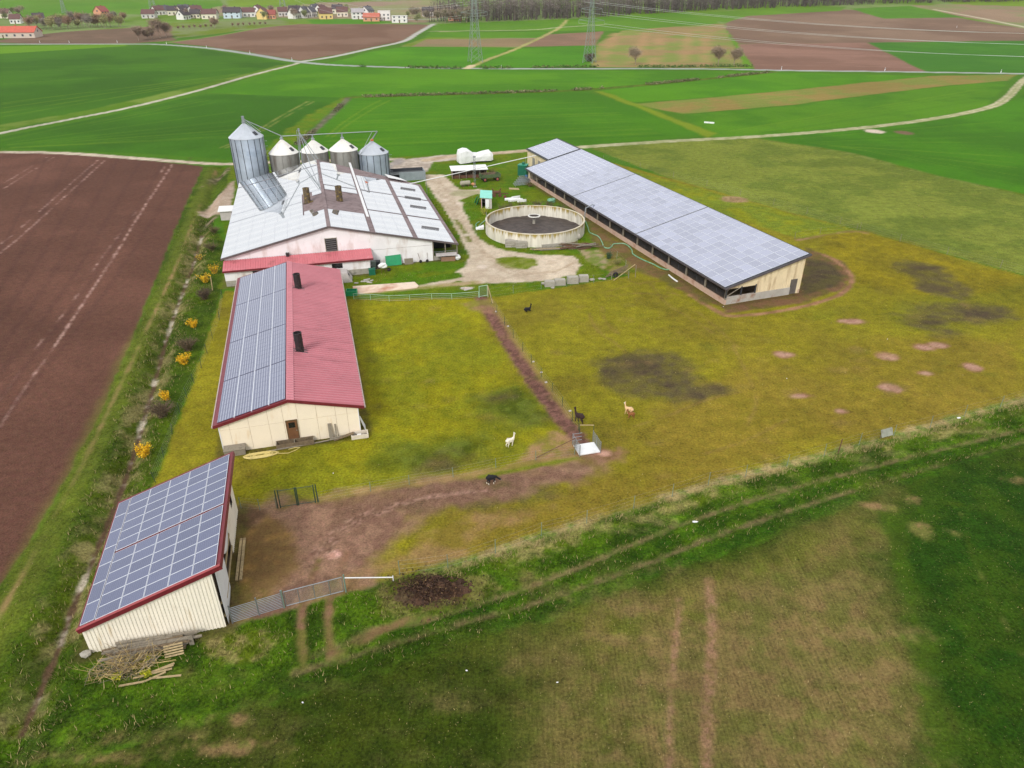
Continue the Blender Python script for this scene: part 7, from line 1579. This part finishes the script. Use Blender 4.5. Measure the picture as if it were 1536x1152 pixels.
tufts('verge_grass', [(520,872),(600,866),(700,846),(800,816),(900,784),(1000,752),(1100,724),(1200,698),(1300,672),(1400,644),(1536,604),(1600,588),(1600,640),(1536,662),(1360,718),(1150,800),(960,865),(830,918),(700,958),(600,990),(500,1022),(300,1075),(100,1130),(120,990),(340,945)], 18, 0.26, 0.024, 0.08, 21)
W2 = DITCH; tufts('ditch_grass', None, 9, 0.34, 0.024, 0.22, 22, [(x - 2.6, y) for x, y in W2[8:]] + [(x + 2.6, y) for x, y in W2[8:]][::-1])
tufts('bank_grass', [(306,330),(335,340),(330,430),(318,480),(296,548),(270,615),(230,728),(200,800),(160,860),(120,980),(60,1100),(10,1140),(60,1040),(120,900),(200,690),(255,500),(290,400)], 6, 0.24, 0.022, 0.12, 23)
tufts('yard_grass', [(352,430),(500,430),(690,425),(735,440),(860,425),(940,412),(900,375),(860,330),(800,300),(740,285),(700,270),(640,300),(700,400),(560,410)], 3.0, 0.22, 0.03, 0.10, 24)
tufts('dry_verge_grass', [(640,864),(700,846),(800,813),(900,780),(1000,748),(1100,720),(1200,694),(1300,668),(1400,640),(1536,600),(1536,612),(1400,652),(1200,706),(1000,760),(800,825),(660,872)], 16, 0.32, 0.02, 0.75, 25)
tufts('headland_grass', [(300,260),(282,300),(255,368),(226,445),(190,535),(150,625),(110,705),(60,795),(0,885),(0,960),(60,880),(130,760),(200,600),(260,450),(310,320)], 3.0, 0.16, 0.024, 0.08, 26)

# short grazed turf, crop seedlings and loose clods: fine, uncountable stuff lying on the ground
tufts('paddock_turf', PADD, 3.4, 0.10, 0.030, 0.07, 27, None, 3, need=0.45, var=(0.55, 1.5), flat=1.6)
FRONT = [(60,1160),(350,1075),(500,1035),(600,1002),(700,970),(830,930),(960,878),(1150,815),(1360,730),(1536,674),(1600,656),(1620,1165),(60,1165)]
tufts('crop_seedlings', FRONT, 9.0, 0.12, 0.022, 0.10, 28, None, 3, need=0.3, var=(0.5, 1.55), cl=(0.2, 0.6), flat=1.2)
tufts('soil_clods', [(-20,232),(100,233),(200,241),(300,252),(280,302),(252,368),(222,444),(186,534),(146,624),(104,704),(52,796),(-20,885)], 1.1, 0.06, 0.07, 0.0, 29, None, 2, need=-1, var=(0.6, 1.5), flat=2.0)
tufts('mud_clods', [(360,770),(560,740),(860,700),(740,745),(600,800),(560,870),(440,905),(360,925)], 8.0, 0.05, 0.05, 0.05, 30, None, 2, need=-1, var=(0.55, 1.4), flat=2.0)
tufts('meadow_turf', [(886,224),(1000,215),(1130,208),(1262,231),(1400,266),(1536,296),(1536,410),(1290,345),(1100,300),(990,262)], 0.9, 0.16, 0.05, 0.1, 31, None, 3, need=0.4, var=(0.6, 1.4))
# ------------------------------------------------------------------ far land: trees, village, power line, wood
M_BARKF = mat('pale_far_bark', (168,150,134), 0.95, 0.1, 1.0)
M_TWIGS = vmat('bare_twigs', 0.95, spec=0.05)
def bare_tree(name, label, loc, h, spread, seed, twigs=500, col=(116,98,82), green=0.0, group=None, trunk=0.18, size=0.16):
    """trunk and limbs tapering, then a loose cloud of fine twig faces"""
    rng = np.random.default_rng(seed); rr = random.Random(seed); t = thing(name, label, 'tree', loc, 0, group); mb = MB(); tips = []
    def limb(p, d, l_, r, lev):
        q = p + d * l_; mid = p.lerp(q, 0.5) + Vector((rr.uniform(-1, 1), rr.uniform(-1, 1), 0)) * l_ * 0.06
        mb.tube([p, mid, q], [r, r * 0.8, r * 0.6], 5 if lev == 0 else 4, cap=False)
        for i in range(3): tips.append((p.lerp(q, rr.uniform(0.4, 1)), l_))
        if lev < 3:
            for k in range(rr.randint(3, 4) if lev else 5):
                a = rr.uniform(0, 6.28); e = Vector((math.cos(a), math.sin(a), rr.uniform(0.35, 1.3))).normalized(); limb(p.lerp(q, rr.uniform(0.55, 1)), (d * 0.35 + e * spread).normalized(), l_ * rr.uniform(0.55, 0.75), r * 0.5, lev + 1)
    limb(Vector((0, 0, -0.3)), Vector((rr.uniform(-.08,.08), rr.uniform(-.08,.08), 1)), h * 0.34, trunk * 0.8, 0)
    mb.build('trunk', M_BARKF, t)
    P_ = np.array([tuple(p) for p, _ in tips]); twigs = int(twigs * 1.6); p = P_[rng.integers(0, len(P_), twigs)] + rng.normal(size=(twigs, 3)) * h * 0.06; p = p[p[:, 2] > h * 0.2]
    base = np.array(lin(col)); c = base * rng.uniform(1.4, 2.6, (len(p), 1))
    if green: g_ = rng.uniform(size=len(p)) < green; c[g_] = np.array(lin((116,130,60))) * rng.uniform(0.8, 1.2, (g_.sum(), 1))
    V, Fq, C = rand_quads(rng, p, size * 0.3, c, aspect=9.0); link('crown', np_mesh('crown', V, Fq, C, [M_TWIGS]), t)
    return t
def gt(u, v): return PT(u, v)
bare_tree('orchard_tree', 'bare round field tree standing alone in the striped field', gt(953, 97), 13.0, 0.9, 1, 1100, (120,108,92), 0, None, 0.3, 0.3)
bare_tree('orchard_tree', 'broad bare tree by the road with a smaller one at its side', gt(1077, 98), 13.5, 1.0, 2, 1600, (118,104,88), 0, 'roadside pair of trees', 0.34, 0.34)
bare_tree('orchard_tree', 'smaller bare tree beside the broad roadside tree', gt(1101, 98), 12.5, 0.9, 3, 1300, (120,106,90), 0, 'roadside pair of trees', 0.3, 0.32)
shrub('pylon_bush', 'dense grey bush at the foot of the thinner pylon', gt(884, 92), 4.5, 3.5, 50, 1400, BRN + [(120,104,88)], 0.35, 130, (112,96,84))
for k, (u, v, h, sp) in enumerate(((208, 61, 13, 0.9), (222, 60, 10, 1.0), (240, 57, 19, 0.8), (250, 56, 15, 0.9), (229, 59, 12, 1.0))):
    bare_tree('copse_tree', ('left bare tree of the roadside copse', 'low spreading tree inside the roadside copse', 'tallest bare tree of the roadside copse', 'second tall bare tree of the roadside copse', 'short bare tree in the middle of the copse')[k].replace('left bare', 'rounded pale bare'), gt(u, v), h, sp, 10 + k, 1500, (120,104,90), 0.05, 'copse by the road bend', 0.35, 0.4)
shrub('copse_blossom', 'white blossoming bush at the foot of the copse', gt(226, 53), 3.5, 3.0, 24, 500, [(228,220,214), (206,196,190)], 0.3, 140, (120,104,92))
bare_tree('field_tree', 'single bare tree before the village edge', gt(322, 42), 12, 1.0, 20, 1400, (126,108,92), 0, None, 0.35, 0.4)
# rows of small orchard trees
for k in range(14):
    u = 268 + 8.2 * k + (k > 6) * 24; v = 44 - 0.42 * k - (k > 6) * 1
    bare_tree('young_orchard_tree', 'small bare tree in the orchard row below the village', gt(u, v), 4.2, 0.9, 200 + k, 120, (112,94,80), 0, 'orchard rows below the village', 0.12, 0.3)
# left wood edge with the red hall in front
rng = random.Random(8)
for k in range(34):
    u = 44 + 146 * ((k * 0.618) % 1.0); v = 47 - (u - 44) * 0.045 - rng.uniform(0, 8)
    bare_tree('grove_tree', ('brown leafless tree in the grove behind the red-roofed hall', 'greyish leafless tree in the grove behind the red-roofed hall', 'greenish budding tree in the grove behind the red-roofed hall')[k % 3], gt(u, v), rng.uniform(10, 16), 0.95, 300 + k, 420, ((118,96,80), (112,104,96), (124,118,84))[k % 3], 0.12 if k % 3 == 2 else 0.02, 'grove at the village edge', 0.3, 0.5)
for k in range(26):
    u = rng.choice([rng.uniform(252, 420), rng.uniform(420, 520), rng.uniform(600, 690), rng.uniform(0, 44)]); v = 27 - rng.uniform(-4, 8) + (6 if u > 590 else 0)
    bare_tree('garden_tree', ('bare garden tree among the village houses', 'budding garden tree among the village houses')[k % 2], gt(u, v), rng.uniform(7, 13), 0.95, 400 + k, 300, ((120,104,94), (112,116,80))[k % 2], 0.1 * (k % 2), 'garden trees in the village', 0.25, 0.5)
for k, (u, v) in enumerate(((656, 33), (668, 34), (680, 33), (690, 34), (640, 33), (624, 30), (618, 28), (700, 34))):
    bare_tree('wood_edge_tree', ('tall bare tree at the near corner of the wood', 'bushy bare tree at the near corner of the wood')[k % 2], gt(u, v), 14 + 3 * (k % 2), 0.9, 450 + k, 700, (116,106,92), 0.1, 'trees at the corner of the wood', 0.3, 0.5)
shrub('blossom_tree', 'white blossoming tree at the wood corner', gt(683, 16), 7, 4.5, 30, 900, [(226,216,212), (212,200,196)], 0.5, 150, (120,104,92), None, 'tree')
# the wood: one mass of grey leafless trees
rng = np.random.default_rng(77); base = [gt(u, v) for u, v in ((640,34),(700,33),(780,31),(860,28),(940,23),(1024,18),(1110,14),(1200,10.5),(1300,7),(1420,4),(1536,2.5),(1700,0.5))]
bl_ = np.array([(p.x, p.y) for p in base]); seglen = np.hypot(*np.diff(bl_, axis=0).T); cum = np.concatenate([[0], np.cumsum(seglen)]); mbV, mbF, mbC = [], [], []; nv = 0
NT = 1500; s_ = rng.uniform(0, cum[-1], NT); bx_ = np.interp(s_, cum, bl_[:, 0]); by_ = np.interp(s_, cum, bl_[:, 1]); back = rng.exponential(38, NT); tx, ty = bx_, by_ + back; tz = hill(tx, ty)
th = rng.uniform(15, 24, NT) * (0.86 + 0.2 * np.clip(back / 60, 0, 1)); tone_ = rng.uniform(0.75, 1.2, NT)
for i in range(NT):
    r = 0.22 + 0.012 * th[i]; c = np.array(lin((104,94,88))) * (0.8 + 0.3 * tone_[i])
    lean = rng.normal(0, 0.4, 2)
    q = np.array([[-r,0,-0.5],[r,0,-0.5],[lean[0]+0.06,lean[1],th[i]*0.9],[lean[0]-0.06,lean[1],th[i]*0.9]]); q2 = q[:, [1,0,2]]
    for w_ in (q, q2): mbV.append(w_ + [tx[i], ty[i], tz[i]]); mbF.append(np.arange(4) + nv); mbC.append(np.repeat(c[None], 4, 0)); nv += 4
TW = 62; k = np.repeat(np.arange(NT), TW); u_ = rng.normal(size=(NT * TW, 3)); u_ /= np.linalg.norm(u_, axis=1)[:, None]; rad = rng.uniform(0.25, 1.0, NT * TW) ** 0.5
pp = np.stack([tx[k] + u_[:, 0] * rad * th[k] * 0.24, ty[k] + u_[:, 1] * rad * th[k] * 0.22, tz[k] + th[k] * (0.52 + 0.46 * u_[:, 2] * rad)], -1)
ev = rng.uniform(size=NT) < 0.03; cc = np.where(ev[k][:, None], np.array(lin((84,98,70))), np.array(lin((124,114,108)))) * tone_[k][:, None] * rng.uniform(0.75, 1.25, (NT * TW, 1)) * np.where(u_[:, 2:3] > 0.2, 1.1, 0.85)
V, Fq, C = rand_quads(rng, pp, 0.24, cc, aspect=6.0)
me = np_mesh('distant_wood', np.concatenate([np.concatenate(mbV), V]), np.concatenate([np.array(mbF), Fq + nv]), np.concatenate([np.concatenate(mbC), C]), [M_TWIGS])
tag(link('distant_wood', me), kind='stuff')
# hedge on the stream line and the bank along the main road
def hedge(name, px, n, h, w_, cols, seed, size=0.5):
    rng = np.random.default_rng(seed); pts = np.array(G(px, 4)); seg = np.hypot(*np.diff(pts, axis=0).T); cum = np.concatenate([[0], np.cumsum(seg)]); s = rng.uniform(0, cum[-1], n); s = s[fbm(s, s * 0, 14, seed, 3) > 0.42]; n = len(s)
    x = np.interp(s, cum, pts[:, 0]) + rng.normal(0, w_, n); y = np.interp(s, cum, pts[:, 1]) + rng.normal(0, w_, n); z = hill(x, y) + rng.uniform(0.0, 1, n) ** 1.5 * h
    c = np.array([lin(q) for q in cols])[rng.integers(0, len(cols), n)] * rng.uniform(0.8, 1.2, (n, 1)); V, Fq, C = rand_quads(rng, np.stack([x, y, z], -1), size, c); return tag(link(name, np_mesh(name, V, Fq, C, [M_TWIGS])), kind='stuff')
hedge('stream_scrub', [(525,146),(700,141),(870,135),(1024,122),(1160,108)], 5200, 0.9, 0.8, [(112,116,80), (136,130,96), (84,108,56), (150,140,110)], 31, 0.28)
hedge('stream_scrub', [(446,218),(478,190),(505,165),(522,148)], 2600, 0.7, 0.6, [(112,106,84), (136,124,104), (84,98,56)], 32, 0.2)
hedge('road_bank_scrub', [(520,100),(700,103),(880,101),(1000,101),(1125,100)], 2600, 1.2, 0.8, [(74,110,50), (96,124,60), (120,124,80)], 33, 0.4)

# ------------------------------------------------------------------ village houses
M_PANE = mat('far_window', (70,78,88), 0.3, 0.05, 1.0)
def house(label, u, v, wd, dp, hw, hr, wall, roof, rz=0.0, flat=False, wing=None, nwin=3, name='village_house'):
    p = gt(u, v); t = thing(name, label, 'house', p, rz, 'village houses'); wm_ = mat('wall_%d_%d_%d' % wall, wall, 0.8, 0.04, 0.3); rm = mat('tiles_%d_%d_%d' % roof, roof, 0.8, 0.08, 0.5)
    wd, dp, hw, hr = wd * 0.86, dp * 0.86, hw * 0.86, hr * 0.86; w2, d2 = wd / 2, dp / 2
    if flat:
        MB().box(-w2, w2, -d2, d2, -1, hw).build('wall', wm_, t); MB().box(-w2 - 0.2, w2 + 0.2, -d2 - 0.2, d2 + 0.2, hw, hw + 0.3).build('roof', rm, t)
    else:
        mb = MB(); mb.prism([(-w2, -d2, -1), (-w2, d2, -1), (-w2, d2, hw), (-w2, 0, hw + hr), (-w2, -d2, hw)], (wd, 0, 0)); mb.build('wall', wm_, t)
        mb = MB()
        for s in (-1, 1): mb.hexa([(-w2-0.5, s*(d2+0.5), hw-0.35*1.0), (w2+0.5, s*(d2+0.5), hw-0.35), (w2+0.5, 0, hw+hr+0.05), (-w2-0.5, 0, hw+hr+0.05)], [(-w2-0.5, s*(d2+0.5), hw-0.1), (w2+0.5, s*(d2+0.5), hw-0.1), (w2+0.5, 0, hw+hr+0.3), (-w2-0.5, 0, hw+hr+0.3)])
        rf_ = mb.build('roof', rm, t); MB().box(w2 * 0.3, w2 * 0.3 + 0.8, 0.3, 1.1, hw + hr * 0.5, hw + hr + 1.0).build('chimney', rm, rf_)
    for fl in range(2 if hw > 5 else 1):
        for k in range(nwin):
            x = -w2 + wd * (k + 0.5) / nwin; z = 1.0 + 2.8 * fl; q = MB().box(x - 0.7, x + 0.7, -d2 - 0.06, -d2 - 0.01, z, z + 1.4).build('window', M_PANE, t)
    if not flat:
        for s in (-1, 1): MB().box(s * w2 - 0.04 if s < 0 else w2, s * w2 if s < 0 else w2 + 0.04, -0.8, 0.8, hw - 0.2, hw + 1.2).build('window', M_PANE, t)
    MB().box(-0.5, 0.5, -d2 - 0.08, -d2 - 0.01, -0.2, 2.0).build('door', M_WOOD, t)
    return t
WH, CR, YE, OR, PB, GRW = (240,236,232), (236,226,206), (238,208,136), (222,160,126), (206,220,232), (214,208,204)
RB, RD, RR, RO, RG = (108,76,72), (78,68,72), (156,84,76), (196,112,92), (92,90,96)
H_ = [('dark roofed white gable house at the village edge', 276, 29, 11, 10, 4.5, 4.5, WH, RD, 1.2), ('small house with dark roof between two gardens', 294, 27, 10, 9, 4.5, 4, CR, RD, 0.2), ('long house with brown roof and cream wall', 316, 28, 16, 10, 5, 4.5, CR, RB, 0.05), ('house with dark roof and pale blue gable', 350, 27, 18, 11, 6, 4.5, PB, RD, 0.1),
      ('low dark roofed house behind the blue gabled house', 374, 25, 13, 10, 5, 4, WH, RB, 0.3), ('yellow gable house with brown roof', 396, 28.5, 11, 11, 6, 5, YE, RB, 1.45), ('orange walled wing beside the yellow house', 408, 28, 9, 9, 4.5, 4, OR, RR, 0.15), ('small pale house behind the orange wing', 425, 24, 10, 9, 5, 4, GRW, RB, 0.3),
      ('white gable house with steep dark roof', 442, 27.5, 11, 10, 5.5, 5.5, WH, RD, 1.3), ('white house with steep grey roof next to the steep dark one', 457, 26.5, 11, 10, 5.5, 5.5, WH, RG, 1.25), ('narrow house with grey roof', 467, 25.5, 9, 9, 5.5, 5, GRW, RG, 1.2), ('house with brown roof and warm yellow gable', 489, 28, 14, 11, 5.5, 5, YE, RB, 0.35),
      ('brown roofed house at the edge of the ploughed field', 514, 24.5, 12, 10, 5, 4.5, CR, RB, 0.2), ('white house with pale roof beside the red roofed one', 537, 28, 13, 11, 6.5, 3.5, WH, (176,170,172), 0.3), ('white gable house with grey roof behind the red roofed one', 552, 25, 11, 10, 6, 4.5, WH, RG, 1.1), ('low house with bright red roof among white houses', 558, 31.5, 17, 9, 4, 3.5, OR, RO, 0.03),
      ('small red roofed house at the wood', 682, 31, 14, 9, 4, 4, OR, RO, 0.1), ('dark roofed house near the wood', 642, 24, 12, 10, 5, 4, GRW, RD, 0.2), ('house with orange gable behind the bare grove', 154, 26, 12, 11, 6, 5, OR, RR, 1.3), ('small white house at the grove', 26, 35, 10, 9, 4.5, 4, WH, RB, 0.2), ('brown roofed house behind the red hall', 8, 27, 13, 10, 5, 4, CR, RB, 0.1), ('dark roofed house left of the village row', 225, 27, 14, 10, 4.5, 4, GRW, RB, 0.1), ('white house in the grove', 60, 34, 10, 9, 5, 4, WH, RD, 0.6)]
for h_ in H_: house(h_[0].replace('dark roofed house left of the village row', 'wide dark roofed house standing apart beyond the copse'), *h_[1:])
house('white flat-roofed house with two storeys near the road', 577, 30, 13, 10, 9, 0, WH, GRW, 0.1, True); house('white flat-roofed villa next to the ploughed field', 600, 33.5, 16, 11, 6, 0, WH, (226,224,222), 0.05, True)
rng = random.Random(31)
for k in range(12):
    u = rng.uniform(235, 520); house(('brown roofed back-row house', 'dark roofed back-row house', 'grey roofed back-row house')[k % 3] + ' between village trees', u, 22.5 - rng.uniform(0, 3), rng.uniform(10, 14), 10, 5, 4.2, (WH, CR, GRW)[k % 3], (RB, RD, RG)[k % 3], rng.uniform(-0.3, 1.4))
t = house('long hall with a bright red roof at the field edge', 12, 56, 52, 16, 4.5, 4.0, (214,200,184), (206,98,78), 0.12, False, None, 8, 'farm_hall')

# ------------------------------------------------------------------ pylons and wires
M_PYL = mat('pylon_steel', (150,160,156), 0.6, 0.05, 1.0, metal=0.3)
def pylon(label, p, h, arms, s=1.0, rz=0.0, r=0.10):
    t = thing('pylon', label, 'pylon', p, rz, 'power line pylons'); w0 = 0.085 * h; wt = 0.02 * h; mb = MB(); nlev = 9; lv = []
    for i in range(nlev + 1):
        f = i / nlev; wv_ = wt + (w0 - wt) * (1 - f) ** 1.6; lv.append((f * h, wv_))
    cr = ((-1,-1),(1,-1),(1,1),(-1,1))
    for a, b in cr: mb.tube([(a * w2, b * w2, z) for z, w2 in lv], r * 1.4, 4)
    mb.build('legs', M_PYL, t); mb = MB()
    for (z0, w0_), (z1, w1_) in zip(lv[:-1], lv[1:]):
        for k in range(4):
            a, b = cr[k], cr[(k + 1) % 4]; mb.tube([(a[0] * w0_, a[1] * w0_, z0), (b[0] * w1_, b[1] * w1_, z1)], r * 0.8, 3); mb.tube([(b[0] * w0_, b[1] * w0_, z0), (a[0] * w1_, a[1] * w1_, z1)], r * 0.8, 3)
    mb.build('bracing', M_PYL, t); at_p = []
    for f, l_ in arms:
        mb = MB(); z = f * h
        for s_ in (-1, 1):
            mb.tube([(s_ * 0.2, 0.3, z - 0.02 * h), (s_ * l_, 0, z)], r, 3); mb.tube([(s_ * 0.2, -0.3, z - 0.02 * h), (s_ * l_, 0, z)], r, 3); mb.tube([(s_ * 0.2, 0, z + 0.03 * h), (s_ * l_, 0, z)], r, 3); mb.tube([(s_ * l_, 0, z), (s_ * l_, 0, z - 1.6)], r * 0.8, 3); at_p.append(Vector((s_ * l_, 0, z - 1.6)))
        mb.build('cross_arm', M_PYL, t)
    Rz = Matrix.Rotation(rz, 3, 'Z'); return [Vector(p) + Rz @ q for q in at_p]
arms = ((0.62, 7.5), (0.78, 6.0), (0.92, 4.5))
w1 = pylon('tall lattice pylon standing in the green field beyond the road', gt(713, 93), 40, arms, rz=0.35)
w2_ = pylon('slender lattice pylon at the dense grey bush', gt(884, 94), 34, arms, rz=-0.5, r=0.085)
w3_ = pylon('hillside pylon above the dark roofed village houses', gt(231, 20), 36, arms, rz=0.1, r=0.12); w4_ = pylon('hillside pylon above the yellow gable house', gt(425, 15), 36, arms, rz=0.1, r=0.12)
pylon('small far pylon above the grove', gt(97, 20), 22, ((0.75, 3.5), (0.9, 2.5)), rz=0.1, r=0.1)
def cables(name, label, A_, B_, sag, r=0.05, idx=None):
    t = thing(name, label, 'cable', (A_[0].x, A_[0].y, 0)); b0 = Vector((A_[0].x, A_[0].y, 0))
    for k in (idx or range(len(A_))):
        a, b = A_[k], B_[k]; pts = []
        for i in range(17): f = i / 16; p = a.lerp(b, f); p.z -= sag * 4 * f * (1 - f); pts.append(p - b0)
        mb = MB(); mb.tube(pts, r, 4, cap=False); mb.build('wire', mat('bright_cable', (206,210,206), 0.4, 0.03, 1.0, metal=0.3), t)
off = P(1900, 60, 14) - P(884, 94); far_r = [p + Vector((430, -95, -3)) for p in w2_]
cables('power_cables', 'bright power cables swinging right from the slender pylon', w2_, far_r, 11, 0.055)
cables('power_cables', 'faint power cables between the hillside pylons', w3_, w4_, 9, 0.07)
cables('power_cables', 'faint power cables running left off the hillside pylon', w3_, [p + Vector((-230, 20, 3)) for p in w3_], 9, 0.07)
cables('power_cables', 'faint power cables from the tall pylon toward the hillside', w1, [p.lerp(q, 1.0) for p, q in zip(w1, w4_)], 12, 0.05)
# roadside marker posts
for k, (u, v) in enumerate(((1172,105),(1327,107),(1501,110),(250,67),(375,81),(310,72.5),(438,91),(104,65),(60,65),(176,64.5),(752,103),(1435,42))):
    p = gt(u, v - 0.6); mb = MB(); mb.box(-0.12, 0.12, -0.1, 0.1, -0.1, 1.5); mb.box(-0.125, 0.125, -0.105, 0.105, 1.02, 1.26, 1); solid('marker_post', 'white marker post beside the main road' if k < 11 else 'white marker post by the hill track', 'post', mb, [M_WHITE, M_DKFRAME], p, 0.1, 'road marker posts')
solid('white_trough', 'white trough lying in the green field beyond the track', 'trough', MB().hexa([(0,0,0),(3.2,-0.3,0),(3.2,0.3,0),(0,0.5,0)], [(0,0,0.4),(3.2,-0.3,0.4),(3.2,0.3,0.4),(0,0.5,0.4)]), M_WHITE, on(1056, 184.5), -0.35)
# ------------------------------------------------------------------ thin spring haze
hz_ = MB().box(-4200, 4200, -2600, 4300, -4.0, 200.0).build('haze', None); hz_.data.materials.clear()
hm = bpy.data.materials.new('air'); hm.use_nodes = True; hn = hm.node_tree.nodes; hn.remove(hn['Principled BSDF'])
pv = hn.new('ShaderNodeVolumePrincipled'); pv.inputs['Color'].default_value = (0.86, 0.90, 0.95, 1); pv.inputs['Density'].default_value = 0.00006; pv.inputs['Anisotropy'].default_value = 0.2
hm.node_tree.links.new(pv.outputs[0], hn['Material Output'].inputs['Volume']); hz_.data.materials.append(hm); tag(hz_, kind='stuff')
